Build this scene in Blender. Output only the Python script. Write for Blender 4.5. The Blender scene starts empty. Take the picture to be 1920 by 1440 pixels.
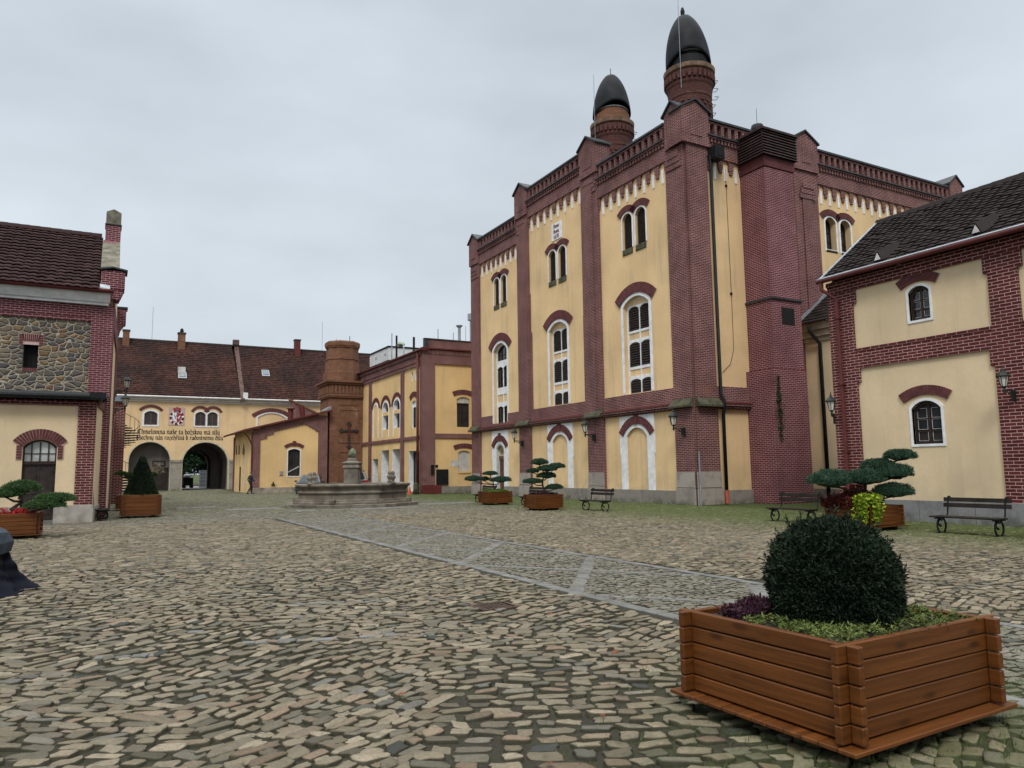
import bpy, bmesh, math, random
import numpy as np
from mathutils import Vector, Matrix
random.seed(7); RNG = np.random.default_rng(11)
sc = bpy.context.scene; col = sc.collection
R = math.radians
# ---------------------------------------------------------------- camera, sky, sun, exposure
cam = bpy.data.cameras.new("camera"); cam.sensor_width = 36; cam.lens = 36*1400.8/1920
cam.clip_start = .05; cam.clip_end = 3000
co = bpy.data.objects.new("camera", cam); col.objects.link(co); sc.camera = co
_r = Vector((0.87713437, -0.48006799, -0.01303887)); _u = Vector((-0.04360304, -0.10664691, 0.99334043)); _w = Vector((0.4782615, 0.8707245, 0.1144761))
co.matrix_world = Matrix(((_r.x, _u.x, -_w.x, 0), (_r.y, _u.y, -_w.y, 0), (_r.z, _u.z, -_w.z, 1.6), (0, 0, 0, 1)))
sc.view_settings.view_transform = 'Standard'; sc.view_settings.look = 'None'
sc.view_settings.exposure = 0.0; sc.view_settings.gamma = 1; sc.view_settings.use_curve_mapping = False
SUN_EL, SUN_AZ = R(48), R(215)      # azimuth clockwise from +Y: light comes from behind and left of the camera
world = bpy.data.worlds.new("World"); sc.world = world; world.use_nodes = True
wt = world.node_tree; wt.nodes.clear()
def wn(t, **k):
    n = wt.nodes.new(t)
    for a, b in k.items(): setattr(n, a, b)
    return n
sky = wn('ShaderNodeTexSky', sky_type='NISHITA', sun_disc=False); sky.sun_elevation = SUN_EL; sky.sun_rotation = SUN_AZ
sky.air_density = 1.5; sky.dust_density = 4
tc = wn('ShaderNodeTexCoord'); sep = wn('ShaderNodeSeparateXYZ'); wt.links.new(tc.outputs['Generated'], sep.inputs[0])
rmp = wn('ShaderNodeValToRGB')      # overcast sky, zenith boosted above the view to add light on walls
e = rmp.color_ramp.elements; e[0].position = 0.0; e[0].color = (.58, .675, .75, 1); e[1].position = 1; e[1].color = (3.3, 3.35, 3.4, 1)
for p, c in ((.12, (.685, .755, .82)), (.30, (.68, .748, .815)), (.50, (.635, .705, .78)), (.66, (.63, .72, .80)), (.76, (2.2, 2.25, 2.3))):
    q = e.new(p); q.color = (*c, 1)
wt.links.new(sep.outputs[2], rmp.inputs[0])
mp = wn('ShaderNodeMapping'); mp.inputs['Scale'].default_value = (1, 1, 2.4); wt.links.new(tc.outputs['Generated'], mp.inputs[0])
nz = wn('ShaderNodeTexNoise'); nz.inputs['Scale'].default_value = 2.1; nz.inputs['Detail'].default_value = 5; nz.inputs['Roughness'].default_value = .5
wt.links.new(mp.outputs[0], nz.inputs['Vector'])
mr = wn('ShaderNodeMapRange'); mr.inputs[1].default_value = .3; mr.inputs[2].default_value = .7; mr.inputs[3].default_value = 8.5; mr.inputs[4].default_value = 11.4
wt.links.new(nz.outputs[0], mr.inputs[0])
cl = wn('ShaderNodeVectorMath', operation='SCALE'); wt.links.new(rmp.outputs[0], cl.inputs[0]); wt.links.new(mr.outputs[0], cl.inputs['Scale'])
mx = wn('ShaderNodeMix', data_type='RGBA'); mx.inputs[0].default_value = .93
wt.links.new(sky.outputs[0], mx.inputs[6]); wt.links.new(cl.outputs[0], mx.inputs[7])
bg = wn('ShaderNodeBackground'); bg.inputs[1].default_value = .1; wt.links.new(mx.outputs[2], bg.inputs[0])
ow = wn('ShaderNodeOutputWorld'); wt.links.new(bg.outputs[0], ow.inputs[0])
sun = bpy.data.lights.new("sun", 'SUN'); sun.energy = 1.6; sun.angle = R(14); sun.color = (1, .96, .9)
so = bpy.data.objects.new("sun", sun); col.objects.link(so)
so.rotation_euler = Vector((math.sin(SUN_AZ)*math.cos(SUN_EL), math.cos(SUN_AZ)*math.cos(SUN_EL), math.sin(SUN_EL))).to_track_quat('Z', 'Y').to_euler()

# ---------------------------------------------------------------- materials
class NT:
    def __init__(s, name):
        s.m = bpy.data.materials.new(name); s.m.use_nodes = True; s.t = s.m.node_tree; s.t.nodes.clear()
        s.out = s.n('ShaderNodeOutputMaterial'); s.b = s.n('ShaderNodeBsdfPrincipled'); s.l(s.b.outputs[0], s.out.inputs[0])
    def n(s, t, ins=None, **k):
        q = s.t.nodes.new(t)
        for a, b in k.items(): setattr(q, a, b)
        for a, b in (ins or {}).items(): s.put(q.inputs[a], b)
        return q
    def put(s, sock, v):
        if isinstance(v, bpy.types.NodeSocket): s.t.links.new(v, sock)
        elif isinstance(v, (tuple, list)) and len(v) == 3 and sock.type == 'RGBA': sock.default_value = (*v, 1)
        else: sock.default_value = v
    def l(s, a, b): s.t.links.new(a, b)
    def math(s, op, a, b=0.0, c=0.0):
        q = s.n('ShaderNodeMath', operation=op); s.put(q.inputs[0], a); s.put(q.inputs[1], b); s.put(q.inputs[2], c); return q.outputs[0]
    def mix(s, f, a, b, mode='MIX'):
        q = s.n('ShaderNodeMix', data_type='RGBA', blend_type=mode); s.put(q.inputs[0], f); s.put(q.inputs[6], a); s.put(q.inputs[7], b); return q.outputs[2]
    def noise(s, vec, scale, detail=4, rough=.55):
        return s.n('ShaderNodeTexNoise', {'Vector': vec, 'Scale': scale, 'Detail': detail, 'Roughness': rough}).outputs[0]
    def ramp(s, v, lo, hi, a=0.0, b=1.0):
        return s.n('ShaderNodeMapRange', {0: v, 1: lo, 2: hi, 3: a, 4: b}).outputs[0]
    def pos(s): return s.n('ShaderNodeNewGeometry').outputs['Position']
    def obj(s): return s.n('ShaderNodeTexCoord').outputs['Object']
    def scale(s, v, k): return s.n('ShaderNodeMapping', {0: v, 3: k}).outputs[0]
    def bump(s, h, strength=.4, dist=.02):
        s.put(s.b.inputs['Normal'], s.n('ShaderNodeBump', {'Height': h, 'Strength': strength, 'Distance': dist}).outputs[0])
    def base(s, c, rough=.8, spec=.3, metal=0):
        s.put(s.b.inputs['Base Color'], c); s.put(s.b.inputs['Roughness'], rough); s.put(s.b.inputs['Specular IOR Level'], spec); s.put(s.b.inputs['Metallic'], metal)
def mul(c, k): return tuple(x*k for x in c)
def plain(name, c, rough=.7, var=.25, scale=6, bump=.15, bscale=60, metal=0, spec=.3):
    t = NT(name); v = t.obj()
    f = t.ramp(t.noise(v, scale), .3, .7)
    t.base(t.mix(f, mul(c, 1-var), mul(c, 1+var)), rough, spec, metal)
    if bump: t.bump(t.noise(v, bscale, 3), bump, .01)
    return t.m
def plaster(name, c, dirt=.5, stain=(.30, .27, .20)):
    t = NT(name); v = t.pos()
    big = t.ramp(t.noise(v, .45, 5), .35, .7); fine = t.ramp(t.noise(v, 9, 4), .25, .75)
    c1 = t.mix(big, mul(c, 1.08), mul(c, .84)); c1 = t.mix(t.math('MULTIPLY', fine, .35), c1, mul(c, .82))
    st = t.noise(t.scale(v, (2.2, 2.2, .16)), 1.0, 6, .65)
    st = t.math('MULTIPLY', t.ramp(st, .50, .74), t.ramp(t.noise(v, .23, 3), .38, .6))
    c2 = t.mix(t.math('MULTIPLY', st, dirt), c1, stain)
    z = t.n('ShaderNodeSeparateXYZ', {0: v}).outputs[2]
    foot = t.math('MULTIPLY', t.ramp(z, .5, 1.6, 1, 0), t.ramp(t.noise(v, 1.7, 6, .7), .40, .62))   # rising damp
    c3 = t.mix(t.math('MULTIPLY', foot, dirt*.8), c2, stain)
    ch = t.ramp(t.noise(v, 1.3, 8, .7), .685, .70)                                            # a few flaked spots
    c4 = t.mix(t.math('MULTIPLY', ch, .55), c3, (.42, .38, .33))
    t.base(c4, .9, .15)
    t.bump(t.math('ADD', t.noise(v, 26, 5, .7), t.math('MULTIPLY', ch, -.6)), .22, .012)
    return t.m
def brick(name, c1, c2, mortar, bw=.25, bh=.075, ms=.011, soot=(.03, .02, .02), sootk=.35, pale=None, bump=.5):
    t = NT(name); g = t.n('ShaderNodeNewGeometry'); p = g.outputs['Position']; nn = g.outputs['True Normal']
    P = t.n('ShaderNodeSeparateXYZ', {0: p}); N = t.n('ShaderNodeSeparateXYZ', {0: nn})
    az = t.math('ABSOLUTE', N.outputs[2])
    h = t.math('SUBTRACT', t.math('MULTIPLY', N.outputs[0], P.outputs[1]), t.math('MULTIPLY', N.outputs[1], P.outputs[0]))
    h = t.math('ADD', h, t.math('MULTIPLY', az, P.outputs[0]))
    k = t.math('ADD', P.outputs[2], t.math('MULTIPLY', az, P.outputs[1]))
    wob = t.n('ShaderNodeTexNoise', {'Vector': p, 'Scale': 5.0, 'Detail': 2}).outputs[0]
    h = t.math('ADD', h, t.math('MULTIPLY', wob, .012)); k = t.math('ADD', k, t.math('MULTIPLY', wob, .012))
    vec = t.n('ShaderNodeCombineXYZ', {0: h, 1: k}).outputs[0]
    b = t.n('ShaderNodeTexBrick', {'Vector': vec, 'Scale': 1.0, 'Mortar Size': ms, 'Mortar Smooth': .15, 'Brick Width': bw, 'Row Height': bh, 'Color1': c1, 'Color2': c2, 'Mortar': mortar})
    b.offset = .5
    vr = t.ramp(t.noise(p, .9, 6, .65), .35, .7)
    c = t.mix(t.math('MULTIPLY', vr, .45), b.outputs[0], mul(c1, .55), 'MIX')
    so_ = t.math('MULTIPLY', t.ramp(t.noise(t.scale(p, (1.2, 1.2, .35)), .8, 7, .7), .53, .75), sootk)
    c = t.mix(so_, c, soot)
    if pale:
        pf = t.math('MULTIPLY', t.ramp(t.noise(p, 1.1, 7, .75), .6, .7), .75); c = t.mix(pf, c, pale)
    t.base(c, .85, .2)
    hh = t.math('ADD', t.math('MULTIPLY', b.outputs[1], -1.0), t.math('MULTIPLY', t.noise(p, 60, 3), .35))
    t.bump(hh, bump, .012)
    return t.m
def rubble(name):
    t = NT(name); p = t.pos(); g = t.n('ShaderNodeSeparateXYZ', {0: p})
    w = t.n('ShaderNodeTexNoise', {'Vector': p, 'Scale': 2.4, 'Detail': 3}).outputs[1]
    q = t.n('ShaderNodeVectorMath', {0: t.scale(p, (3.4, 3.4, 5.6)), 1: t.n('ShaderNodeVectorMath', {0: w, 'Scale': .8}, operation='SCALE').outputs[0]}, operation='ADD').outputs[0]
    v1 = t.n('ShaderNodeTexVoronoi', {'Vector': q, 'Scale': 1.0, 'Randomness': .85}); ve = t.n('ShaderNodeTexVoronoi', {'Vector': q, 'Scale': 1.0, 'Randomness': .85}, feature='DISTANCE_TO_EDGE')
    r = t.n('ShaderNodeValToRGB', {0: t.n('ShaderNodeSeparateColor', {0: v1.outputs['Color']}).outputs[0]}); r.color_ramp.interpolation = 'CONSTANT'
    el = r.color_ramp.elements; el[0].color = (.115, .10, .085, 1); el[1].position = .22; el[1].color = (.19, .155, .11, 1)
    for ps, cc in ((.4, (.09, .085, .082)), (.55, (.20, .165, .12)), (.72, (.20, .12, .06)), (.79, (.15, .125, .095)), (.93, (.24, .16, .08))):
        z = el.new(ps); z.color = (*cc, 1)
    c = t.mix(t.math('MULTIPLY', t.ramp(t.noise(p, 7, 6, .7), .3, .75), .55), r.outputs[0], (.06, .052, .045))
    mt = t.ramp(ve.outputs[0], .03, .055, 1, 0)
    c = t.mix(mt, c, (.40, .36, .29)); t.base(c, .85, .25)
    t.bump(t.math('ADD', t.ramp(ve.outputs[0], 0, .22), t.math('MULTIPLY', t.noise(p, 18, 5, .7), .35)), .8, .06)
    return t.m
def granite(name, c, blk=1.25, row=.62):
    t = NT(name); g = t.n('ShaderNodeNewGeometry'); p = g.outputs['Position']
    P = t.n('ShaderNodeSeparateXYZ', {0: p}); N = t.n('ShaderNodeSeparateXYZ', {0: g.outputs['True Normal']})
    h = t.math('SUBTRACT', t.math('MULTIPLY', N.outputs[0], P.outputs[1]), t.math('MULTIPLY', N.outputs[1], P.outputs[0]))
    b = t.n('ShaderNodeTexBrick', {'Vector': t.n('ShaderNodeCombineXYZ', {0: h, 1: P.outputs[2]}).outputs[0], 'Scale': 1.0, 'Mortar Size': .008, 'Brick Width': blk, 'Row Height': row, 'Color1': mul(c, 1.1), 'Color2': mul(c, .85), 'Mortar': mul(c, .3)})
    f = t.ramp(t.noise(p, 45, 4, .7), .35, .65); cc = t.mix(t.math('MULTIPLY', f, .5), b.outputs[0], mul(c, .5))
    dm = t.math('MULTIPLY', t.ramp(t.noise(p, 1.4, 6, .7), .5, .68), .7); cc = t.mix(dm, cc, mul(c, .42))
    ms = t.math('MULTIPLY', t.ramp(P.outputs[2], .02, .3, 1, 0), t.ramp(t.noise(p, 3, 4), .42, .6)); cc = t.mix(t.math('MULTIPLY', ms, .7), cc, (.045, .06, .02))
    t.base(cc, .8, .25); t.bump(t.noise(p, 30, 5, .7), .35, .015); return t.m
def tilemat(name, c, moss=.2, red=None):
    t = NT(name); p = t.pos(); a = t.n('ShaderNodeAttribute', attribute_name='col').outputs[0]
    k = t.n('ShaderNodeSeparateColor', {0: a}).outputs[0]
    cc = t.mix(k, mul(c, .75), mul(c, 1.25))
    big = t.ramp(t.noise(p, .35, 5, .6), .4, .68)
    if red: cc = t.mix(t.math('MULTIPLY', big, .75), cc, t.mix(k, mul(red, .7), mul(red, 1.25)))
    cc = t.mix(t.math('MULTIPLY', t.ramp(t.noise(p, 2.5, 6, .7), .52, .72), .5), cc, mul(c, .35))
    lich = t.math('MULTIPLY', t.ramp(t.noise(p, 9, 3, .6), .70, .74), moss); cc = t.mix(lich, cc, (.28, .28, .25))
    t.base(cc, .8, .12); t.bump(t.noise(p, 35, 4), .2, .01); return t.m
def woodmat(name, c, dark=.55, ring=1.0):
    t = NT(name); v = t.obj(); g = t.n('ShaderNodeTexCoord').outputs['Object']
    a = t.n('ShaderNodeAttribute', attribute_name='grain').outputs['Vector']      # along-board coordinate, board id
    n1 = t.noise(t.scale(a, (1.3, 26, 26)), 1.0, 6, .65); n2 = t.noise(t.scale(a, (7, 160, 160)), 1.0, 3, .6)
    cc = t.mix(t.ramp(n1, .34, .68), mul(c, 1.25), mul(c, dark)); cc = t.mix(t.math('MULTIPLY', t.ramp(n2, .45, .7), .35), cc, mul(c, .4))
    kn = t.n('ShaderNodeTexVoronoi', {'Vector': t.scale(a, (2.4, 7, 7)), 'Scale': 1.0}).outputs[0]
    cc = t.mix(t.math('MULTIPLY', t.ramp(kn, .07, .20, 1, 0), .85), cc, mul(c, .22))
    cc = t.mix(t.ramp(t.noise(t.scale(a, (.02, .9, .9)), 1.0, 1), .35, .65), cc, t.mix(.45, cc, mul(c, .45)))
    t.base(cc, .45, .25); t.bump(t.math('ADD', n1, t.math('MULTIPLY', n2, .5)), .18, .008); return t.m
def leafmat(name, c1, c2, rough=.6):
    t = NT(name); a = t.n('ShaderNodeAttribute', attribute_name='col').outputs[0]
    k = t.n('ShaderNodeSeparateColor', {0: a}); cc = t.mix(k.outputs[0], c1, c2)
    cl_ = t.ramp(t.noise(t.obj(), 5, 3), .35, .65); cc = t.mix(t.math('MULTIPLY', cl_, .45), cc, mul(c1, .6))
    t.base(cc, rough, .1); t.put(t.b.inputs['Subsurface Weight'], 0.0); return t.m
def stonemat(name):
    t = NT(name); p = t.pos(); a = t.n('ShaderNodeAttribute', attribute_name='col').outputs[0]
    f = t.ramp(t.noise(p, 42, 6, .8), .36, .64); cc = t.mix(t.math('MULTIPLY', f, .7), a, t.mix(.6, a, (.03, .027, .022)))
    f2 = t.math('MULTIPLY', t.ramp(t.noise(p, 9, 5, .7), .5, .72), .6); cc = t.mix(f2, cc, (.075, .068, .05))
    P = t.n('ShaderNodeSeparateXYZ', {0: p})
    mo = moss_mask(t, p, P); z = t.ramp(P.outputs[2], .006, .03, 1, .3)
    mo2 = t.math('MULTIPLY', t.math('MULTIPLY', mo, .9), t.ramp(t.noise(p, 3.5, 6, .75), .30, .52)); cc = t.mix(mo2, cc, (.052, .080, .014))
    rg = t.ramp(t.noise(p, 1.6, 4), .35, .65, .5, .8)
    t.base(cc, rg, .18); t.bump(t.math('ADD', t.noise(p, 70, 5, .7), t.math('MULTIPLY', t.noise(p, 16, 4), .8)), .5, .012); return t.m
def moss_mask(t, p, P):
    x, y = P.outputs[0], P.outputs[1]
    a = t.ramp(x, 13.0, 18.0); a = t.math('MULTIPLY', a, t.ramp(y, -3, 6, .6, 1)); b = t.math('MULTIPLY', t.ramp(y, 25, 36), .42)
    m = t.math('MAXIMUM', a, b)
    d = t.math('ADD', t.math('ABSOLUTE', t.math('SUBTRACT', x, 4.6)), t.math('ABSOLUTE', t.math('SUBTRACT', y, 2.6)))
    m = t.math('MAXIMUM', m, t.ramp(d, 1.2, 3.2, .5, .12)); return m
def groundmat(name):
    t = NT(name); p = t.pos(); P = t.n('ShaderNodeSeparateXYZ', {0: p})
    c = t.mix(t.ramp(t.noise(p, 25, 5, .7), .3, .7), (.016, .013, .010), (.042, .035, .026))
    gr = t.n('ShaderNodeTexVoronoi', {'Vector': p, 'Scale': 110.0}).outputs['Color']
    c = t.mix(.35, c, t.mix(.75, gr, (.12, .105, .085)), 'MIX') if False else t.mix(t.ramp(t.noise(p, 160, 2), .55, .7, 0, .6), c, (.17, .15, .12))
    m = t.math('MULTIPLY', moss_mask(t, p, P), t.ramp(t.noise(p, 4, 6, .7), .36, .56))
    c = t.mix(m, c, t.mix(t.noise(p, 40, 3), (.025, .045, .006), (.08, .115, .022)))
    t.base(c, .9, .2); t.bump(t.noise(p, 120, 4, .7), .6, .02); return t.m
def glassmat(name, c=(.012, .014, .016), rough=.06):
    t = NT(name); v = t.pos(); f = t.ramp(t.noise(v, .8, 3), .4, .65)
    t.base(t.mix(f, c, mul(c, 2.5)), rough, .5); t.bump(t.noise(v, 1.5, 2), .05, .02); return t.m

PL_MAIN = plaster("yellow_plaster", (.74, .525, .285), .6)
PL_RIGHT = plaster("ochre_plaster", (.70, .55, .355), .4)
PL_ANNEX = plaster("warm_yellow_plaster", (.74, .51, .245), .4)
PL_GATE = plaster("gate_plaster", (.74, .53, .30), .35)
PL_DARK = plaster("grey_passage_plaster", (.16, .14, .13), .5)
BR_MAIN = brick("painted_dark_red_brick", (.076, .020, .021), (.150, .046, .042), (.45, .30, .28), .27, .077, .0105, sootk=.55, pale=(.24, .105, .065))
BR_NEAR = brick("oxblood_brick", (.074, .012, .013), (.125, .026, .024), (.54, .37, .34), .29, .088, .0085, sootk=.25)
BR_PINK = brick("pink_jointed_brick", (.095, .020, .026), (.13, .034, .038), (.47, .28, .29), .27, .082, .0105, sootk=.12)
BR_ORANGE = brick("weathered_orange_brick", (.155, .062, .032), (.24, .105, .055), (.20, .14, .10), .27, .078, .010, sootk=.5, pale=(.36, .24, .15))
BR_SOOT = brick("sooty_kiln_brick", (.075, .026, .022), (.14, .050, .040), (.10, .062, .055), .27, .08, .012, soot=(.018, .014, .014), sootk=.85)
BR_SMOOTH = plain("dark_red_painted_trim", (.10, .026, .028), .7, .3, 3, .3, 30)
BR_ARCH = plain("arch_brick", (.105, .030, .030), .8, .35, 5, .4, 45)
MORTAR = plain("arch_mortar", (.33, .21, .20), .9, .2, 9, .3, 60)
RED_METAL = plain("oxide_red_metal", (.105, .022, .020), .6, .25, 4, .1, 30)
WHITE = plain("white_painted_plaster", (.72, .73, .74), .75, .14, 4, .2, 40)
GREYWHITE = plain("grey_white_plaster", (.50, .50, .48), .85, .2, 3, .3, 40)
RUBBLE = rubble("rubble_masonry"); GRANITE = granite("granite_plinth", (.27, .245, .215)); GRANITE_L = granite("pale_granite_plinth", (.36, .32, .28), 1.6, .7)
SANDST = plain("weathered_sandstone", (.27, .235, .19), .85, .45, 2.2, .6, 18)
FOUNT = None
MOSSY = plain("mossy_stone_cap", (.062, .060, .036), .9, .6, 4, .6, 25)
COPPER = plain("dark_coping_metal", (.035, .042, .045), .55, .4, 3, .1, 30)
ZINC = plain("zinc_sheet", (.30, .33, .36), .45, .2, 3, .05, 30, .4)
BLACK = plain("black_iron", (.012, .013, .014), .6, .4, 8, .15, 40, 0, .15)
MORTAR_N = plain("pale_arch_mortar", (.50, .36, .33), .9, .2, 9, .3, 60)
LANTERN = plain("dark_green_lantern_iron", (.016, .022, .020), .5, .5, 8, .15, 40)
COWLMAT = plain("tarred_sheet_metal", (.012, .014, .017), .6, .6, 1.6, .3, 12, 0, .12)
LOUVRE = plain("dark_brown_louvre", (.030, .022, .018), .7, .4, 5, .2, 30)
DOORW = plain("dark_stained_door", (.028, .020, .016), .6, .5, 4, .3, 30)
DOORB = plain("brown_door", (.11, .045, .02), .5, .4, 4, .3, 30)
FRAMEW = plain("dark_window_wood", (.030, .016, .013), .55, .3, 6, .2, 40)
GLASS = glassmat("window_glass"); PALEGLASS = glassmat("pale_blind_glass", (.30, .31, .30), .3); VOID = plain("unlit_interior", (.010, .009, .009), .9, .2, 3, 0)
TILE_R = tilemat("dark_brown_roof_tile", (.036, .029, .027), .2); TILE_G = tilemat("old_red_roof_tile", (.050, .030, .027), .12, (.115, .050, .038)); TILE_L = tilemat("brown_pantile", (.050, .028, .027), .1)
WOOD = woodmat("stained_larch", (.135, .045, .0095)); BENCHW = plain("weathered_bench_slat", (.024, .019, .016), .7, .4, 7, .3, 50, 0, .1)
BARK = plain("pine_bark", (.055, .038, .028), .9, .4, 14, .8, 50)
PINE = leafmat("blue_green_needles", (.016, .044, .028), (.075, .135, .080)); PINE_L = leafmat("green_needles", (.030, .068, .026), (.085, .15, .05))
YEW = leafmat("dark_yew_needles", (.006, .013, .007), (.024, .040, .021)); SPRUCE = leafmat("spruce_needles", (.014, .026, .015), (.035, .055, .028))
JUNI = leafmat("creeping_juniper", (.055, .085, .022), (.16, .19, .055)); LIME = leafmat("lime_leaves", (.17, .25, .02), (.38, .48, .05))
REDLEAF = leafmat("red_foliage", (.045, .011, .010), (.15, .03, .022)); PURPLE = leafmat("purple_heather", (.028, .012, .019), (.07, .028, .044)); REDFL = leafmat("red_flowers", (.30, .010, .012), (.50, .03, .03))
BRIGHTG = leafmat("bright_moss_cushion", (.06, .14, .02), (.14, .26, .05)); TREEL = leafmat("tree_leaves", (.008, .022, .010), (.030, .068, .028)); GRASS = leafmat("grass_blades", (.035, .07, .012), (.09, .15, .03))
DRYTW = leafmat("dry_twigs", (.20, .15, .09), (.36, .29, .18)); IVY = leafmat("ivy", (.02, .04, .012), (.06, .09, .03))
SOIL = plain("planting_soil", (.022, .018, .013), .95, .4, 20, .8, 60)
TARP = plain("navy_tarpaulin", (.004, .005, .010), .6, .5, 3, .5, 14, 0, .06); TARPTOP = plain("grey_blue_cover", (.040, .052, .068), .6, .25, 4, .3, 30, 0, .1)
INK = plain("inscription_paint", (.035, .030, .028), .85, .2, 5, 0); INKRED = plain("plaque_lettering", (.16, .05, .05), .85, .2, 5, 0)
PALEPINK = plain("crest_panel", (.50, .36, .34), .85, .1, 4, 0); CRESTRED = plain("crest_red", (.34, .025, .03), .7, .15, 6, 0); CRESTWHITE = plain("crest_white", (.75, .75, .72), .7, .1, 6, 0); CRESTBLUE = plain("crest_blue", (.14, .27, .38), .7, .1, 6, 0); CRESTDK = plain("crest_maroon", (.12, .012, .02), .7, .2, 6, 0)
CARP = plain("black_car_paint", (.010, .011, .014), .25, .2, 2, 0, spec=.6); CARD = plain("dark_grey_car_paint", (.045, .055, .062), .25, .2, 2, 0, spec=.6); TYRE = plain("tyre_rubber", (.014, .014, .014), .85, .2, 9, .2, 50); CHROME = plain("brushed_metal", (.55, .56, .57), .3, .1, 5, 0, metal=.9)
TAIL = plain("red_lens", (.35, .01, .01), .25, .1, 5, 0); HEADL = plain("clear_lens", (.65, .68, .70), .15, .1, 5, 0); PLATE = plain("number_plate", (.75, .75, .73), .5, .05, 5, 0)
LGLASS = plain("frosted_lantern_glass", (.62, .60, .55), .3, .08, 9, 0)
STONE = stonemat("cobble_stone"); GROUND = groundmat("packed_dirt_and_moss")
FINECRATE = plain("grey_crate_plastic", (.40, .42, .44), .6, .2, 5, 0); ORANGE = plain("orange_plastic", (.55, .08, .03), .5, .2, 5, 0); YELLOWP = plain("yellow_edge_paint", (.55, .45, .06), .7, .3, 9, .2)

# ---------------------------------------------------------------- geometry helpers
def tag(o, label=None, cat=None, group=None, kind=None):
    if label: o['label'] = label
    if cat: o['category'] = cat
    if group: o['group'] = group
    if kind: o['kind'] = kind
    return o
def thing(name, label, cat, loc=(0, 0, 0), rz=0, group=None):
    o = bpy.data.objects.new(name, None); col.objects.link(o); o.empty_display_size = .2
    o.location = loc; o.rotation_euler = (0, 0, rz)
    return tag(o, label, cat, group)
def kids(o): return [c for c in bpy.data.objects if c.parent == o]
def copy_tree(o, parent=None):
    c = o.copy(); col.objects.link(c); c.parent = parent
    for ch in kids(o): copy_tree(ch, c)
    return c
def arc(u, w, z0, rise, n=12):
    """segmental arch over width w centred on u, springing at z0; left to right"""
    if rise <= 1e-4: return [(u-w/2, z0), (u+w/2, z0)]
    r = (w*w/4+rise*rise)/(2*rise); a = math.asin(min(1, w/2/r)); cz = z0+rise-r
    if rise > w/2: r = w/2; a = math.pi/2; cz = z0
    return [(u+r*math.sin(-a+2*a*i/n), cz+r*math.cos(-a+2*a*i/n)*(rise/(w/2) if rise > w/2 else 1)) for i in range(n+1)]
def outline(u, w, z0, h, rise, n=12):
    return [(u-w/2, z0)]+arc(u, w, z0+h-rise, rise, n)+[(u+w/2, z0)] if rise > 1e-4 else [(u-w/2, z0), (u-w/2, z0+h), (u+w/2, z0+h), (u+w/2, z0)]
class Fr:
    """local frame of a facade: u along the wall, z up, d outwards"""
    def __init__(s, o, u, n): s.o = Vector(o); s.u = Vector(u); s.nv = Vector(n)
    def P(s, u, z, d=0): p = s.o+s.u*u+s.nv*d; return (p.x, p.y, p.z+z)
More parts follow.
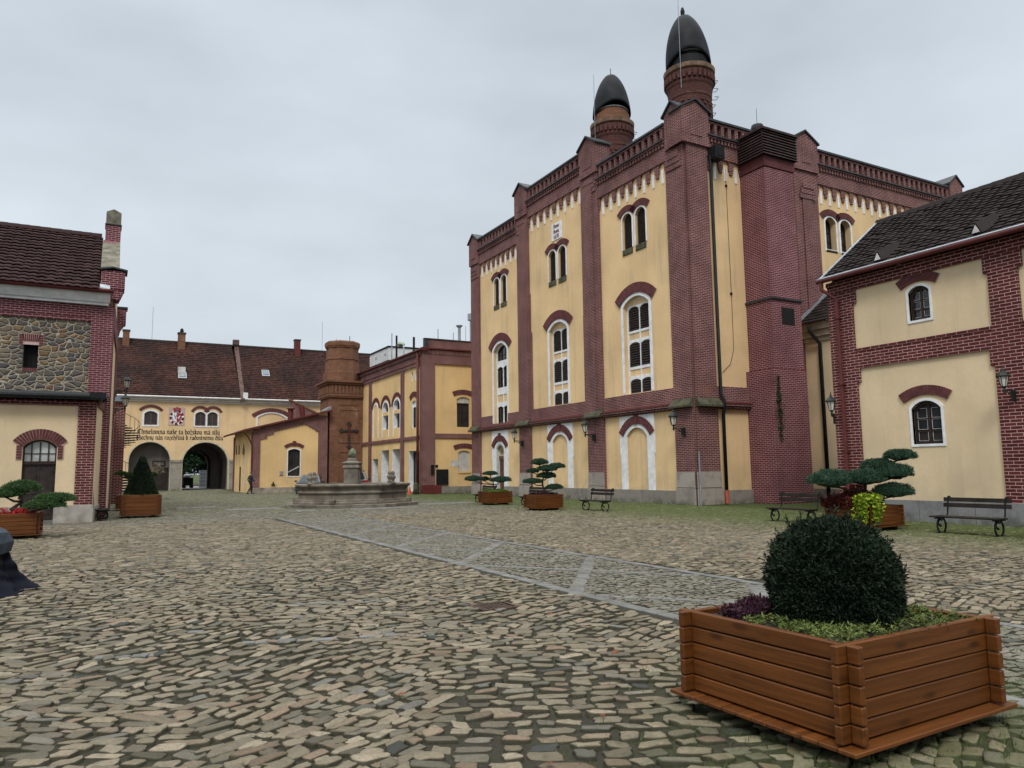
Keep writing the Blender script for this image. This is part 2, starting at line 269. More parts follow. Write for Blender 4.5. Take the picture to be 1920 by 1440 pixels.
class MB:
    def __init__(s): s.v = []; s.f = []; s.mi = []; s.g = None; s.cur = 0
    def add(s, vs, fs):
        k = len(s.v); s.v += [tuple(p) for p in vs]; s.f += [tuple(i+k for i in f) for f in fs]; s.mi += [s.cur]*len(fs)
    def quad(s, a, b, c, d): s.add([a, b, c, d], [(0, 1, 2, 3)])
    def poly(s, pts): s.add(pts, [tuple(range(len(pts)))])
    def prism(s, pts, vec):
        n = len(pts); vec = Vector(vec); s.add(list(pts)+[tuple(Vector(p)+vec) for p in pts], [tuple(range(n)), tuple(range(2*n-1, n-1, -1))]+[(i, (i+1) % n, n+(i+1) % n, n+i) for i in range(n)])
    def box(s, x0, x1, y0, y1, z0, z1):
        s.prism([(x0, y0, z0), (x1, y0, z0), (x1, y1, z0), (x0, y1, z0)], (0, 0, z1-z0))
    def fbox(s, F, u0, u1, z0, z1, d0, d1):
        s.prism([F.P(u0, z0, d0), F.P(u1, z0, d0), F.P(u1, z1, d0), F.P(u0, z1, d0)], F.nv*(d1-d0))
    def fpoly(s, F, pts, d0, d1): s.prism([F.P(a, b, d0) for a, b in pts], F.nv*(d1-d0))
    def fring(s, F, outer, inner, d0, d1, closed=True):
        n = len(outer); k = n if closed else n-1
        vs = [F.P(*p, d1) for p in outer]+[F.P(*p, d1) for p in inner]+[F.P(*p, d0) for p in outer]+[F.P(*p, d0) for p in inner]; fs = []
        for i in range(k):
            j = (i+1) % n; fs += [(i, j, n+j, n+i), (2*n+i, 2*n+j, j, i), (n+i, n+j, 3*n+j, 3*n+i), (2*n+i, 3*n+i, 3*n+j, 2*n+j)]
        if not closed: fs += [(0, n, 3*n, 2*n), (n-1, 3*n-1, 4*n-1, 2*n-1)]
        s.add(vs, fs)
    def tube(s, pts, r, n=6, closed=False):
        pts = [Vector(p) for p in pts]; m = len(pts); rr = r if isinstance(r, (list, tuple)) else [r]*m; vs = []
        up0 = None
        for i, p in enumerate(pts):
            t = (pts[(i+1) % m]-pts[i-1]) if closed else (pts[min(i+1, m-1)]-pts[max(i-1, 0)])
            t.normalize(); ref = Vector((0, 0, 1)) if abs(t.z) < .9 else Vector((1, 0, 0))
            if up0 is not None and (up0-t*up0.dot(t)).length > .1: ref = up0
            a = t.cross(ref).normalized(); b = a.cross(t); up0 = b
            for k in range(n): q = p+a*(rr[i]*math.cos(2*math.pi*k/n))+b*(rr[i]*math.sin(2*math.pi*k/n)); vs.append(tuple(q))
        fs = []
        for i in range(m if closed else m-1):
            j = (i+1) % m
            fs += [(i*n+k, i*n+(k+1) % n, j*n+(k+1) % n, j*n+k) for k in range(n)]
        if not closed: fs += [tuple(range(n-1, -1, -1)), tuple((m-1)*n+k for k in range(n))]
        s.add(vs, fs)
    def lathe(s, c, prof, n=16, rot=0, sq=1.0):
        vs = []; fs = []; m = len(prof)
        for r, z in prof: vs += [(c[0]+r*math.cos(rot+2*math.pi*k/n), c[1]+r*math.sin(rot+2*math.pi*k/n)*sq, c[2]+z) for k in range(n)]
        for i in range(m-1): fs += [(i*n+k, i*n+(k+1) % n, (i+1)*n+(k+1) % n, (i+1)*n+k) for k in range(n)]
        if prof[0][0] > 1e-4: fs.append(tuple(range(n-1, -1, -1)))
        if prof[-1][0] > 1e-4: fs.append(tuple((m-1)*n+k for k in range(n)))
        s.add(vs, fs)
    def voussoirs(s, F, u, w, z0, rise, th, d0, d1, n=15, gap=.12, flat=0):
        """arch ring of separate bricks, thickness th, over a segmental intrados"""
        a = arc(u, w, z0, rise, n*3); r = (w*w/4+rise*rise)/(2*rise); cz = z0+rise-r
        def out(p):
            v = Vector((p[0]-u, p[1]-cz)); v = v*((v.length+th)/v.length); return (u+v.x, cz+v.y)
        for i in range(n):
            t0 = (i+gap/2)/n; t1 = (i+1-gap/2)/n
            A = math.asin(min(1, w/2/r)); f = lambda t, k: (u+(r+k)*math.sin(-A+2*A*t), cz+(r+k)*math.cos(-A+2*A*t))
            s.fpoly(F, [f(t0, 0), f(t1, 0), f(t1, th), f(t0, th)], d0, d1)
    def build(s, name, m, parent=None, smooth=False, bevel=0, seg=1, recalc=True):
        me = bpy.data.meshes.new(name); me.from_pydata(s.v, [], s.f)
        ms = m if isinstance(m, (list, tuple)) else [m]
        for q in ms: me.materials.append(q)
        if len(ms) > 1: me.polygons.foreach_set('material_index', s.mi)
        if recalc:
            bm = bmesh.new(); bm.from_mesh(me); bmesh.ops.recalc_face_normals(bm, faces=bm.faces); bm.to_mesh(me); bm.free()
        if s.g is not None:
            at = me.attributes.new('grain', 'FLOAT_VECTOR', 'POINT'); at.data.foreach_set('vector', np.array(s.g, dtype=np.float32).ravel())
        if smooth: me.polygons.foreach_set('use_smooth', [True]*len(me.polygons))
        o = bpy.data.objects.new(name, me); col.objects.link(o); o.parent = parent
        if bevel:
            b = o.modifiers.new('bevel', 'BEVEL'); b.width = bevel; b.segments = seg; b.limit_method = 'ANGLE'
        return o
def pieces(mb, name, m, parent=None, tol=.03):
    """one object per group of touching primitives"""
    prim = []; used = {}
    par_ = list(range(len(mb.v)))
    def find(i):
        while par_[i] != i: par_[i] = par_[par_[i]]; i = par_[i]
        return i
    for f in mb.f:
        for k in f[1:]: par_[find(k)] = find(f[0])
    grp = {}
    for i in range(len(mb.v)): grp.setdefault(find(i), []).append(i)
    bx = []
    for r_, ids in grp.items(): P = np.array([mb.v[i] for i in ids]); bx.append([r_, P.min(0)-tol, P.max(0)+tol])
    root = {b[0]: b[0] for b in bx}
    def f2(i):
        while root[i] != i: i = root[i]
        return i
    for i in range(len(bx)):
        for j in range(i):
            if np.all(bx[i][1] <= bx[j][2]) and np.all(bx[j][1] <= bx[i][2]): root[f2(bx[i][0])] = f2(bx[j][0])
    out = {}
    for f in mb.f: out.setdefault(f2(find(f[0])), []).append(f)
    res = []
    for fs in out.values():
        ids = sorted({i for f in fs for i in f}); mp_ = {i: k for k, i in enumerate(ids)}; q = MB(); q.add([mb.v[i] for i in ids], [tuple(mp_[i] for i in f) for f in fs]); res.append(q.build(name, m, parent))
    return res
def npmesh(name, V, Fc, m, parent=None, colr=None, smooth=False):
    """V (n,3); Fc list of (k,m) index arrays; colr (n,3) point colour"""
    me = bpy.data.meshes.new(name); V = np.asarray(V, np.float32)
    me.vertices.add(len(V)); me.vertices.foreach_set('co', V.ravel())
    Fc = [f for f in Fc if len(f)]
    idx = np.concatenate([f.ravel() for f in Fc]); tot = np.concatenate([np.full(len(f), f.shape[1]) for f in Fc])
    me.loops.add(len(idx)); me.loops.foreach_set('vertex_index', idx.astype(np.int32))
    me.polygons.add(len(tot)); st = np.concatenate([[0], np.cumsum(tot)[:-1]])
    me.polygons.foreach_set('loop_start', st.astype(np.int32)); me.polygons.foreach_set('loop_total', tot.astype(np.int32))
    if colr is not None:
        c = np.ones((len(V), 4), np.float32); c[:, :3] = colr
        a = me.color_attributes.new('col', 'FLOAT_COLOR', 'POINT'); a.data.foreach_set('color', c.ravel())
    me.update(calc_edges=True); me.validate()
    if smooth: me.polygons.foreach_set('use_smooth', [True]*len(me.polygons))
    me.materials.append(m); o = bpy.data.objects.new(name, me); col.objects.link(o); o.parent = parent
    return o
def wall(F, u0, u1, z0, z1, holes, depth=.3, mb=None, rv=None, d=0.0):
    """wall sheet with rectangular or arched openings and their reveals; holes = (u, w, z0, h, rise)"""
    mb = mb or MB(); rv = rv or mb
    us = sorted({u0, u1, *[q for h in holes for q in (h[0]-h[1]/2, h[0]+h[1]/2)]}); zs = sorted({z0, z1, *[q for h in holes for q in (h[2], h[2]+h[3])]})
    us = [q for q in us if u0-1e-6 <= q <= u1+1e-6]; zs = [q for q in zs if z0-1e-6 <= q <= z1+1e-6]
    for i in range(len(us)-1):
        for j in range(len(zs)-1):
            cu, cz = (us[i]+us[i+1])/2, (zs[j]+zs[j+1])/2
            if any(abs(cu-h[0]) < h[1]/2 and h[2] < cz < h[2]+h[3] for h in holes): continue
            mb.quad(F.P(us[i], zs[j], d), F.P(us[i+1], zs[j], d), F.P(us[i+1], zs[j+1], d), F.P(us[i], zs[j+1], d))
    for h in holes:
        u, w, a, hh, rise = h[:5]; dp = h[5] if len(h) > 5 else depth
        if rise > 1e-4:
            p = arc(u, w, a+hh-rise, rise, 12)
            for q, r_ in zip(p, p[1:]): mb.quad(F.P(*q, d), F.P(*r_, d), F.P(r_[0], a+hh, d), F.P(q[0], a+hh, d))
        o = outline(u, w, a, hh, rise)
        for q, r_ in zip(o, o[1:]+o[:1]):
            if a <= z0+1e-6 and q[1] == a and r_[1] == a: continue
            rv.quad(F.P(*q, d), F.P(*r_, d), F.P(*r_, d-dp), F.P(*q, d-dp))
    return mb
def inset(o, k, cu, cz0):
    return [(u+(k if u < cu-1e-6 else -k if u > cu+1e-6 else 0), z-(k if z > cz0+1e-6 else -k)) for u, z in o]
def glazed(par, F, u, w, z0, h, rise, d=-.2, frame=None, pane=None, cols=2, rows=3, fw=.06, bar=.035, name='window', trans=None):
    """window unit set at depth d: frame ring, bars, pane (sub-part)"""
    frame = frame or FRAMEW; mb = MB(); o = outline(u, w, z0, h, rise); i_ = inset(o, fw, u, z0)
    mb.fring(F, o, i_, d, d+.06)
    zt = z0+h-rise
    for k in range(1, cols):
        uu = u-w/2+w*k/cols; b = bar*(1.6 if cols == 2 else 1); mb.fbox(F, uu-b, uu+b, z0+fw, z0+h-fw-(rise*.12 if rise else 0), d+.002, d+.052)
    for k in range(1, rows):
        zz = z0+(zt-z0+rise*.35)*k/rows; mb.fbox(F, u-w/2+fw, u+w/2-fw, zz-bar*.55, zz+bar*.55, d+.004, d+.046)
    fo = mb.build(name, frame, par)
    pm = MB(); pm.fpoly(F, inset(o, fw*.5, u, z0), d-.012, d+.012); pm.build('pane', pane or GLASS, fo)
    return fo
def louvred(par, F, u, w, z0, h, rise, d=-.16, name='louvre', mat=None):
    mb = MB(); o = outline(u, w, z0, h, rise, 8); mb.fpoly(F, o, d-.05, d-.02)
    n = max(4, int(h/.11))
    for k in range(n):
        zz = z0+h*(k+.5)/n; hw = w/2
        if rise > 0 and zz > z0+h-rise:
            r = (w*w/4+rise*rise)/(2*rise); hw = math.sqrt(max(0, r*r-(zz-(z0+h-r))**2))
        if hw < .06: continue
        a = F.P(u-hw+.02, zz-.03, d+.05); b = F.P(u+hw-.02, zz-.03, d+.05); c = F.P(u+hw-.02, zz+.035, d-.015); e_ = F.P(u-hw+.02, zz+.035, d-.015)
        mb.prism([a, b, c, e_], (0, 0, .014))
    return mb.build(name, mat or LOUVRE, par)
def archhood(par, F, u, w, z0, rise, th, d0, d1, n=13, key=False, name='brick_arch', mat=None, mort=None):
    """brick hood over an opening: bricks on a slightly recessed mortar bed (two materials, one mesh)"""
    mb = MB(); mb.voussoirs(F, u, w, z0, rise, th, d0, d1, n, .14)
    if key: mb.fbox(F, u-.14, u+.14, z0+rise-.02, z0+rise+th+.12, d0, d1+.02)
    mb.cur = 1; a = arc(u, w*.995, z0+.004, rise, 24); r = (w*w/4+rise*rise)/(2*rise); cz = z0+rise-r
    A = math.asin(min(1, w/2/r)); ou = [(u+(r+th-.006)*math.sin(-A+2*A*i/24), cz+(r+th-.006)*math.cos(-A+2*A*i/24)) for i in range(25)]
    inn = [(u+(r+.006)*math.sin(-A+2*A*i/24), cz+(r+.006)*math.cos(-A+2*A*i/24)) for i in range(25)]
    mb.fring(F, ou, inn, d0, d1-.012, False)
    return mb.build(name, [mat or BR_ARCH, mort or MORTAR], par)
def surround(par, F, u, w, z0, h, rise, k, d0=0.0, d1=.035, name='window_surround', mat=None, sill=True):
    o = outline(u, w, z0, h, rise); ou = outline(u, w+2*k, z0-(k if sill else 0), h+k+(k if sill else 0), rise*(1+k/w) if rise else 0)
    mb = MB(); mb.fring(F, ou, o, d0, d1, sill); return mb.build(name, mat or WHITE, par)
def tiled(name, A, B, D, C, mat, par, rows, cols, amp=.025, lip=.045, skip=None):
    """pantile roof as geometry; A,B eaves left/right, D,C ridge left/right"""
    A, B, C, D = [np.array(q, float) for q in (A, B, C, D)]
    S = 4; nu = cols*S+1; prof = np.tile([0, .75, 1, .6], cols+1)[:nu]*amp
    nrm = np.cross(B-A, D-A); nrm /= np.linalg.norm(nrm)
    if nrm[2] < 0: nrm = -nrm
    V = []; Cc = []; uu = np.linspace(0, 1, nu)[:, None]; tid = np.minimum(np.arange(nu)//S, cols-1)
    sl = np.linalg.norm(D-A); ov = .055/sl
    for r in range(rows):
        rc = RNG.uniform(0, 1, cols)[tid]; jit = RNG.normal(0, .006, cols)[tid]
        for t, up in ((r/rows-ov, lip-.02), (r/rows-ov-.004/sl, lip), ((r+1)/rows, .0)):
            p = (A+(D-A)*t)*(1-uu)+(B+(C-B)*t)*uu
            V.append(p+nrm*(prof+up+jit)[:, None]); Cc.append(np.repeat(rc[:, None], 3, 1))
    V = np.concatenate(V); Cc = np.concatenate(Cc); i = (np.arange(rows)[:, None]*3+np.arange(2)[None]).reshape(-1, 1)*nu+np.arange(nu-1)[None]
    Fq = np.stack([i, i+1, i+nu+1, i+nu], -1).reshape(-1, 4)
    nb = len(V); V = np.concatenate([V, np.stack([A, B, C, D])-nrm*.012]); Cc = np.concatenate([Cc, np.full((4, 3), .2)])   # boarding under the tiles
    return npmesh(name, V, [Fq, np.array([[nb, nb+1, nb+2, nb+3]])], mat, par, Cc)
def leaves(name, P, N, L, Wd, mat, par=None, core=None, tilt=.6, tri=False, up=0.0):
    """one small leaf per point P, leaning along N with random tilt; core=(verts, faces) is closed dark interior foliage"""
    n = len(P); D = N+RNG.normal(0, tilt, (n, 3)); D[:, 2] += up; D /= np.linalg.norm(D, axis=1)[:, None]+1e-9
    S = np.cross(D, RNG.normal(0, 1, (n, 3))); S /= np.linalg.norm(S, axis=1)[:, None]+1e-9
    l = (L*RNG.uniform(.6, 1.3, n))[:, None]; w_ = (Wd*RNG.uniform(.7, 1.3, n))[:, None]
    if tri: V = np.stack([P-S*w_/2, P+S*w_/2, P+D*l], 1)
    else: V = np.stack([P, P+D*l*.5+S*w_/2, P+D*l, P+D*l*.5-S*w_/2], 1)
    k = V.shape[1]; c = np.repeat(RNG.uniform(0, 1, n)[:, None], 3, 1); c = np.repeat(c, k, 0)
    F_ = [np.arange(n*k).reshape(n, k)]; V = V.reshape(-1, 3)
    if core is not None:
        cv, cf = core; F_ += [f+len(V) for f in cf]; V = np.concatenate([V, cv]); c = np.concatenate([c, np.full((len(cv), 3), .15)])
    return npmesh(name, V, F_, mat, par, c)
def ellcore(c, r, nu=14, nv=8, rag=.06):
    th = np.linspace(0, 2*np.pi, nu, endpoint=False); ph = np.linspace(0.02, np.pi-.02, nv)
    v = np.array([[np.sin(p)*np.cos(t), np.sin(p)*np.sin(t), np.cos(p)] for p in ph for t in th]); v *= 1+RNG.normal(0, rag, (len(v), 1))
    v = v*np.array(r)+np.array(c); i = np.arange(nv-1)[:, None]*nu; j = np.arange(nu)[None]; f = np.stack([i+j, i+(j+1) % nu, i+nu+(j+1) % nu, i+nu+j], -1).reshape(-1, 4)
    return v, [f]
def sphere_pts(n):
    d = RNG.normal(0, 1, (n, 3)); return d/np.linalg.norm(d, axis=1)[:, None]

# broad-nib lettering: strokes on a grid (x-height 1), swept with a slanted pen
PEN = {
 'i': (.42, [[(.02, .86), (.16, 1), (.16, .12), (.32, 0), (.40, .1)]]), 'n': (.72, [[(.02, .86), (.16, 1), (.16, 0)], [(.16, .82), (.42, 1), (.54, .86), (.54, .1), (.68, .02)]]),
 'm': (1.06, [[(.02, .86), (.16, 1), (.16, 0)], [(.16, .82), (.40, 1), (.50, .86), (.50, 0)], [(.50, .82), (.74, 1), (.86, .86), (.86, .1), (1.0, .02)]]),
 'u': (.72, [[(.02, .86), (.16, 1), (.16, .14), (.30, 0), (.54, .2)], [(.42, .9), (.54, 1), (.54, .1), (.68, .02)]]), 'o': (.66, [[(.30, 1), (.10, .8), (.10, .2), (.30, 0), (.52, .2), (.52, .8), (.30, 1)]]),
 'v': (.66, [[(.02, .9), (.14, 1), (.14, .2), (.32, 0), (.52, .24), (.52, .8), (.34, 1)]]), 'e': (.60, [[(.52, .16), (.30, 0), (.10, .2), (.10, .8), (.30, 1), (.50, .8), (.14, .46)]]),
 'a': (.68, [[(.10, .86), (.30, 1), (.52, .86), (.52, .1), (.64, .02)], [(.52, .62), (.24, .5), (.10, .3), (.12, .1), (.28, 0), (.52, .2)]]), 's': (.60, [[(.50, .9), (.30, 1), (.10, .8), (.50, .3), (.46, .1), (.26, 0), (.06, .12)]]),
 'h': (.72, [[(.06, 1.5), (.16, 1.42), (.16, 0)], [(.16, .8), (.40, 1), (.54, .84), (.54, .05), (.42, -.3)]]), 'l': (.40, [[(.06, 1.5), (.16, 1.42), (.16, .12), (.32, 0)]]), 'b': (.68, [[(.06, 1.5), (.14, 1.42), (.14, .16), (.32, 0), (.54, .2), (.54, .8), (.34, 1), (.14, .8)]]),
 'k': (.64, [[(.06, 1.5), (.16, 1.42), (.16, 0)], [(.16, .7), (.34, 1), (.52, .84), (.18, .52), (.52, .05)]]), 't': (.46, [[(.16, 1.22), (.16, .12), (.30, 0), (.42, .1)], [(.02, .95), (.40, .95)]]), 'r': (.52, [[(.02, .86), (.14, 1), (.14, 0)], [(.14, .8), (.34, 1), (.48, .88)]]),
 'd': (.68, [[(.52, .8), (.30, 1), (.10, .8), (.10, .2), (.30, 0), (.52, .2), (.54, .95), (.20, 1.5)]]), 'z': (.58, [[(.06, .92), (.48, .96), (.12, .1), (.30, -.02), (.48, -.2)]]), 'y': (.70, [[(.02, .9), (.14, 1), (.14, .2), (.30, .04), (.52, .2)], [(.52, 1), (.52, .1), (.36, -.34)]]),
 'C': (.92, [[(.80, 1.36), (.52, 1.5), (.18, 1.2), (.12, .4), (.44, 0), (.82, .16)], [(.40, 1.3), (.40, .22)], [(.6, 1.5), (.74, 1.18)]]), 'A': (.96, [[(.06, .14), (.24, 0), (.36, .3), (.36, 1.2), (.2, 1.44)], [(.36, 1.4), (.66, 1.5), (.72, 1.3), (.72, .1), (.88, .02)], [(.36, .72), (.72, .72)]]),
 'D': (.92, [[(.22, 1.36), (.22, .12), (.5, 0), (.78, .3), (.78, 1.1), (.5, 1.5), (.08, 1.4)], [(.42, 1.3), (.42, .2)]]), '1': (.44, [[(.06, 1.2), (.2, 1.42), (.2, 0)]]), '8': (.66, [[(.3, .78), (.12, 1.1), (.32, 1.42), (.52, 1.1), (.3, .78), (.08, .35), (.3, 0), (.54, .35), (.3, .78)]]),
 '7': (.60, [[(.06, 1.36), (.52, 1.4), (.24, 0)]]), '.': (.3, [[(.1, .1), (.16, .02)]]), ',': (.3, [[(.14, .1), (.06, -.2)]]), 'c': (.58, [[(.50, .9), (.30, 1), (.10, .8), (.10, .2), (.30, 0), (.50, .16)]]), ' ': (.45, []),
}
ACC = {'á': ('a', 'a'), 'í': ('i', 'a'), 'é': ('e', 'a'), 'š': ('s', 'c'), 'ž': ('z', 'c'), 'ř': ('r', 'c'), 'ů': ('u', 'r')}
def pentext(mb, F, txt, u0, width, z0, xh, d0, d1, nib=(.092, .075), flip=1):
    adv = sum(PEN[ACC.get(c, (c,))[0]][0] for c in txt); k = width/adv; x = 0
    for c in txt:
        b = ACC.get(c, (c,)); wd, st = PEN[b[0]]; st = list(st)
        if len(b) > 1:
            m = wd/2-.04; st.append({'a': [(m-.04, 1.18), (m+.12, 1.4)], 'c': [(m-.14, 1.4), (m, 1.2), (m+.14, 1.4)], 'r': [(m-.1, 1.28), (m, 1.42), (m+.1, 1.28), (m, 1.18), (m-.1, 1.28)]}[b[1]])
        for s_ in st:
            for (ax, ay), (bx, by) in zip(s_, s_[1:]):
                nx, ny = nib; q = [(ax-nx, ay-ny), (ax+nx, ay+ny), (bx+nx, by+ny), (bx-nx, by-ny)]
                if abs((bx-ax)*ny-(by-ay)*nx) < .012: nx2 = .05; q = [(ax+nx2, ay-nx2), (bx+nx2, by-nx2), (bx-nx2, by+nx2), (ax-nx2, ay+nx2)]
                dd = random.uniform(0, .0015); mb.fpoly(F, [(u0+flip*(x+px)*k, z0+py*xh) for px, py in q], d0, d1+dd)
        x += wd

# ---------------------------------------------------------------- ground
def structure(o): return tag(o, kind='structure')
g = MB(); N_ = 2200
g.quad((-N_, -N_, 0), (N_, -N_, 0), (N_, N_, 0), (-N_, N_, 0)); structure(g.build("ground", GROUND, recalc=False))
BLOCKS = [(20.2, 60, -20, 16.5), (22.2, 60, 16.5, 47), (19.7, 60, 47, 90), (10.6, 21, 62.9, 90), (-40, -.15, 29.9, 33), (-40, .25, 32, 60), (-40, 2.3, 82, 93), (6.05, 7.15, 82, 93), (11.5, 60, 82, 93), (-40, 40, 93, 200)]
def stones(name, x0, x1, y0, y1, px, py, h, warp, detail, holes=(), rot=0, tone=1.0, jit=.09, chev=1.8, cool=0.0):
    rows = np.arange(y0, y1, py); X = []; Y = []; A = []; B = []
    for yr in rows:
        n = int((x1-x0)/(px*.62))+3; ln = px*RNG.uniform(.6, 1.45, n); ln[RNG.random(n) < .06] *= 1.5; xs = x0+np.cumsum(ln)-ln/2+RNG.uniform(-px, 0); k = (xs > x0) & (xs < x1)
        X.append(xs[k]); Y.append(np.full(k.sum(), yr)+RNG.normal(0, py*.07, k.sum())); A.append(ln[k]/2*RNG.uniform(.80, .94, k.sum())); B.append(py/2*RNG.uniform(.64, .97, k.sum()))
    X, Y, A, B = map(np.concatenate, (X, Y, A, B))
    # chevron and wave warp of the courses
    amp = warp*(.5+.5*np.sin(X*.21+1.3)*np.sin(Y*.17+.4)); ph = (X/chev+.35*np.sin(Y*.9)) % 2; tri = 1-np.abs(ph-1)*1.0; sl = np.where(ph < 1, 1, -1)*amp/chev
    Y2 = Y+amp*tri+.10*np.sin(X*1.1+Y*.6); ang = np.arctan(sl+.11*np.cos(X*1.1+Y*.6))+RNG.normal(0, jit, len(X))
    c = np.array([_w.x, _w.y]); c /= np.linalg.norm(c); fx = X*c[0]+Y2*c[1]; fy = np.abs(X*c[1]-Y2*c[0])
    keep = (fx > .8) & (fy < fx*.80+2.2)
    for a0, a1, b0, b1 in BLOCKS: keep &= ~((X > a0) & (X < a1) & (Y2 > b0) & (Y2 < b1))
    for fn in holes: keep &= ~fn(X, Y2)
    X, Y2, A, B, ang = X[keep], Y2[keep], A[keep], B[keep], ang[keep]; n = len(X)
    if detail:                                      # angular, chipped outline: three points per side, cut corners
        tm = np.array([(-1, -.72), (-1, 0), (-1, .72), (-.80, 1), (-.1, 1), (.80, 1), (1, .72), (1, 0), (1, -.72), (.80, -1), (.1, -1), (-.80, -1)])[::-1]
    else: tm = np.array([(-1, -.7), (-1, .7), (-.75, 1), (.75, 1), (1, .7), (1, -.7), (.75, -1), (-.75, -1)])[::-1]
    K = len(tm); cj = RNG.normal(0, .15, (n, 4, 2)).clip(-.3, .3); q4 = np.array([0 if a <= 0 and b <= 0 else 1 if a <= 0 else 2 if b > 0 else 3 for a, b in tm])
    off = np.array([(-1, -1), (-1, 1), (1, 1), (1, -1)])
    cx = (tm[None, :, 0]+cj[:, q4, 0]+RNG.normal(0, .07, (n, K)))*A[:, None]; cy = (tm[None, :, 1]+cj[:, q4, 1]+RNG.normal(0, .085, (n, K)))*B[:, None]
    skw = RNG.normal(0, .22, n)[:, None]; cx = cx+cy*skw
    ca, sa = np.cos(ang)[:, None], np.sin(ang)[:, None]; hx = h*RNG.uniform(.35, 1.25, n)[:, None]; tl = RNG.normal(0, .065, (n, 2))
    def ring(s, z): 
        a, b = cx*s, cy*s
        return np.stack([X[:, None]+a*ca-b*sa, Y2[:, None]+a*sa+b*ca, z+tl[:, :1]*a*.8+tl[:, 1:]*b*.8], -1)
    if detail: L = [ring(1.03, np.full_like(cx, -.015)), ring(1.0, hx*.66+0*cx), ring(.94, hx*.95+RNG.normal(0, .0018, cx.shape)), ring(.55, hx*1.0+RNG.normal(0, .003, cx.shape))]
    else: L = [ring(1.03, np.full_like(cx, -.01)), ring(.86, hx+0*cx)]
    m = len(L); V = np.stack(L, 1).reshape(-1, 3); base = (np.arange(n)*m*K)[:, None]; k = np.arange(K)[None]; Fq = []
    for r in range(m-1): Fq.append(np.stack([base+r*K+k, base+r*K+(k+1) % K, base+(r+1)*K+(k+1) % K, base+(r+1)*K+k], -1).reshape(-1, 4))
    Fq.append(base+(m-1)*K+k)
    pal = np.array([(.285, .25, .195), (.325, .29, .23), (.235, .212, .172), (.30, .245, .195), (.235, .222, .195), (.38, .34, .275), (.16, .145, .12), (.27, .205, .16), (.19, .19, .188), (.055, .06, .07)])
    pr = np.array([.22, .2, .15, .11, .08, .10, .06, .05, .02, .010]); ci = RNG.choice(len(pal), n, p=pr/pr.sum()); cc = pal[ci]*RNG.uniform(.62, 1.15, (n, 1))*tone*np.array([.88, .815, .73])*.93
    if cool: cc = cc*(1-cool)+np.array([.21, .215, .20])*cool*RNG.uniform(.8, 1.2, (n, 1))
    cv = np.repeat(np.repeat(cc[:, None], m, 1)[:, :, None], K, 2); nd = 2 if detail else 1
    cv[:, :nd] = cv[:, :nd]*.12+np.array([.030, .026, .019])           # soil brown on the buried sides, put in so the gaps read dark
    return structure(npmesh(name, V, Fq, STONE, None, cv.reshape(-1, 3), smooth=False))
inpath = lambda x, y: (x > 5.28) & (x < 8.16) & (y < 27.4)
fount = lambda x, y: (x-10.8)**2+(y-36.0)**2 < 3.2**2
grate_h = lambda x, y: (np.abs(x-4.13) < .27) & (np.abs(y-8.02) < .22)
near = lambda x, y: (x*_w.x+y*_w.y) < 13
far = lambda x, y: (x*_w.x+y*_w.y) >= 13
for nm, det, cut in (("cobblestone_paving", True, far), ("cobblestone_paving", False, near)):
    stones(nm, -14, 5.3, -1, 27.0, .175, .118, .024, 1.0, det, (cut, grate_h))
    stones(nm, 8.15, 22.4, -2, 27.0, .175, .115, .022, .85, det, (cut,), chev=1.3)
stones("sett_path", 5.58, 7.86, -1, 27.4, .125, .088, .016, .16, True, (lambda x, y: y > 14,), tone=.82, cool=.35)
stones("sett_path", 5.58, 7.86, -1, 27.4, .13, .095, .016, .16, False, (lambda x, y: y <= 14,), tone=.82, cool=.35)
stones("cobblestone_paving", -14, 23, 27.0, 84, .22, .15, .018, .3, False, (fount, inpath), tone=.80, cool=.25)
# pale granite strips of the diagonal path
sp = MB()
def slab(a, b, wdt, ln, z=.014):
    a, b = Vector((*a, 0)), Vector((*b, 0)); t = (b-a).normalized(); s_ = Vector((-t.y, t.x, 0)); L = (b-a).length; x = 0
    while x < L-.05:
        l = min(ln*random.uniform(.7, 1.3), L-x); j = random.uniform(-.012, .012); ww = wdt*random.uniform(.9, 1.06)/2; zz = z+random.uniform(-.003, .006)
        p = [a+t*(x+.008)+s_*(j-ww), a+t*(x+l-.008)+s_*(j-ww), a+t*(x+l-.008)+s_*(j+ww), a+t*(x+.008)+s_*(j+ww)]
        sp.prism([(q.x, q.y, -.01) for q in p], (0, 0, zz+.01)); x += l
PAVE = plain("pale_granite_sett", (.135, .133, .124), .8, .35, 2.5, .35, 40)
slab((5.44, -1), (5.6, 27.4), .17, .36); slab((8.0, -1), (8.0, 27.4), .13, .36)
for a, b in (((5.3, 8.1), (7.85, 11.4)), ((5.5, 11.95), (7.85, 14.9)), ((5.55, 15.3), (7.88, 18.0)), ((5.6, 18.85), (7.9, 21.6)), ((5.6, 22.6), (7.9, 25.3)), ((5.4, 4.6), (7.8, 7.5))): slab(a, b, .19, .13, .017)
for a, b in (((5.6, 11.6), (7.85, 8.6)), ((5.6, 15.0), (7.85, 12.0)), ((5.6, 18.5), (7.85, 15.4)), ((5.6, 22.2), (7.85, 18.6)), ((5.6, 26), (7.85, 22.2)), ((5.55, 8.0), (7.8, 5.4))): slab(a, b, .11, .2, .018)
for a, b in (((1.23, 7.61), (2.50, 7.19)), ((2.05, 9.48), (3.25, 9.05)), ((.85, 8.43), (1.0, 8.37)), ((1.85, 8.66), (2.05, 8.56)), ((.02, 7.7), (.5, 7.5)), ((2.5, 7.19), (2.95, 7.0))): slab(a, b, .085, .19, .022)
structure(sp.build("granite_path_strips", PAVE, bevel=.006))
pv = MB()
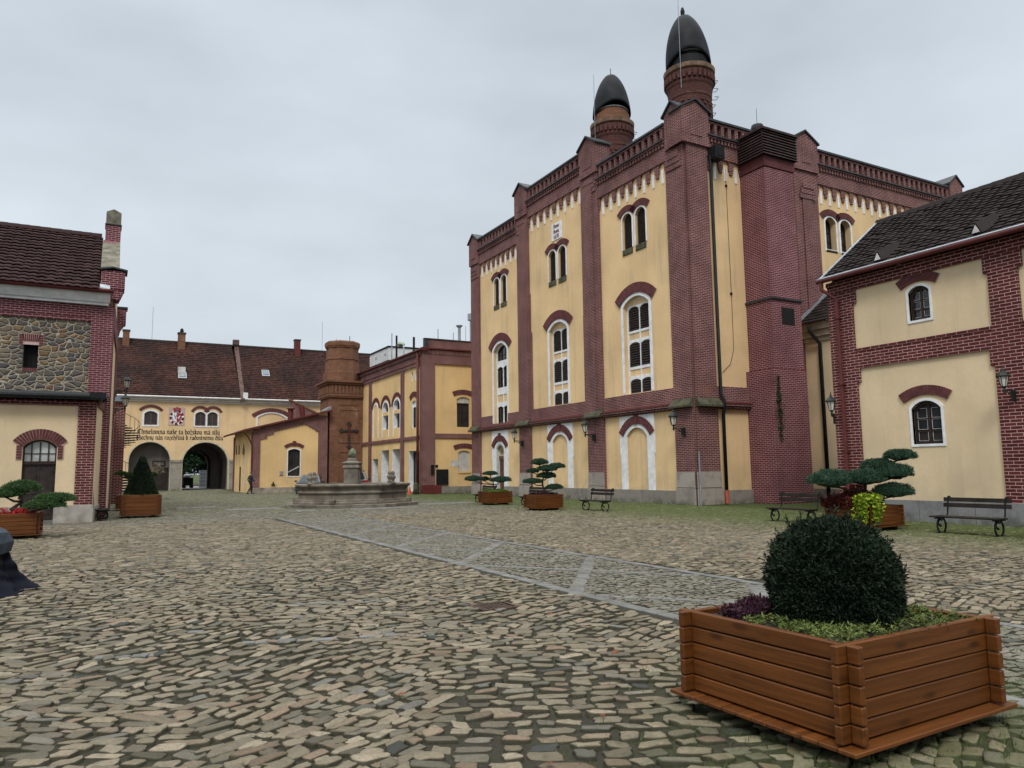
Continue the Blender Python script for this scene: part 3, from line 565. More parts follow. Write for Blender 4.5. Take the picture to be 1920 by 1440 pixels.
for (x0, x1, y0, y1) in ((3.2, 5.0, 38.2, 39.6), (4.9, 7.3, 34.6, 36.0), (7.2, 8.2, 31.6, 32.6), (13.6, 16.5, 33.6, 34.8), (9.5, 12.5, 31.2, 32.2)):
    for i in range(3): pv.prism([(x0+(x1-x0)*i/3+.02, y0+.1*i, 0), (x0+(x1-x0)*(i+1)/3-.02, y0+.1*i+.05, 0), (x0+(x1-x0)*(i+1)/3-.02, y1, 0), (x0+(x1-x0)*i/3+.02, y1-.05, 0)], (0, 0, .03))
structure(pv.build("paving_slabs", PAVE, bevel=.01))
gr = thing("drain_grate", "rusty square iron drain grate sunk in the cobbles", "drain grate", (4.13, 8.02, 0))
m = MB()
for a in (-.24, .2): m.box(a, a+.04, -.2, .2, -.005, .022)
for a in (-.2, .16): m.box(-.198, .198, a, a+.04, -.004, .021)
m.build("frame", plain("rusty_iron", (.06, .035, .025), .7, .5, 12, .4, 60), gr)
m = MB()
for k in range(7): m.box(-.17+k*.052, -.145+k*.052, -.158, .158, -.004, .016)
m.build("grille", bpy.data.materials["rusty_iron"], gr)

# ---------------------------------------------------------------- the big brewery building
MAIN = thing("brewery_building", "tall yellow brick-framed brewery hall with two hooded kiln chimneys", "building", (22.4, 24.4, 0))
def local(o): return o
FF = Fr((22.42, 0, 0), (0, 1, 0), (-1, 0, 0)); FS = Fr((0, 24.42, 0), (1, 0, 0), (0, -1, 0))
def put(mb, name, m, par, **k):
    """world-space mesh under a parent with a location"""
    o = mb.build(name, m, None, **k); return adopt(o, par)
def adopt(o, par):
    o.parent = par; o.matrix_parent_inverse = Matrix.Translation(par.location).inverted() @ Matrix.Identity(4); return o
class Under:
    """makes everything built inside a with-block a child of its root"""
    def __init__(s, root): s.root = root
    def __enter__(s): s.old = set(bpy.data.objects); return s.root
    def __exit__(s, *a):
        for o in set(bpy.data.objects)-s.old:
            if o.parent is None: adopt(o, s.root)
TALL = [(28.25, 1.98, 5.2, 4.72, .42), (35.3, 1.90, 5.2, 4.72, .42), (42.35, 1.85, 4.62, 5.18, .48)]
SM = [(27.68, .78), (28.72, .78), (34.72, .78), (35.78, .78), (41.75, .74), (42.75, .74)]
GR = [(28.45, 1.55), (35.3, 1.55), (42.45, 1.1)]
with Under(MAIN):
    holes = [(*t, .3) for t in TALL]+[(u, w, 12.4, 1.8, .3, .3) for u, w in SM]+[(u, w, 0.0, 3.55 if i < 2 else 3.3, .42 if i < 2 else .32, .07 if i < 2 else .3) for i, (u, w) in enumerate(GR)]
    wf = MB(); wall(FF, 24.4, 46.4, 0, 16.6, holes, .3, wf); wf.quad(FF.P(31.0, 16.6), FF.P(39.74, 16.6), FF.P(39.74, 17.9), FF.P(31.0, 17.9))
    wall(FS, 22.42, 43.4, 0, 16.6, [(31.97, .8, 12.45, 1.7, .28, .4), (33.1, .8, 12.45, 1.7, .28, .4)], .4, wf)
    wf.quad((43.4, 24.42, 0), (43.4, 46.4, 0), (43.4, 46.4, 17.3), (43.4, 24.42, 17.3)); wf.quad((22.42, 46.4, 0), (43.4, 46.4, 0), (43.4, 46.4, 17.3), (22.42, 46.4, 17.3))
    for u, w in GR[:2]: wf.fpoly(FF, outline(u, w+.1, 0, 3.6, .42), -.09, -.07)
    wf.build("wall", PL_MAIN)
    rf = MB(); rf.quad((22.5, 24.5, 16.5), (43.3, 24.5, 16.5), (43.3, 46.3, 16.5), (22.5, 46.3, 16.5)); rf.build("roof", COPPER)
    # tall louvred windows
    for bi, (u, w, z0, h, rise) in enumerate(TALL):
        mb = MB(); d = -.2
        if bi < 2: rows = [(z0+.0, .72, .10), (z0+1.33, 1.20, .12), (z0+3.10, 1.20, .14)]; pan = [(z0+.86, .33), (z0+2.66, .33)]
        else: rows = [(z0+.0, 1.10, .12), (z0+2.32, 1.36, .14)]; pan = [(z0+1.36, .5)]
        hs = []
        for (a, hh, r_) in rows:
            for sgn in (-1, 1): hs.append((u+sgn*w*.225, w*.415, a, hh, r_, .1))
        for (a, hh) in pan:
            for sgn in (-1, 1): hs.append((u+sgn*w*.225, w*.415, a, hh, 0, .04))
        if bi == 2: hs.append((u, w*.84, z0+4.08, .98, .40, .1))
        fm = MB(); wall(FF, u-w/2, u+w/2, z0, z0+h, hs, .1, fm, d=d)
        wo = fm.build("window", WHITE)
        sr = MB(); ou = outline(u, w+.34, z0, h+.17, rise*1.13); sr.fring(FF, ou, outline(u, w, z0, h, rise), 0, .035, False); sr.build("surround", WHITE).parent = wo
        for (a, hh, r_) in rows:
            for sgn in (-1, 1):
                if bi < 2: q = louvred(wo, FF, u+sgn*w*.225, w*.41, a+.01, hh-.02, r_, d-.03)
                else: q = glazed(wo, FF, u+sgn*w*.225, w*.40, a+.01, hh-.02, r_, d-.1, BLACK, GLASS, 2, 4, .035, .012, 'casement')
        pb = MB()
        for (a, hh) in pan:
            for sgn in (-1, 1): pb.fbox(FF, u+sgn*w*.225-w*.21, u+sgn*w*.225+w*.21, a-.01, a+hh+.01, d-.06, d-.035)
        if bi < 2: pb.fpoly(FF, [(u-w*.40, z0+4.36)]+arc(u, w*.80, z0+4.37, .24, 8)[1:-1]+[(u+w*.40, z0+4.36)], d, d+.012)
        pieces(pb, "infill_panel", PL_MAIN, wo)
        if bi == 2: glazed(wo, FF, u, w*.83, z0+4.09, .96, .40, d-.1, BLACK, GLASS, 3, 2, .04, .015, 'lunette')
        archhood(wo, FF, u, w+.50, z0+h-rise+.06, rise*1.22, .50, .0, .075, 19)
    for (u, w) in SM:
        mb = MB(); o = outline(u, w, 12.4, 1.8, .3); mb.fring(FF, outline(u, w+.16, 12.4, 1.88, .34), o, 0, .03, False); wo = mb.build("window", WHITE)
        louvred(wo, FF, u, w-.02, 12.41, 1.78, .3, -.14)
        sl = MB(); sl.prism([FF.P(u-w/2, 12.4, -.2), FF.P(u-w/2, 12.4, .02), FF.P(u-w/2, 12.12, .05), FF.P(u-w/2, 12.1, -.0)], FF.u*w); sl.build("sill", MOSSY).parent = wo
        archhood(wo, FF, u, w+.27, 14.06, .22, .33, .0, .06, 11)
    # pilasters with granite feet
    PIL = [(24.42, 25.6, 18.0, 0), (31.0, 32.42, 19.1, 1), (38.4, 39.74, 19.1, 1), (45.15, 46.4, 17.75, 0)]
    for i, (a, b, zt, ctr) in enumerate(PIL):
        mb = MB(); mb.fbox(FF, a, b, .0, zt-.5, 0, .14)
        if i in (1, 2): mb.fbox(FF, a+(.45 if i == 1 else 0), b-(0 if i == 1 else .45), 4.5, zt-2.2, .142, .23)
        if i in (1, 2): mb.fbox(FF, (b if i == 1 else a-.22), (b+.22 if i == 1 else a), 5.15, 9.8, 0, .10); mb.fbox(FF, (b if i == 1 else a-.10), (b+.10 if i == 1 else a), 9.8, 12.2, 0, .10)
        for k, zz in enumerate((.0, .25, .5)): mb.fbox(FF, a+.08+zz*.25, b-.08-zz*.25, zt-2.9+zz, zt-2.62+zz, .142, .19+.03*k)   # corbelled foot of the pinnacle
        if i == 0: mb.fbox(FS, 22.42, 23.62, .0, zt-.5, 0, .14)
        pz = mb.build("pilaster", BR_MAIN)
        gm = MB(); gm.fbox(FF, a-.04, b+.04, .0, .72, .142, .2); gm.fbox(FF, a, b, .735, 1.42, .142, .18)
        if i == 0: gm.fbox(FS, 22.22, 23.72, .0, .72, .142, .21); gm.fbox(FS, 22.24, 23.64, .735, 1.42, .142, .18)
        gm.build("foot_stone", GRANITE_L, bevel=.02).parent = pz
        cp = MB(); cp.prism([FF.P(a-.06, 4.22, .14), FF.P(a-.06, 4.22, .42), FF.P(a-.06, 4.30, .42), FF.P(a-.06, 4.62, .14)], FF.u*(b-a+.12))
        if i == 0: cp.prism([FS.P(22.36, 4.22, .14), FS.P(22.36, 4.22, .42), FS.P(22.36, 4.30, .42), FS.P(22.36, 4.62, .14)], FS.u*1.35)
        cp.build("cap_stone", MOSSY).parent = pz
        # pinnacle with gabled coping
        b = b-.2 if i == 0 else b
        pn = MB(); pn.fpoly(FF, [(a-.06, zt-1.9), (b+.06, zt-1.9), (b+.06, zt-.25), ((a+b)/2, zt+.22), (a-.06, zt-.25)], -.75, .24)
        pn.fbox(FF, a+.3, b-.3, zt-1.5, zt-.7, .242, .265)
        if i == 0: pn.fpoly(FS, [(22.1, zt-1.9), (23.72, zt-1.9), (23.72, zt-.25), (22.92, zt+.16), (22.1, zt-.25)], -.75, .235); pn.fbox(FS, 22.6, 23.3, zt-1.5, zt-.75, .237, .26)
        pp = pn.build("pinnacle", BR_MAIN)
        cc = MB(); mid = (a+b)/2
        for s_, e0 in ((-1, a-.16), (1, b+.16)): cc.prism([FF.P(e0, zt-.33, -.85), FF.P(mid, zt+.24, -.85), FF.P(mid, zt+.33, -.85), FF.P(e0, zt-.24, -.85)], FF.nv*1.19)
        if i == 0:
            for e0 in (22.0, 23.86): cc.prism([FS.P(e0, zt-.33, -.6), FS.P(22.92, zt+.19, -.6), FS.P(22.92, zt+.27, -.6), FS.P(e0, zt-.25, -.6)], FS.nv*.93)
        cc.build("coping", COPPER).parent = pp
    # plinth, string course, brick band, frieze and parapet, bay by bay
    BAYS = [(25.6, 31.0, 0), (32.42, 38.4, 1.25), (39.74, 45.15, 0)]
    def crown(F, a, b, dz, slots, s0=None, pitch=None, first=None):
        mb = MB(); zt = 15.72+dz; mb.fbox(F, a, b, zt, 16.36+dz, 0, .12)
        p = pitch or (b-a)/slots; x0 = a if first is None else first
        sw = p*.56
        for k in range(slots+1):
            c = x0+k*p; l, r_ = max(a, c-p/2+sw/2), min(b, c+p/2-sw/2)
            if r_-l < .05: continue
            mb.fbox(F, l, r_, zt-.42, zt, 0, .08); mb.fbox(F, l+.05, r_-.05, zt-.62, zt-.42, 0, .07)
            # rounded shoulders of the little arches
            for sgn, e0 in ((-1, l), (1, r_)):
                if a+.02 < e0 < b-.02: mb.fpoly(F, [(e0, zt-.001), (e0, zt-.14), (e0+sgn*.05, zt-.05), (e0+sgn*.13, zt-.001)], .002, .078)
        fr_ = mb.build("frieze", BR_MAIN)
        ws = MB()
        for k in range(slots):
            c = x0+p*(k+.5)
            if a < c < b: ws.fpoly(F, [(c-.07, zt-.95), (c-.07, zt-.30), (c+.07, zt-.30), (c+.07, zt-.95)], .002, .028)
        pieces(ws, "white_slit", WHITE, fr_)
        mb = MB(); mb.fbox(F, a, b, 16.36+dz, 16.66+dz, 0, .10); n = int((b-a)/.21)
        for k in range(n): mb.fbox(F, a+(k+.2)*(b-a)/n, a+(k+.72)*(b-a)/n, 16.40+dz, 16.60+dz, .102, .2)
        mb.fbox(F, a, b, 16.60+dz, 16.68+dz, .102, .23); co_ = mb.build("cornice", BR_MAIN)
        cl_ = MB(); cl_.fbox(F, a, b, 16.68+dz, 16.74+dz, -.2, .30); cl_.fbox(F, a, b, 17.46+dz, 17.56+dz, -.32, .2); cl_.build("coping", COPPER).parent = co_
        mb = MB(); mb.fbox(F, a, b, 16.74+dz, 17.46+dz, -.3, -.16); mb.fbox(F, a, b, 17.34+dz, 17.46+dz, -.158, .12); mb.fbox(F, a, b, 16.74+dz, 16.80+dz, -.158, .12)
        n = int((b-a)/.43)
        for k in range(n): mb.fbox(F, a+(k+.28)*(b-a)/n, a+(k+.72)*(b-a)/n, 16.802+dz, 17.338+dz, -.158, .11)
        mb.build("parapet", BR_MAIN)
    for (a, b, dz) in BAYS: crown(FF, a, b, dz, 8)
    crown(FS, 23.62, 29.3, 0, 8, pitch=.66, first=23.85); crown(FS, 31.0, 42.4, 0, 17, pitch=.66, first=31.05)
    for k, (a, b) in enumerate(((29.3, 31.0), (42.3, 43.45))):
        mb = MB(); mb.fbox(FS, a, b, 0, 17.3, 0, .14); mb.fbox(FS, a+.5, b-.5, 4.6, 15.2, .142, .21) if k == 0 else None
        for q, zz in enumerate((.0, .25, .5)): mb.fbox(FS, a+.3+zz*.3, b-.3-zz*.3, 14.75+zz, 15.0+zz, .215, .25+.03*q)
        pz = mb.build("pilaster", BR_MAIN)
        pn = MB(); pn.fpoly(FS, [(a-.04, 16.2), (b+.04, 16.2), (b+.04, 17.75), ((a+b)/2, 18.22), (a-.04, 17.75)], -1.1, .24); pn.fbox(FS, a+.55, b-.55, 16.6, 17.4, .242, .27); pp = pn.build("pinnacle", BR_MAIN)
        cc = MB(); mid = (a+b)/2
        for e0 in (a-.14, b+.14): cc.prism([FS.P(e0, 17.67, -1.2), FS.P(mid, 18.24, -1.2), FS.P(mid, 18.33, -1.2), FS.P(e0, 17.76, -1.2)], FS.nv*1.52)
        cc.build("coping", COPPER).parent = pp
    for F, rng in ((FF, [(a, b) for a, b, _ in BAYS]), (FS, [(23.62, 25.7), (27.7, 29.3)])):
        for a, b in rng:
            skip = [(t[0]-t[1]/2-.2, t[0]+t[1]/2+.2) for t in TALL[2:] if a < t[0] < b] if F is FF else []
            mb = MB(); segs = [(a, b)] if not skip else [(a, skip[0][0]), (skip[0][1], b)]
            for p, q in segs: mb.fbox(F, p, q, 4.47, 5.16, 0, .11)
            for p, q in skip: mb.fbox(F, p, q, 4.47, 4.60, 0, .11)
            mb.fbox(F, a, b, 4.16, 4.30, 0, .14); n = int((b-a)/.2)
            for k in range(n): mb.fbox(F, a+(k+.15)*(b-a)/n, a+(k+.75)*(b-a)/n, 4.18, 4.29, .142, .20)
            mb.fbox(F, a, b, 4.30, 4.40, 0, .27); bo = mb.build("string_course", BR_MAIN)
            cp = MB(); cp.prism([F.P(a, 4.40, 0), F.P(a, 4.40, .30), F.P(a, 4.425, .30), F.P(a, 4.49, .112), F.P(a, 4.49, 0)], F.u*(b-a)); cp.build("ledge", RED_METAL).parent = bo
            dr = [(42.45-.56, 42.45+.56)] if (F is FF and a > 39) else []
            pm = MB()
            for p, q in ([(a, b)] if not dr else [(a, dr[0][0]), (dr[0][1], b)]): pm.fbox(F, p, q, .0, .6, 0, .10)
            pieces(pm, "plinth", GRANITE)
    # ground-floor blind arches and the door
    for i, (u, w) in enumerate(GR):
        ho = 3.55 if i < 2 else 3.3; ri = .42 if i < 2 else .32; W2 = 2.5 if i < 2 else 2.1
        mb = MB(); o = outline(u, w, .6 if i < 2 else .0, ho-(.6 if i < 2 else 0), ri, 12); z0 = .6 if i < 2 else .0
        ou = [(u-W2/2, z0), (u-W2/2, 2.2), (u-W2/2-.06, 2.3), (u-W2/2-.06, 4.13), (u, 4.13), (u+W2/2+.06, 4.13), (u+W2/2+.06, 2.3), (u+W2/2, 2.2), (u+W2/2, z0)]
        # white surround as strips between opening and outer edge
        for s_ in (-1, 1):
            mb.fpoly(FF, [(u+s_*w/2, z0), (u+s_*W2/2, z0), (u+s_*W2/2, 2.2), (u+s_*(W2/2+.06), 2.3), (u+s_*(W2/2+.06), ho-ri), (u+s_*w/2, ho-ri)], 0, .05)
        ar = arc(u, w, ho-ri, ri, 12)
        mb.fpoly(FF, [(u-W2/2-.06, ho-ri+.002)]+ar+[(u+W2/2+.06, ho-ri+.002), (u+W2/2+.06, 4.13), (u-W2/2-.06, 4.13)], 0, .05)
        so_ = mb.build("arch_surround", WHITE)
        archhood(so_, FF, u, w+.5, ho-ri+.02, ri+.16, .36, .05, .10, 17, key=True)
    F_ = FF; u, w = GR[2]
    dm = MB(); dm.fbox(FF, u-w/2, u+w/2, 0, .12, -.5, .12); dm.build("door_step", GRANITE)
    jm = MB(); jm.fring(FF, outline(u, w, .12, 3.18, .32), outline(u, w-.20, .12, 3.08, .26), -.24, .02, False); jm.build("door_jamb", GREYWHITE)
    FQ = Fr((22.24, 0, 0), (0, 1, 0), (-1, 0, 0))
    dm = MB(); dm.fbox(FQ, u-.44, u+.44, .12, 2.45, -.42, -.36); 
    for s_ in (-1, 1):
        for za, zb in ((.25, .95), (1.05, 2.15)): dm.fbox(FQ, u+s_*.22-.15, u+s_*.22+.15, za, zb, -.36, -.335)
    dm.fbox(FQ, u-.02, u+.02, .12, 2.3, -.36, -.325); dm.fbox(FQ, u-.46, u+.46, 2.28, 2.5, -.42, -.30); do = dm.build("door", DOORB)
    hd = MB(); hd.tube([FQ.P(u+.06, 1.1, -.33), FQ.P(u+.06, 1.1, -.28), FQ.P(u+.18, 1.1, -.28)], .012); hd.build("handle", CHROME).parent = do
    tr = MB(); tr.fpoly(FQ, outline(u, .86, 2.5, .76, .26), -.44, -.40); tr.build("transom", PL_ANNEX).parent = do
    tt = MB(); 
    for k in range(5): tt.fbox(FQ, u-.3+k*.14, u-.25+k*.14, 2.62, 2.86+.05*(k % 2), -.40, -.385)
    tt.build("transom_bars", DOORW).parent = do
    # plaque
    pq = MB(); pq.fbox(FF, 34.66, 35.76, 14.72, 15.72, .002, .035); pq = pq.build("plaque", WHITE)
    tx = MB(); pentext(tx, FF, "Anno", 35.55, .62, 15.42, .15, .035, .043, (.11, .08), -1); pentext(tx, FF, "Domi", 35.55, .62, 15.11, .15, .035, .043, (.11, .08), -1); pentext(tx, FF, "1878", 35.52, .56, 14.80, .15, .035, .043, (.11, .08), -1)
    tx.build("lettering", INKRED).parent = pq
    # side window units
    for u in (31.97, 33.1):
        s_ = surround(None, FS, u, .8, 12.45, 1.7, .28, .09, 0, .03); glazed(s_, FS, u, .78, 12.46, 1.68, .28, -.36, FRAMEW, GLASS, 2, 3, .05, .02)
        archhood(s_, FS, u, .8+.30, 14.0, .22, .33, 0, .06, 11)
        sl = MB(); sl.prism([FS.P(u-.4, 12.45, -.3), FS.P(u-.4, 12.45, .02), FS.P(u-.4, 12.36, .05), FS.P(u-.4, 12.3, 0)], FS.u*.8); sl.build("sill", MOSSY).parent = s_
    # projecting lift shaft
    mb = MB(); mb.box(25.78, 27.64, 22.93, 24.42, 5.9, 15.15); mb.box(25.56, 27.7, 22.86, 24.42, 0, 5.88)
    sh = mb.build("shaft", BR_PINK)
    mb = MB(); mb.box(25.70, 27.74, 22.84, 24.42, 9.02, 9.1); mb.build("ledge", COPPER).parent = sh
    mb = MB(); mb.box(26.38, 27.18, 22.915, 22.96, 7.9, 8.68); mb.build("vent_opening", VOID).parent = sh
    mb = MB(); mb.box(25.73, 27.69, 22.88, 24.42, 15.16, 15.62); mb.build("shaft_collar", BR_SMOOTH).parent = sh
    mb = MB()
    for k in range(9): zz = 15.66+k*.13; mb.prism([(25.55, 22.72, zz), (27.8, 22.72, zz), (27.8, 22.80, zz+.12), (25.55, 22.80, zz+.12)], (0, .02, 0)); mb.prism([(25.55, 22.72, zz), (25.55, 24.3, zz), (25.63, 24.3, zz+.12), (25.63, 22.80, zz+.12)], (.02, 0, 0)); mb.prism([(27.8, 22.72, zz), (27.8, 24.3, zz), (27.72, 24.3, zz+.12), (27.72, 22.80, zz+.12)], (-.02, 0, 0))
    mb.box(25.68, 27.68, 22.86, 24.3, 15.63, 16.78); mb.box(25.5, 27.85, 22.68, 24.42, 16.8, 16.9); mb.build("louvre_box", plain("brown_louvre_cladding", (.042, .024, .022), .6, .4, 3, .2, 20)).parent = sh
    # pipes, box, cable
    dp = MB(); dp.tube([(23.75, 24.2, 15.7), (23.75, 24.2, 4.8), (23.75, 24.02, 4.5), (23.75, 24.02, 4.2), (23.8, 24.16, 3.9), (23.8, 24.16, .62)], .075, 8); dp.build("downpipe", BLACK, smooth=True)
    dp = MB(); dp.tube([(23.8, 24.16, .62), (23.8, 24.16, .05)], .085, 8); dp.build("pipe_shoe", plain("terracotta_pipe", (.42, .09, .05), .6, .2, 5, .1))
    dp = MB(); dp.tube([(22.28, 24.14, .0), (22.28, 24.14, 2.3)], .035, 6); dp.build("earth_rod", ZINC)
    dp = MB(); dp.box(23.7, 24.25, 23.8, 24.3, 15.5, 16.1); dp.box(23.85, 24.18, 23.78, 23.8, 15.62, 15.98); dp.build("hopper_head", BLACK)
    dp = MB(); dp.tube([(24.85, 24.39, 15.4), (24.86, 24.39, 9), (24.84, 24.39, 6.9), (24.6, 24.39, 6.2), (24.1, 24.39, 5.8)], .010, 5)
    for zz in (14.5, 9.4): dp.box(24.8, 24.9, 24.36, 24.42, zz, zz+.1)
    dp.build("cable", BLACK)
    # kiln chimneys
    def kiln(cx, cy, k):
        rt = MB(); prof = [(1.0, 15.5), (1.0, 19.0), (1.02, 19.35), (1.05, 19.4), (1.05, 19.55), (1.09, 19.9), (1.14, 20.0), (1.14, 20.15), (1.18, 20.3)]
        rt.lathe((cx, cy, 0), prof+[(1.2, 20.3)], 28); n = 30
        for q in range(n):
            a = 2*math.pi*q/n; c, s_ = math.cos(a), math.sin(a)
            for r0, r1, za, zb, wd in ((1.08, 1.23, 20.18, 20.52, .075), (.97, 1.06, 17.7, 17.95, .09), (.97, 1.05, 18.35+.28*math.sin(q*math.pi/3)**2, 18.5+.28*math.sin(q*math.pi/3)**2, .11)):
                rt.prism([(cx+r0*c-wd*s_, cy+r0*s_+wd*c, za), (cx+r1*c-wd*s_, cy+r1*s_+wd*c, za), (cx+r1*c+wd*s_, cy+r1*s_-wd*c, za), (cx+r0*c+wd*s_, cy+r0*s_-wd*c, za)], (0, 0, zb-za))
        for row in range(4):                        # diaper-work bosses
            for q in range(20):
                a = 2*math.pi*(q+.5*(row % 2))/20; c, s_ = math.cos(a), math.sin(a); wd, r0, r1, za = .075, .97, 1.055, 18.55+row*.17
                rt.prism([(cx+r0*c-wd*s_, cy+r0*s_+wd*c, za), (cx+r1*c-wd*s_, cy+r1*s_+wd*c, za), (cx+r1*c+wd*s_, cy+r1*s_-wd*c, za), (cx+r0*c+wd*s_, cy+r0*s_-wd*c, za)], (0, 0, .11))
        rt.lathe((cx, cy, 0), [(1.15, 20.3), (1.15, 20.62)], 28)
        t = rt.build("kiln_chimney", BR_SOOT)
        bd = MB(); bd.lathe((cx, cy, 0), [(1.16, 20.63), (1.23, 20.68), (1.25, 20.88), (1.17, 20.92), (.9, 20.95), (.9, 21.03)], 28); bd.build("crown_band", plain("weathered_crown_stone", (.17, .11, .075), .9, .5, 3, .5, 20)).parent = t
        dr = MB(); dr.lathe((cx, cy, 0), [(.98, 21.02), (.98, 21.42), (.90, 21.45), (.90, 21.62), (0, 21.72)], 24); dr.build("drum", BR_ORANGE if k else BLACK).parent = t
        dz = MB(); dz.lathe((cx, cy, 0), [(.93, 21.63), (.96, 21.66), (.93, 21.70), (.5, 21.78), (0, 21.8)], 24); dz.build("damper", ZINC).parent = t
        # parabolic wind cowl, cut higher on one side
        NN, MM = 36, 14; V = []; Fq = []; zt = 24.0; fa = math.atan2(-.87, -.48+(.25 if k else -.05))
        for j in range(MM):
            t_ = j/(MM-1)
            for q in range(NN):
                a = 2*math.pi*q/NN; lift = max(0, math.cos(a-fa))**1.5*(.62 if k == 0 else .5); zb = 21.02+.0+lift+(.42 if k else 0)
                z = zb+(zt-zb)*t_; rr = 1.10*(1-max(0, (z-21.0)/(zt-21.0))**2.1)**.58 if t_ < 1 else .02; rr = max(rr, .02)
                lean = (.12 if k == 0 else .0)*((z-21)/2.8)**1.0
                V.append((cx+rr*math.cos(a)-lean, cy+rr*math.sin(a)+lean*.55, z))
        Fq = [(j*NN+q, j*NN+(q+1) % NN, (j+1)*NN+(q+1) % NN, (j+1)*NN+q) for j in range(MM-1) for q in range(NN)]
        cm = MB(); cm.add(V, Fq); cm.poly([V[(MM-1)*NN+q] for q in range(NN)]); c_ = cm.build("wind_cowl", COWLMAT, smooth=True); c_.parent = t
        so2 = c_.modifiers.new('solid', 'SOLIDIFY'); so2.thickness = .03
        st = MB(); st.tube([(cx, cy, 21.7), (cx, cy, 23.5)], .03)
        for a in (fa-.7, fa+.7): st.tube([(cx, cy, 22.1), (cx+.9*math.cos(a), cy+.9*math.sin(a), 21.72)], .02)
        st.build("cowl_stay", ZINC).parent = t
        fn = MB()
        if k == 0: fn.lathe((cx-.16, cy+.1, 23.84), [(.03, 0), (.09, .12), (.11, .34), (.06, .52), (0, .58)], 10)
        else: fn.tube([(cx, cy, 23.8), (cx, cy, 24.35)], .018)
        fn.build("finial", COWLMAT).parent = t
        rg = MB()
        for q in range(7):
            z = 18.0+q*.42; r0 = 1.03 if z < 19.5 else 1.2; a = math.atan2(-.48, .877)+.12; c, s_ = math.cos(a), math.sin(a)
            p = lambda r, o: (cx+r*c-o*s_, cy+r*s_+o*c, z)
            rg.tube([p(r0, -.16), p(r0+.2, -.16), p(r0+.2, .16), p(r0, .16)], .015, 5)
        rg.build("rung", BLACK).parent = t
        rd = MB(); a = fa-(.5 if k == 0 else 1.2); c, s_ = math.cos(a), math.sin(a); rr = 1.3
        rd.tube([(cx+rr*c, cy+rr*s_, 19.6 if k == 0 else 18), (cx+rr*c, cy+rr*s_, 25.2 if k == 0 else 23.6)], .014, 5); rd.build("lightning_rod", ZINC).parent = t
    kiln(24.6, 26.25, 0); kiln(24.6, 32.6, 1)
    mb = MB(); mb.lathe((30.2, 27.2, 17), [(.25, 0), (.25, 2.3), (.38, 2.35), (.38, 2.6), (.3, 2.85), (0, 2.95)], 14); mb.tube([(30.2, 27.2, 19.8), (30.2, 27.2, 20.8)], .012); mb.build("roof_vent", COWLMAT, smooth=True)
    iv = []; P = np.stack([RNG.uniform(25.62, 25.95, 420)+0, np.full(420, 22.84), 0*np.arange(420)], 1); P[:, 2] = 2.6+RNG.beta(2, 1.6, 420)*3.0; P[:, 0] = 25.82+RNG.normal(0, .07, 420)*(1+.8*np.sin(P[:, 2]*2))
    leaves("ivy", P, np.tile([[0, -.6, -.3]], (420, 1)), .09, .06, IVY)

# ---------------------------------------------------------------- right-hand house with the link wing behind it
RH = thing("brick_framed_house", "two-storey ochre house with oxblood brick framing and dark tiled roof, beside the big hall", "house", (20.3, 10, 0))
FR = Fr((20.36, 0, 0), (0, 1, 0), (-1, 0, 0))
def house_window(F, u, w, z0, h, rise, rows):
    s_ = surround(None, F, u, w, z0, h, rise, .07, -.10, .025); w_ = glazed(s_, F, u, w-.01, z0+.005, h-.01, rise, -.16, FRAMEW, GLASS, 2, rows, .07, .022)
    lt = MB()                                   # thin pale inner casement beads
    for sg in (-1, 1):
        uu = u+sg*w*.24
        for k in range(rows): a = z0+.09+(h-rise*.6-.12)*k/rows; b = z0+.05+(h-rise*.6-.12)*(k+1)/rows; lt.fring(F, [(uu-w*.165, a), (uu-w*.165, b), (uu+w*.165, b), (uu+w*.165, a)], [(uu-w*.165+.009, a+.009), (uu-w*.165+.009, b-.009), (uu+w*.165-.009, b-.009), (uu+w*.165-.009, a+.009)], -.138, -.126)
    lt.build("casement_bead", GREYWHITE).parent = w_
    return s_
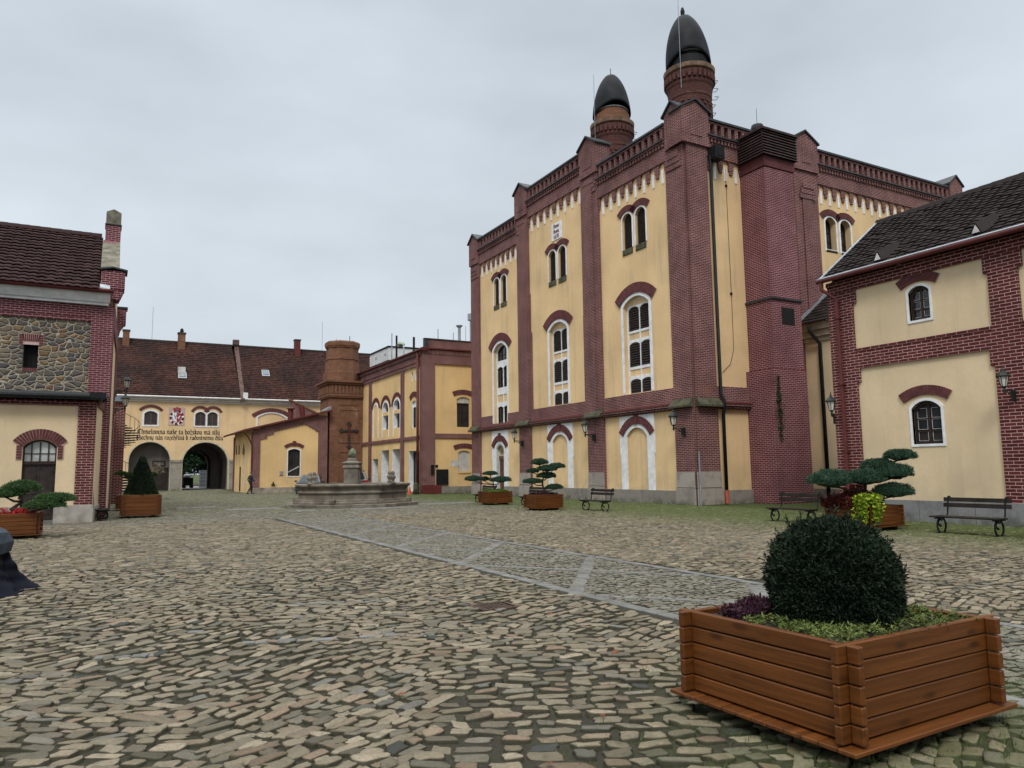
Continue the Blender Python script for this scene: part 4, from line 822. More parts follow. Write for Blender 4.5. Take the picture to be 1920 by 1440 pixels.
with Under(RH):
    y0, y1 = -2.0, 15.75
    wn_ = [(12.78, .62, 5.72, .98, .16), (12.82, .86, 2.18, 1.22, .22), (6.6, .62, 5.72, .98, .16), (6.6, .86, 2.18, 1.22, .22), (.4, .62, 5.72, .98, .16), (.4, .86, 2.18, 1.22, .22)]
    mb = MB(); wall(FR, y0, y1, 0, 7.4, [(*q, .16) for q in wn_], .16, mb)
    mb.quad((20.36, y0, 0), (30, y0, 0), (30, y0, 7.4), (20.36, y0, 7.4)); mb.quad((30, y0, 0), (30, 18.3, 0), (30, 18.3, 7.4), (30, y0, 7.4)); mb.poly([(20.36, y0, 7.4), (30, y0, 7.4), (25, y0, 10.3)])
    mb.build("wall", PL_RIGHT)
    mb = MB(); mb.fbox(FR, y0, 15.77, 7.04, 7.42, 0, .07)                                  # frieze under the eaves
    mb.fbox(FR, y0, 15.77, 7.28, 7.42, .072, .13); n = 70
    for (a, b) in ((14.9, 15.77), (10.1, 10.84), (3.9, 4.64), (-2.0, -1.3)):
        mb.fbox(FR, a, b, .6, 7.03, 0, .07)
        if a < 14:
            for zt in (6.92, 4.46):                 # stepped corbels beside each panel
                mb.fbox(FR, a-.11, a, zt-.32, zt+.11, 0, .068); mb.fbox(FR, b, b+.11, zt-.32, zt+.11, 0, .068)
            mb.fbox(FR, a-.06, a, zt-.42, zt-.32, 0, .066) if False else None
        else:
            for zt in (6.92, 4.46): mb.fbox(FR, a-.11, a, zt-.32, zt+.11, 0, .068)
    for (a, b) in ((10.84, 14.9), (4.64, 10.1), (-1.3, 3.9)): mb.fbox(FR, a, b, 4.57, 5.13, 0, .066); mb.fbox(FR, a, b, 5.10, 5.18, .068, .085)
    mb.build("brick_frame", BR_NEAR)
    mb = MB(); mb.poly([(20.36, 15.75, 0), (29.4, 18.2, 0), (29.4, 18.2, 7.4), (24.9, 17.0, 10.3), (20.36, 15.75, 7.4)]); mb.build("end_wall", BR_NEAR)
    mb = MB(); mb.fbox(FR, y0, 15.8, 0, .6, 0, .11); mb.build("plinth", granite("grey_granite_blocks", (.235, .235, .235), 1.55, .8))
    for (u, w, z0, h, r_) in wn_:
        s_ = house_window(FR, u, w, z0, h, r_, 3)
        archhood(s_, FR, u, w+.42, z0+h-.02, .19 if w > .7 else .15, .27, 0, .05, 17 if w < .7 else 21, mat=BR_ARCH, mort=MORTAR_N)
    ev = (20.02, 7.46)
    tiled("roof", (ev[0], y0-.2, ev[1]), (ev[0], 15.84, ev[1]), (25.0, y0-.2, 10.55), (25.0, 17.05, 10.55), TILE_R, None, 21, 60)
    tiled("roof", (30.2, y0-.2, 7.46), (30.2, 18.4, 7.46), (25.0, y0-.2, 10.55), (25.0, 17.05, 10.55), TILE_R, None, 21, 50)
    rd = MB(); n = 46
    for k in range(n):
        a = y0+(17.05-y0)*k/n; b = y0+(17.05-y0)*(k+1)/n+.03; rd.prism([(24.86, a, 10.50), (24.92, a, 10.64), (25.0, a, 10.68), (25.08, a, 10.64), (25.14, a, 10.50)], (0, b-a, .012))
    rd.build("ridge_tiles", TILE_R)
    vg = MB(); vg.prism([(20.0, 15.82, 7.44), (25.0, 17.03, 10.53), (25.0, 17.03, 10.62), (20.0, 15.82, 7.53)], (0, .09, 0)); vg.build("verge_flashing", ZINC)
    gt = MB(); gt.tube([(19.95, y0, 7.42), (19.95, 15.86, 7.46)], .075, 8); gt.build("gutter", RED_METAL, smooth=True)
    gf = MB(); gf.prism([(19.9, y0, 7.49), (20.06, y0, 7.56), (20.06, y0, 7.575), (19.9, y0, 7.505)], (0, 15.84-y0, .03)); gf.build("gutter_flashing", ZINC)
    dp = MB(); dp.tube([(19.95, 15.72, 7.40), (19.95, 15.72, 7.2), (20.2, 15.38, 6.82), (20.2, 15.38, .1)], .06, 10); 
    for zz in (6.2, 4.1, 2.0): dp.box(20.13, 20.3, 15.30, 15.46, zz, zz+.03)
    dp.build("downpipe", RED_METAL, smooth=False)
    for k, yy in enumerate((13.9, 11.0)):          # small gabled roof vents near the eaves
        vm = MB(); zz = 7.46+.62*(20.5-20.02); vm.prism([(20.25, yy-.16, zz-.05), (20.25, yy+.16, zz-.05), (20.25, yy, zz+.27)], (1.0, 0, .45)); v_ = vm.build("roof_vent", TILE_R)
        vo = MB(); vo.prism([(20.245, yy-.10, zz-.02), (20.245, yy+.10, zz-.02), (20.245, yy, zz+.19)], (-.02, 0, 0)); vo.build("vent_face", GREYWHITE).parent = v_
LK = thing("link_wing", "low yellow wing with moulded cornice squeezed between the hall and the right-hand house", "building", (29.4, 20, 0))
with Under(LK):
    FL = Fr((29.42, 0, 0), (0, 1, 0), (-1, 0, 0))
    mb = MB(); wall(FL, 17.5, 24.40, 0, 8.3, [], 0, mb); mb.quad((29.42, 17.5, 0), (36, 17.5, 0), (36, 17.5, 8.3), (29.42, 17.5, 8.3)); mb.build("wall", PL_RIGHT)
    mb = MB(); mb.fbox(FL, 17.5, 24.27, 7.45, 7.65, 0, .08); mb.fbox(FL, 17.5, 24.27, 7.66, 7.95, 0, .18); mb.fbox(FL, 17.5, 24.27, 7.96, 8.3, 0, .32); mb.build("cornice", plain("ochre_cornice", (.40, .33, .23), .85, .3, 2, .3, 30))
    mb = MB(); mb.fbox(FL, 17.5, 24.2, 0, .55, 0, .06); mb.build("plinth", GRANITE)
    tiled("roof", (28.95, 17.4, 8.3), (28.95, 24.25, 8.3), (34, 17.4, 12.1), (34, 24.25, 12.1), TILE_R, None, 20, 32)
    mb = MB(); mb.prism([(28.9, 24.2, 8.32), (34, 24.2, 12.14), (34, 24.2, 12.3), (28.9, 24.2, 8.48)], (0, .07, 0)); mb.build("flashing", ZINC)
    dp = MB(); dp.tube([(28.95, 23.6, 8.15), (28.95, 23.6, 7.9), (29.3, 23.35, 7.3), (29.3, 23.35, .1)], .085, 8); dp.build("downpipe", BLACK, smooth=True)

# ---------------------------------------------------------------- annex
AN = thing("annex_building", "flat-roofed yellow annex with triple arches and red brick corner, left of the big hall", "building", (19.8, 49.3, 0))
FA = Fr((19.86, 0, 0), (0, 1, 0), (-1, 0, 0)); FB = Fr((0, 49.3, 0), (1, 0, 0), (0, -1, 0))
with Under(AN):
    A3 = [(59.68, 1.45), (57.25, 1.75), (54.65, 1.75)]
    hs = [(57.25, 1.25, 6.35, .72, 0, .35), (54.65, 1.3, 6.35, .74, 0, .35), (57.25, 1.25, 4.95, 1.12, 0, .35), (54.65, 1.3, 4.95, 1.12, 0, .35), (51.03, .82, 4.75, 2.0, .2, .22), (51.42, .34, 8.22, .62, 0, .25), (50.66, .34, 8.22, .62, 0, .25),
          (59.75, 1.35, 0, 2.65, 0, .6), (57.3, 1.8, 0, 3.3, 0, .6), (54.8, 1.7, 0, 3.32, 0, .6), (51.02, 2.1, .18, 2.9, 0, .45)]
    mb = MB(); rv = MB(); wall(FA, 49.36, 66, 0, 9.2, hs, .3, mb, rv); wall(FB, 19.8, 24.6, 0, 9.3, [(23.0, 1.02, 4.75, 2.2, .18, .25), (23.05, .92, 1.55, 1.5, .14, .12)], .2, mb)
    mb.quad((24.6, 49.3, 0), (24.6, 66, 0), (24.6, 66, 10), (24.6, 49.3, 10)); mb.quad((19.86, 66, 0), (40, 66, 0), (40, 66, 10), (19.86, 66, 10))
    mb.build("wall", PL_ANNEX); pieces(rv, "reveal", WHITE)
    bk = MB()
    for h in hs:
        if h[0] > 50: bk.fbox(FA, h[0]-h[1]/2-.02, h[0]+h[1]/2+.02, h[2], h[2]+h[3]+.02, -h[5]-.06, -h[5]+.0)
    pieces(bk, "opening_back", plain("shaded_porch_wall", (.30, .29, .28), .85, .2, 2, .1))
    for (u, w, z0, h) in ((57.25, 1.25, 6.35, .72), (54.65, 1.3, 6.35, .74), (57.25, 1.25, 4.95, 1.12), (54.65, 1.3, 4.95, 1.12)):
        q = MB(); q.fbox(FA, u-w/2+.02, u+w/2-.02, z0+.02, z0+h-.02, -.33, -.28); q.build("boarded_opening", FRAMEW)
    for (u, w) in A3:
        z0 = 4.3; h = 7.15-z0; s_ = surround(None, FA, u, w-.34, z0, h, (w-.34)*.46, .13, 0, .035, 'arch_surround', WHITE, False)
        archhood(s_, FA, u, w+.1, z0+h-(w-.34)*.46+.16, (w+.1)*.40, .30, 0, .05, 17)
    glazed(None, FA, 51.03, .8, 4.76, 1.5, 0, -.18, FRAMEW, GLASS, 2, 3, .05, .02); q = MB(); q.fpoly(FA, outline(51.03, .8, 6.26, .48, .19), -.2, -.12); q.build("window_head", WHITE)
    archhood(None, FA, 51.03, 1.25, 6.78, .26, .36, 0, .05, 11)
    for u in (51.42, 50.66): q = MB(); q.fbox(FA, u-.16, u+.16, 8.23, 8.83, -.2, -.17); q.build("slot_window", GLASS)
    mb = MB()
    for (a, b) in ((49.32, 49.7), (53.0, 53.62), (60.7, 61.35)): mb.fbox(FA, a, b, .0, 9.15, 0, .10)
    mb.fbox(FA, 49.7, 66, 3.86, 4.12, 0, .09); mb.fbox(FA, 49.32, 66, 9.15, 9.9, 0, .12); mb.fbox(FA, 49.32, 66, 9.4, 9.46, .122, .16); mb.fbox(FA, 49.32, 66, 9.9, 10.15, 0, .22)
    mb.fbox(FB, 19.76, 20.74, .62, 9.28, 0, .10); mb.fbox(FB, 20.74, 24.6, 9.25, 10.3, 0, .11); mb.fbox(FB, 19.76, 20.74, 9.28, 10.3, 0, .11); mb.fbox(FB, 20.74, 24.6, 3.93, 4.26, 0, .09); n = 22
    for k in range(n): mb.fbox(FB, 19.8+(k+.2)*.21, 19.8+(k+.7)*.21, 9.95, 10.22, .112, .17)
    mb.fbox(FB, 20.0, 24.6, 10.42, 11.02, -.25, .02)
    pieces(mb, "brick_frame", BR_MAIN)
    mb = MB(); mb.fbox(FB, 19.7, 24.6, 10.3, 10.40, -.4, .26); mb.fbox(FA, 49.0, 66, 10.16, 10.26, -.3, .38); mb.build("eaves_board", RED_METAL)
    mb = MB(); mb.fbox(FB, 19.95, 24.6, 11.03, 11.10, -.3, .08); mb.fbox(FB, 19.98, 20.25, 10.42, 11.0, -.3, .045); mb.build("parapet_cap", COPPER)
    rf = MB(); rf.quad((19.8, 49.3, 10.14), (40, 49.3, 10.14), (40, 66, 10.14), (19.8, 66, 10.14)); rf.build("roof", COPPER)
    mb = MB(); mb.fbox(FB, 19.74, 21.2, 0, .62, 0, .14); mb.build("painted_base", RED_METAL)
    mb = MB(); mb.fbox(FB, 21.2, 24.5, 0, .5, 0, .08); mb.fbox(FA, 52.2, 53.9, 0, .5, 0, .06); mb.fbox(FA, 55.7, 56.35, 0, .4, 0, .05); pieces(mb, "plinth", GRANITE)
    dp = MB(); dp.tube([(19.62, 49.72, 10.1), (19.62, 49.72, .2)], .10, 8); dp.build("downpipe", RED_METAL, smooth=True)
    glazed(None, FB, 23.0, 1.0, 4.76, 1.75, .12, -.2, FRAMEW, GLASS, 2, 3, .06, .02); q = MB(); q.fpoly(FB, outline(23.0, 1.0, 6.5, .44, .17), -.22, -.1); q.build("window_head", GREYWHITE)
    archhood(None, FB, 23.0, 1.5, 6.98, .16, .34, 0, .05, 15); archhood(None, FB, 23.05, 1.5, 3.1, .15, .32, 0, .05, 15)
    q = MB(); q.fpoly(FB, outline(23.05, .92, 1.55, 1.5, .14), -.14, -.10); q.build("blind_window", GREYWHITE)
    q = MB(); q.fbox(FB, 22.55, 23.55, 1.42, 1.55, 0, .05); q.build("sill", PL_ANNEX)
    q = MB(); q.fbox(FB, 20.85, 21.75, .62, 1.72, .01, .12); q.build("meter_cabinet", BLACK)
    q = MB(); q.fbox(FB, 20.40, 20.62, 1.4, 2.05, .10, .2); q.fbox(FB, 20.8, 20.98, 1.86, 2.04, 0, .06); q.build("intercom_box", BLACK)
    q = MB(); q.fpoly(FB, [(21.95, 1.95), (22.05, 2.3), (22.3, 2.42), (22.6, 2.3), (22.62, 2.0), (22.35, 1.85)], .001, .012); q.build("bare_mortar_patch", GREYWHITE)
    dr = MB(); dr.fbox(FA, 50.1, 51.2, .2, 2.3, -.42, -.36); dr.fbox(FA, 50.1, 51.95, 2.3, 2.42, -.43, -.34); dr.fbox(FA, 51.2, 51.32, .2, 3.0, -.43, -.34); dr.fbox(FA, 51.88, 51.98, .2, 3.0, -.43, -.34); d_ = dr.build("door", DOORW)
    q = MB(); q.fbox(FA, 51.33, 51.87, .25, 2.98, -.41, -.39); q.fbox(FA, 50.1, 51.18, 2.45, 2.98, -.41, -.39); q.build("door_glass", GLASS).parent = d_
    q = MB(); q.fbox(FA, 49.9, 52.1, 0, .17, -.4, .32); q.build("door_step", GRANITE); q = MB(); q.fbox(FA, 49.92, 52.08, .171, .185, .2, .32); q.build("step_edge", YELLOWP)
    # roof fittings
    for nm, x, y, h, r_ in (("roof_pipe", 22, 61.9, 13.7, .05), ("roof_flue", 22, 60.7, 13.3, .09), ("roof_flue", 22, 56.6, 12.5, .10), ("roof_pipe", 22, 51.6, 12.3, .035), ("roof_pipe", 23, 51.0, 12.0, .03), ("roof_pipe", 24.5, 52, 12.8, .02)):
        q = MB(); q.tube([(x, y, 10.1), (x, y, h)], r_, 8); q.build(nm, BLACK if nm == "roof_flue" else ZINC)
    q = MB(); q.lathe((23.5, 51, 10.1), [(.11, 0), (.11, 2.3), (.26, 2.45), (.26, 2.5), (0, 2.5)], 12); q.build("cowled_vent", ZINC)
    q = MB(); q.lathe((24.2, 50.3, 10.1), [(.14, 0), (.14, 2.8), (.3, 2.82), (.3, 3.3), (0, 3.3)], 12); q.build("steel_flue", ZINC)
    q = MB(); q.lathe((24, 51, 10.9), [(1.2, 0), (1.1, .15), (.5, .32), (0, .36)], 20); q.build("domed_rooflight", ZINC)
    q = MB(); q.box(20.6, 21.6, 52.0, 55.5, 10.14, 10.62); q.build("roof_duct", RED_METAL)
q = thing("roof_chiller", "white boxy cooling unit with dark top edge standing on the annex roof", "cooling unit", (24, 66, 10.2))
for nm, mt, bx in (("casing", plain("white_enamel_panels", (.60, .62, .62), .5, .12, 2, .05), [(-1.7, 1.5, -2.4, 3, .3, 2.55)]), ("top_rim", BLACK, [(-1.78, 1.58, -2.48, 3.08, 2.56, 2.68), (-1.73, 1.53, -2.43, 3.03, 1.33, 1.40)]), ("support", ZINC, [(-1.6, -1.4, -2.3, -2.1, -.06, .3), (1.2, 1.4, -2.3, -2.1, -.06, .3), (-1.6, -1.4, 2.7, 2.9, -.06, .3), (1.2, 1.4, 2.7, 2.9, -.06, .3)]), ("fan_grille", ZINC, [(-1.72, -1.701, -1.7, -1.3, 1.9, 2.1), (-1.72, -1.701, .9, 1.3, 1.9, 2.1), (-1.72, -1.701, -.2, .2, .7, .9)])):
    m = MB()
    for b in bx: m.box(*b)
    m.build(nm, mt, q, bevel=.01)
q = thing("roof_lamp", "swan-neck lamp with bowl shade on the annex roof", "lamp", (22, 58.9, 10.1))
m = MB(); m.tube([(0, 0, 0), (0, 0, 1.7), (0, .1, 2.1), (0, .5, 2.35)], .045, 8); m.build("pole", ZINC, q); m = MB(); m.lathe((0, .75, 2.3), [(.05, .2), (.2, .16), (.34, .0), (.36, -.08), (.15, -.2), (0, -.22)], 14); m.build("lamp_shade", plain("greenish_lamp_bowl", (.25, .28, .18), .4, .3, 4, .1), q, smooth=True)
q = thing("roof_railing", "thin grey guard rail on the annex roof", "railing", (24, 56, 10.1)); m = MB()
for z in (.55, 1.05): m.tube([(0, -3.5, z), (0, 4, z)], .02, 5)
for k in range(6): m.tube([(0, -3.5+k*1.5, 0), (0, -3.5+k*1.5, 1.05)], .02, 5)
m.build("rail", ZINC, q)

# ---------------------------------------------------------------- octagonal brick chimney with the iron cross
CH = thing("brick_chimney", "squat orange-brick chimney with octagonal stack and iron cross on its square base", "chimney", (18.5, 64.6, 0))
FC = Fr((0, 63.2, 0), (1, 0, 0), (0, -1, 0)); FCl = Fr((16.95, 0, 0), (0, 1, 0), (-1, 0, 0))
with Under(CH):
    mb = MB(); mb.box(16.95, 20.15, 63.2, 66.4, 0, 7.95)
    mb.box(16.8, 20.3, 63.05, 66.55, 8.0, 8.12); mb.box(16.75, 20.35, 63.0, 66.6, 8.12, 8.28); mb.box(16.86, 20.24, 63.1, 66.5, 8.28, 9.12)
    for k in range(10):
        for F, a0 in ((FC, 17.0), (FCl, 63.25)): mb.fbox(F, a0+k*.32, a0+k*.32+.17, 8.34, 9.0, .10 if F is FC else .09, .21); mb.fbox(F, a0+k*.32+.05, a0+k*.32+.2, 7.96, 8.02, 0, .12)
    mb.box(16.7, 20.4, 62.95, 66.65, 9.12, 9.3); mb.box(16.55, 20.55, 62.8, 66.8, 9.3, 9.45)
    mb.fring(FC, [(17.75, 4.1), (17.75, 7.0), (19.55, 7.0), (19.55, 4.1)], [(17.83, 4.18), (17.83, 6.92), (19.47, 6.92), (19.47, 4.18)], 0, .05); mb.fring(FC, [(17.75, .8), (17.75, 3.4), (19.55, 3.4), (19.55, .8)], [(17.83, .88), (17.83, 3.32), (19.47, 3.32), (19.47, .88)], 0, .05); mb.fbox(FC, 17.75, 19.55, 7.35, 7.42, 0, .04)
    mb.build("base", BR_ORANGE)
    mb = MB(); c = (18.42, 64.8, 0); o8 = math.pi/8
    mb.lathe(c, [(1.62, 9.46), (1.62, 10.3), (1.60, 10.31), (1.52, 10.34), (1.47, 11.4), (1.53, 11.42), (1.53, 11.5), (1.44, 11.52), (1.40, 12.45), (1.47, 12.47), (1.50, 12.62), (1.55, 12.64), (1.55, 12.95), (1.47, 13.05), (1.2, 13.06), (1.15, 12.7), (0, 12.7)], 8, o8)
    for k in range(40):
        a = 2*math.pi*k/40; r_ = 1.44/math.cos((a-o8+o8) % (math.pi/4)-math.pi/8)*math.cos(math.pi/8); x, y = c[0]+r_*math.cos(a), c[1]+r_*math.sin(a); mb.box(x-.05, x+.05, y-.05, y+.05, 12.5, 12.66)
    mb.build("stack", BR_ORANGE)
    mb = MB(); mb.tube([(18.9, 64.2, 12.9), (18.9, 64.2, 13.6)], .03); mb.tube([(17.7, 64.2, 12.9), (17.7, 64.2, 13.25)], .02); mb.build("stack_rod", BLACK)
    mb = MB(); mb.fbox(FC, 18.53, 18.71, 3.85, 5.75, .02, .10); mb.fbox(FC, 18.0, 19.24, 5.08, 5.24, .02, .10)
    for (u, z) in ((18.62, 5.78), (18.62, 3.78), (17.97, 5.16), (19.27, 5.16)):
        mb.fpoly(FC, [(u+.17*math.cos(a*math.pi/4)*(1.25 if a % 2 == 0 else .8), z+.17*math.sin(a*math.pi/4)*(1.25 if a % 2 == 0 else .8)) for a in range(8)], .025, .12)
    mb.build("cross", plain("corroded_iron", (.035, .032, .030), .6, .5, 6, .4, 30)); mb = MB(); mb.fbox(FC, 18.56, 18.68, 4.55, 5.5, .102, .13); mb.build("cross_inlay", RED_METAL)

# ---------------------------------------------------------------- low shed in front of the gate range
SH = thing("brick_edged_shed", "low yellow shed with one-slope roof and stepped brick gable, left of the orange chimney", "shed", (11, 63, 0))
FD = Fr((0, 63.0, 0), (1, 0, 0), (0, -1, 0)); FE = Fr((10.75, 0, 0), (0, 1, 0), (-1, 0, 0))
rz_ = lambda x: 5.0+(x-10.0)*.252
with Under(SH):
    mb = MB(); wall(FD, 10.75, 16.7, 0, 4.6, [(13.98, .98, 1.35, 2.22, .16)], .2, mb)
    mb.poly([FD.P(10.75, 4.6), FD.P(16.7, 4.6), FD.P(16.7, rz_(16.7)), FD.P(10.75, rz_(10.75))])
    eh = [(67.6, .9, .5, 3.0, .4, .2), (70.0, .35, 2.2, .9, 0, .1), (71.5, .35, 2.2, .9, 0, .1)]; wall(FE, 63, 72.9, 0, rz_(10.75), eh, .2, mb); mb.quad((10.75, 72.9, 0), (16.7, 72.9, 0), (16.7, 72.9, 6.6), (10.75, 72.9, 5.2)); mb.quad((16.7, 63, 0), (16.7, 66, 0), (16.7, 66, 6.6), (16.7, 63, 6.6)); mb.build("wall", PL_ANNEX)
    mb = MB(); mb.fbox(FD, 10.70, 11.25, .45, 4.55, 0, .09); mb.fbox(FD, 15.95, 16.72, .45, 6.4, 0, .09)
    n = 18
    for k in range(n):                               # stepped underside following the roof slope
        a = 11.25+(15.95-11.25)*k/n; b = 11.25+(15.95-11.25)*(k+1)/n; drop = .95 if k < 2 else .75 if k < 4 else .55 if k < n-4 else (.7, .9, 1.1, 1.35)[k-n+4]
        mb.prism([FD.P(a, rz_(a)-drop), FD.P(b, rz_(a)-drop), FD.P(b, rz_(b)-.02), FD.P(a, rz_(a)-.02)], FD.nv*.088)
    mb.fbox(FD, 10.70, 11.25, 4.55, rz_(10.72), 0, .086)
    for u, w in ((67.6, .9), (70.0, .45), (71.5, .45)): mb.fpoly(FE, [(u-w*.6, 3.3), (u, 4.15), (u+w*.6, 3.3), (u+w*.35, 3.3), (u, 3.8), (u-w*.35, 3.3)], 0, .05)
    mb.fbox(FE, 72.4, 72.95, 0, 4.9, 0, .08); mb.fbox(FE, 63, 63.6, .4, 4.9, 0, .08); pieces(mb, "brick_frame", BR_MAIN)
    mb = MB(); mb.fbox(FD, 10.66, 16.72, 0, .45, 0, .12); mb.fbox(FE, 63.0, 64.5, 0, .35, 0, .06); pieces(mb, "plinth", SANDST)
    mb = MB(); mb.prism([(9.9, 62.55, rz_(9.9)), (16.95, 62.55, rz_(16.95)), (16.95, 62.55, rz_(16.95)+.14), (9.9, 62.55, rz_(9.9)+.14)], (0, 10.6, 0)); mb.build("roof", RED_METAL)
    mb = MB(); mb.tube([(9.85, 62.5, 5.0), (9.85, 73.1, 5.0)], .08, 8); mb.tube([(9.85, 62.6, 4.95), (10.3, 62.75, 4.5), (10.62, 62.9, 3.9), (10.62, 62.9, .2)], .06, 8); mb.build("gutter", RED_METAL)
    mb = MB(); mb.prism([(16.4, 62.9, rz_(16.4)+.15), (17.0, 62.9, rz_(17.0)+.15), (17.0, 62.9, rz_(17)+.45), (16.4, 62.9, rz_(16.4)+.25)], (0, 1.2, 0)); mb.build("flashing", ZINC)
    s_ = surround(None, FD, 13.98, .98, 1.35, 2.22, .16, .07, 0, .03); w_ = glazed(s_, FD, 13.98, .97, 1.36, 2.2, .16, -.14, FRAMEW, GLASS, 2, 2, .06, .03)
    q = MB(); q.prism([FD.P(13.52, 1.62, -.10), FD.P(14.44, 2.1, -.10), FD.P(14.44, 2.18, -.10), FD.P(13.52, 1.70, -.10)], FD.nv*.02); q.build("leaning_bar", GREYWHITE).parent = w_
    archhood(s_, FD, 13.98, 1.35, 3.62, .22, .26, 0, .06, 15, key=True)
    q = MB(); q.fbox(FD, 12.85, 13.1, 1.45, 1.78, 0, .08); q.build("letter_box", ZINC); q = MB(); q.fbox(FD, 12.2, 12.5, .62, .72, 0, .1); q.fbox(FD, 12.3, 12.4, .72, .9, 0, .04); q.build("boot_scraper", BLACK)
    glazed(None, FE, 67.6, .88, .52, 2.96, .38, -.12, GREYWHITE, PALEGLASS, 2, 4, .05, .02)
    for u in (70.0, 71.5): q = MB(); q.fbox(FE, u-.17, u+.17, 2.2, 3.1, -.1, -.06); q.build("slot_window", GLASS)
    q = MB(); q.fbox(FE, 68.9, 69.3, .1, 2.2, 0, .05); q.build("black_pipe_cover", BLACK)
    for x, tilt in ((13.95, 0), (15.0, -.3)):
        q = MB(); q.tube([(x, 64.5, rz_(x)), (x+tilt*.5, 64.5, rz_(x)+1.0)], .22, 10)
        if not tilt: q.lathe((x, 64.5, rz_(x)+1.0), [(.36, 0), (.36, .06), (.2, .12), (0, .12)], 10)
        q.build("flue", RED_METAL)

# ---------------------------------------------------------------- gate range
GT = thing("gate_building", "long yellow gatehouse with two round archways, painted verse and old tiled roof", "building", (8, 82, 0))
FG = Fr((0, 82.0, 0), (1, 0, 0), (0, -1, 0))
with Under(GT):
    A1 = (4.2, 3.66, 0, 4.82, 1.83); A2 = (9.33, 4.28, 0, 4.82, 2.0)
    wh = [(*A1, 1.2), (*A2, 11), (4.16, 1.18, 6.52, 1.36, .28, .25), (8.72, .98, 6.5, 1.42, .3, .25), (9.88, .98, 6.5, 1.42, .3, .25), (15.8, 2.9, 6.0, 1.95, .5, .05)]
    mb = MB(); rv = MB(); wall(FG, -8, 34, 0, 9.2, wh[2:], .2, mb) if False else None
    wall(FG, -8, 34, 0, 9.2, wh, .25, mb, rv); mb.build("wall", PL_GATE)
    rv.fpoly(FG, [(2.3, 0), (6.1, 0), (6.1, 4.9), (2.3, 4.9)], -1.24, -1.2); 
    for u in (7.19, 11.47): pass
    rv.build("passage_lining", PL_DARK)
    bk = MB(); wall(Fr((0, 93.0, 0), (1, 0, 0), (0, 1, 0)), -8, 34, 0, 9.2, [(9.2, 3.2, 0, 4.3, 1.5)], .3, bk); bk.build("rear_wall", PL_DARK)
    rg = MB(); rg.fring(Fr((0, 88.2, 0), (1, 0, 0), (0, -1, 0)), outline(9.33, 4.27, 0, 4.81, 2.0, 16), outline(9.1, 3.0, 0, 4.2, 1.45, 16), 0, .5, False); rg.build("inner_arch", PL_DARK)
    mb = MB(); mb.fring(FG, outline(9.33, 4.62, 0, 4.99, 2.15, 16), outline(9.33, 4.28, 0, 4.82, 2.0, 16), 0, .05, False); mb.fring(FG, outline(4.2, 3.9, 0, 4.94, 1.93, 16), outline(4.2, 3.66, 0, 4.82, 1.83, 16), 0, .03, False); mb.build("arch_moulding", plain("pale_arch_moulding", (.52, .46, .33), .85, .2, 3, .2))
    mb = MB(); mb.fbox(FG, 6.08, 7.14, 0, 2.8, 0, .055); mb.fbox(FG, 6.04, 7.16, 2.8, 3.05, 0, .12); mb.fbox(FG, 11.66, 12.3, 0, 2.8, .0, .06); mb.fbox(FG, 11.62, 12.34, 2.8, 3.05, 0, .12); pieces(mb, "stone_pier", granite("sandstone_ashlar", (.34, .31, .255), .7, .55))
    mb = MB(); mb.fbox(FG, -8, 34, 8.82, 8.98, 0, .12); mb.fbox(FG, -8, 34, 8.99, 9.16, 0, .28); mb.fbox(FG, -8, 34, 9.17, 9.30, 0, .44); mb.build("cornice", plain("pale_pink_cornice", (.62, .58, .56), .8, .15, 2, .2, 30))
    mb = MB(); mb.tube([(-8, 81.48, 9.32), (34, 81.48, 9.32)], .09, 6); mb.build("gutter", plain("pale_gutter", (.62, .62, .60), .6, .15, 3, .05))
    tiled("roof", (-8, 81.5, 9.3), (12.6, 81.5, 9.3), (-8, 87, 15.8), (12.2, 87, 15.8), TILE_G, None, 30, 76)
    tiled("roof", (12.9, 81.5, 9.3), (34, 81.5, 9.3), (12.5, 87, 15.75), (34, 87, 15.75), TILE_G, None, 30, 78)
    rr = MB(); rr.quad((-8, 93.2, 9.3), (34, 93.2, 9.3), (34, 87, 15.8), (-8, 87, 15.8)); rr.build("rear_roof", TILE_R)
    fw = MB(); fw.prism([(12.5, 81.3, 9.3), (12.5, 87.2, 16.05), (12.5, 92, 10), (12.5, 92, 9.2), (12.5, 81.3, 9.1)], (.42, 0, 0)); fw.box(12.36, 13.0, 86.8, 87.4, 15.9, 16.45); fw.build("fire_wall", plain("fire_wall_tiles", (.10, .06, .05), .85, .4, 3, .4, 12))
    rd = MB()
    for k in range(90): a = -8+42*k/90; rd.prism([(a, 86.84, 15.72), (a, 86.92, 15.86), (a, 87.0, 15.9), (a, 87.08, 15.86), (a, 87.16, 15.72)], (.49, 0, .01))
    rd.build("ridge_tiles", TILE_R)
    for x, w, zz, m_ in ((1.75, .62, 16.5, BR_ORANGE), (7.05, .72, 16.6, BR_ORANGE), (19.3, .62, 16.75, RED_METAL)):
        c_ = MB(); c_.box(x-w/2, x+w/2, 86.2, 86.9, 14.6, zz); co_ = c_.build("chimney", m_); c_ = MB(); c_.box(x-w/2-.06, x+w/2+.06, 86.14, 86.96, zz+.002, zz+.14); c_.build("chimney_cap", COPPER).parent = co_
        if x > 5 and x < 9: c_ = MB(); c_.lathe((x, 86.5, zz+.14), [(.16, 0), (.2, .2), (.12, .45), (0, .5)], 10); c_.build("chimney_pot", BLACK).parent = co_
    for x, h in ((4.2, 19.4), (22.3, 19.3)): q = MB(); q.tube([(x, 87, 15.8), (x, 87, h)], .022, 5); q.build("lightning_rod", ZINC)
    sk = MB(); zz = lambda y: 9.3+(y-81.5)*6.5/5.5
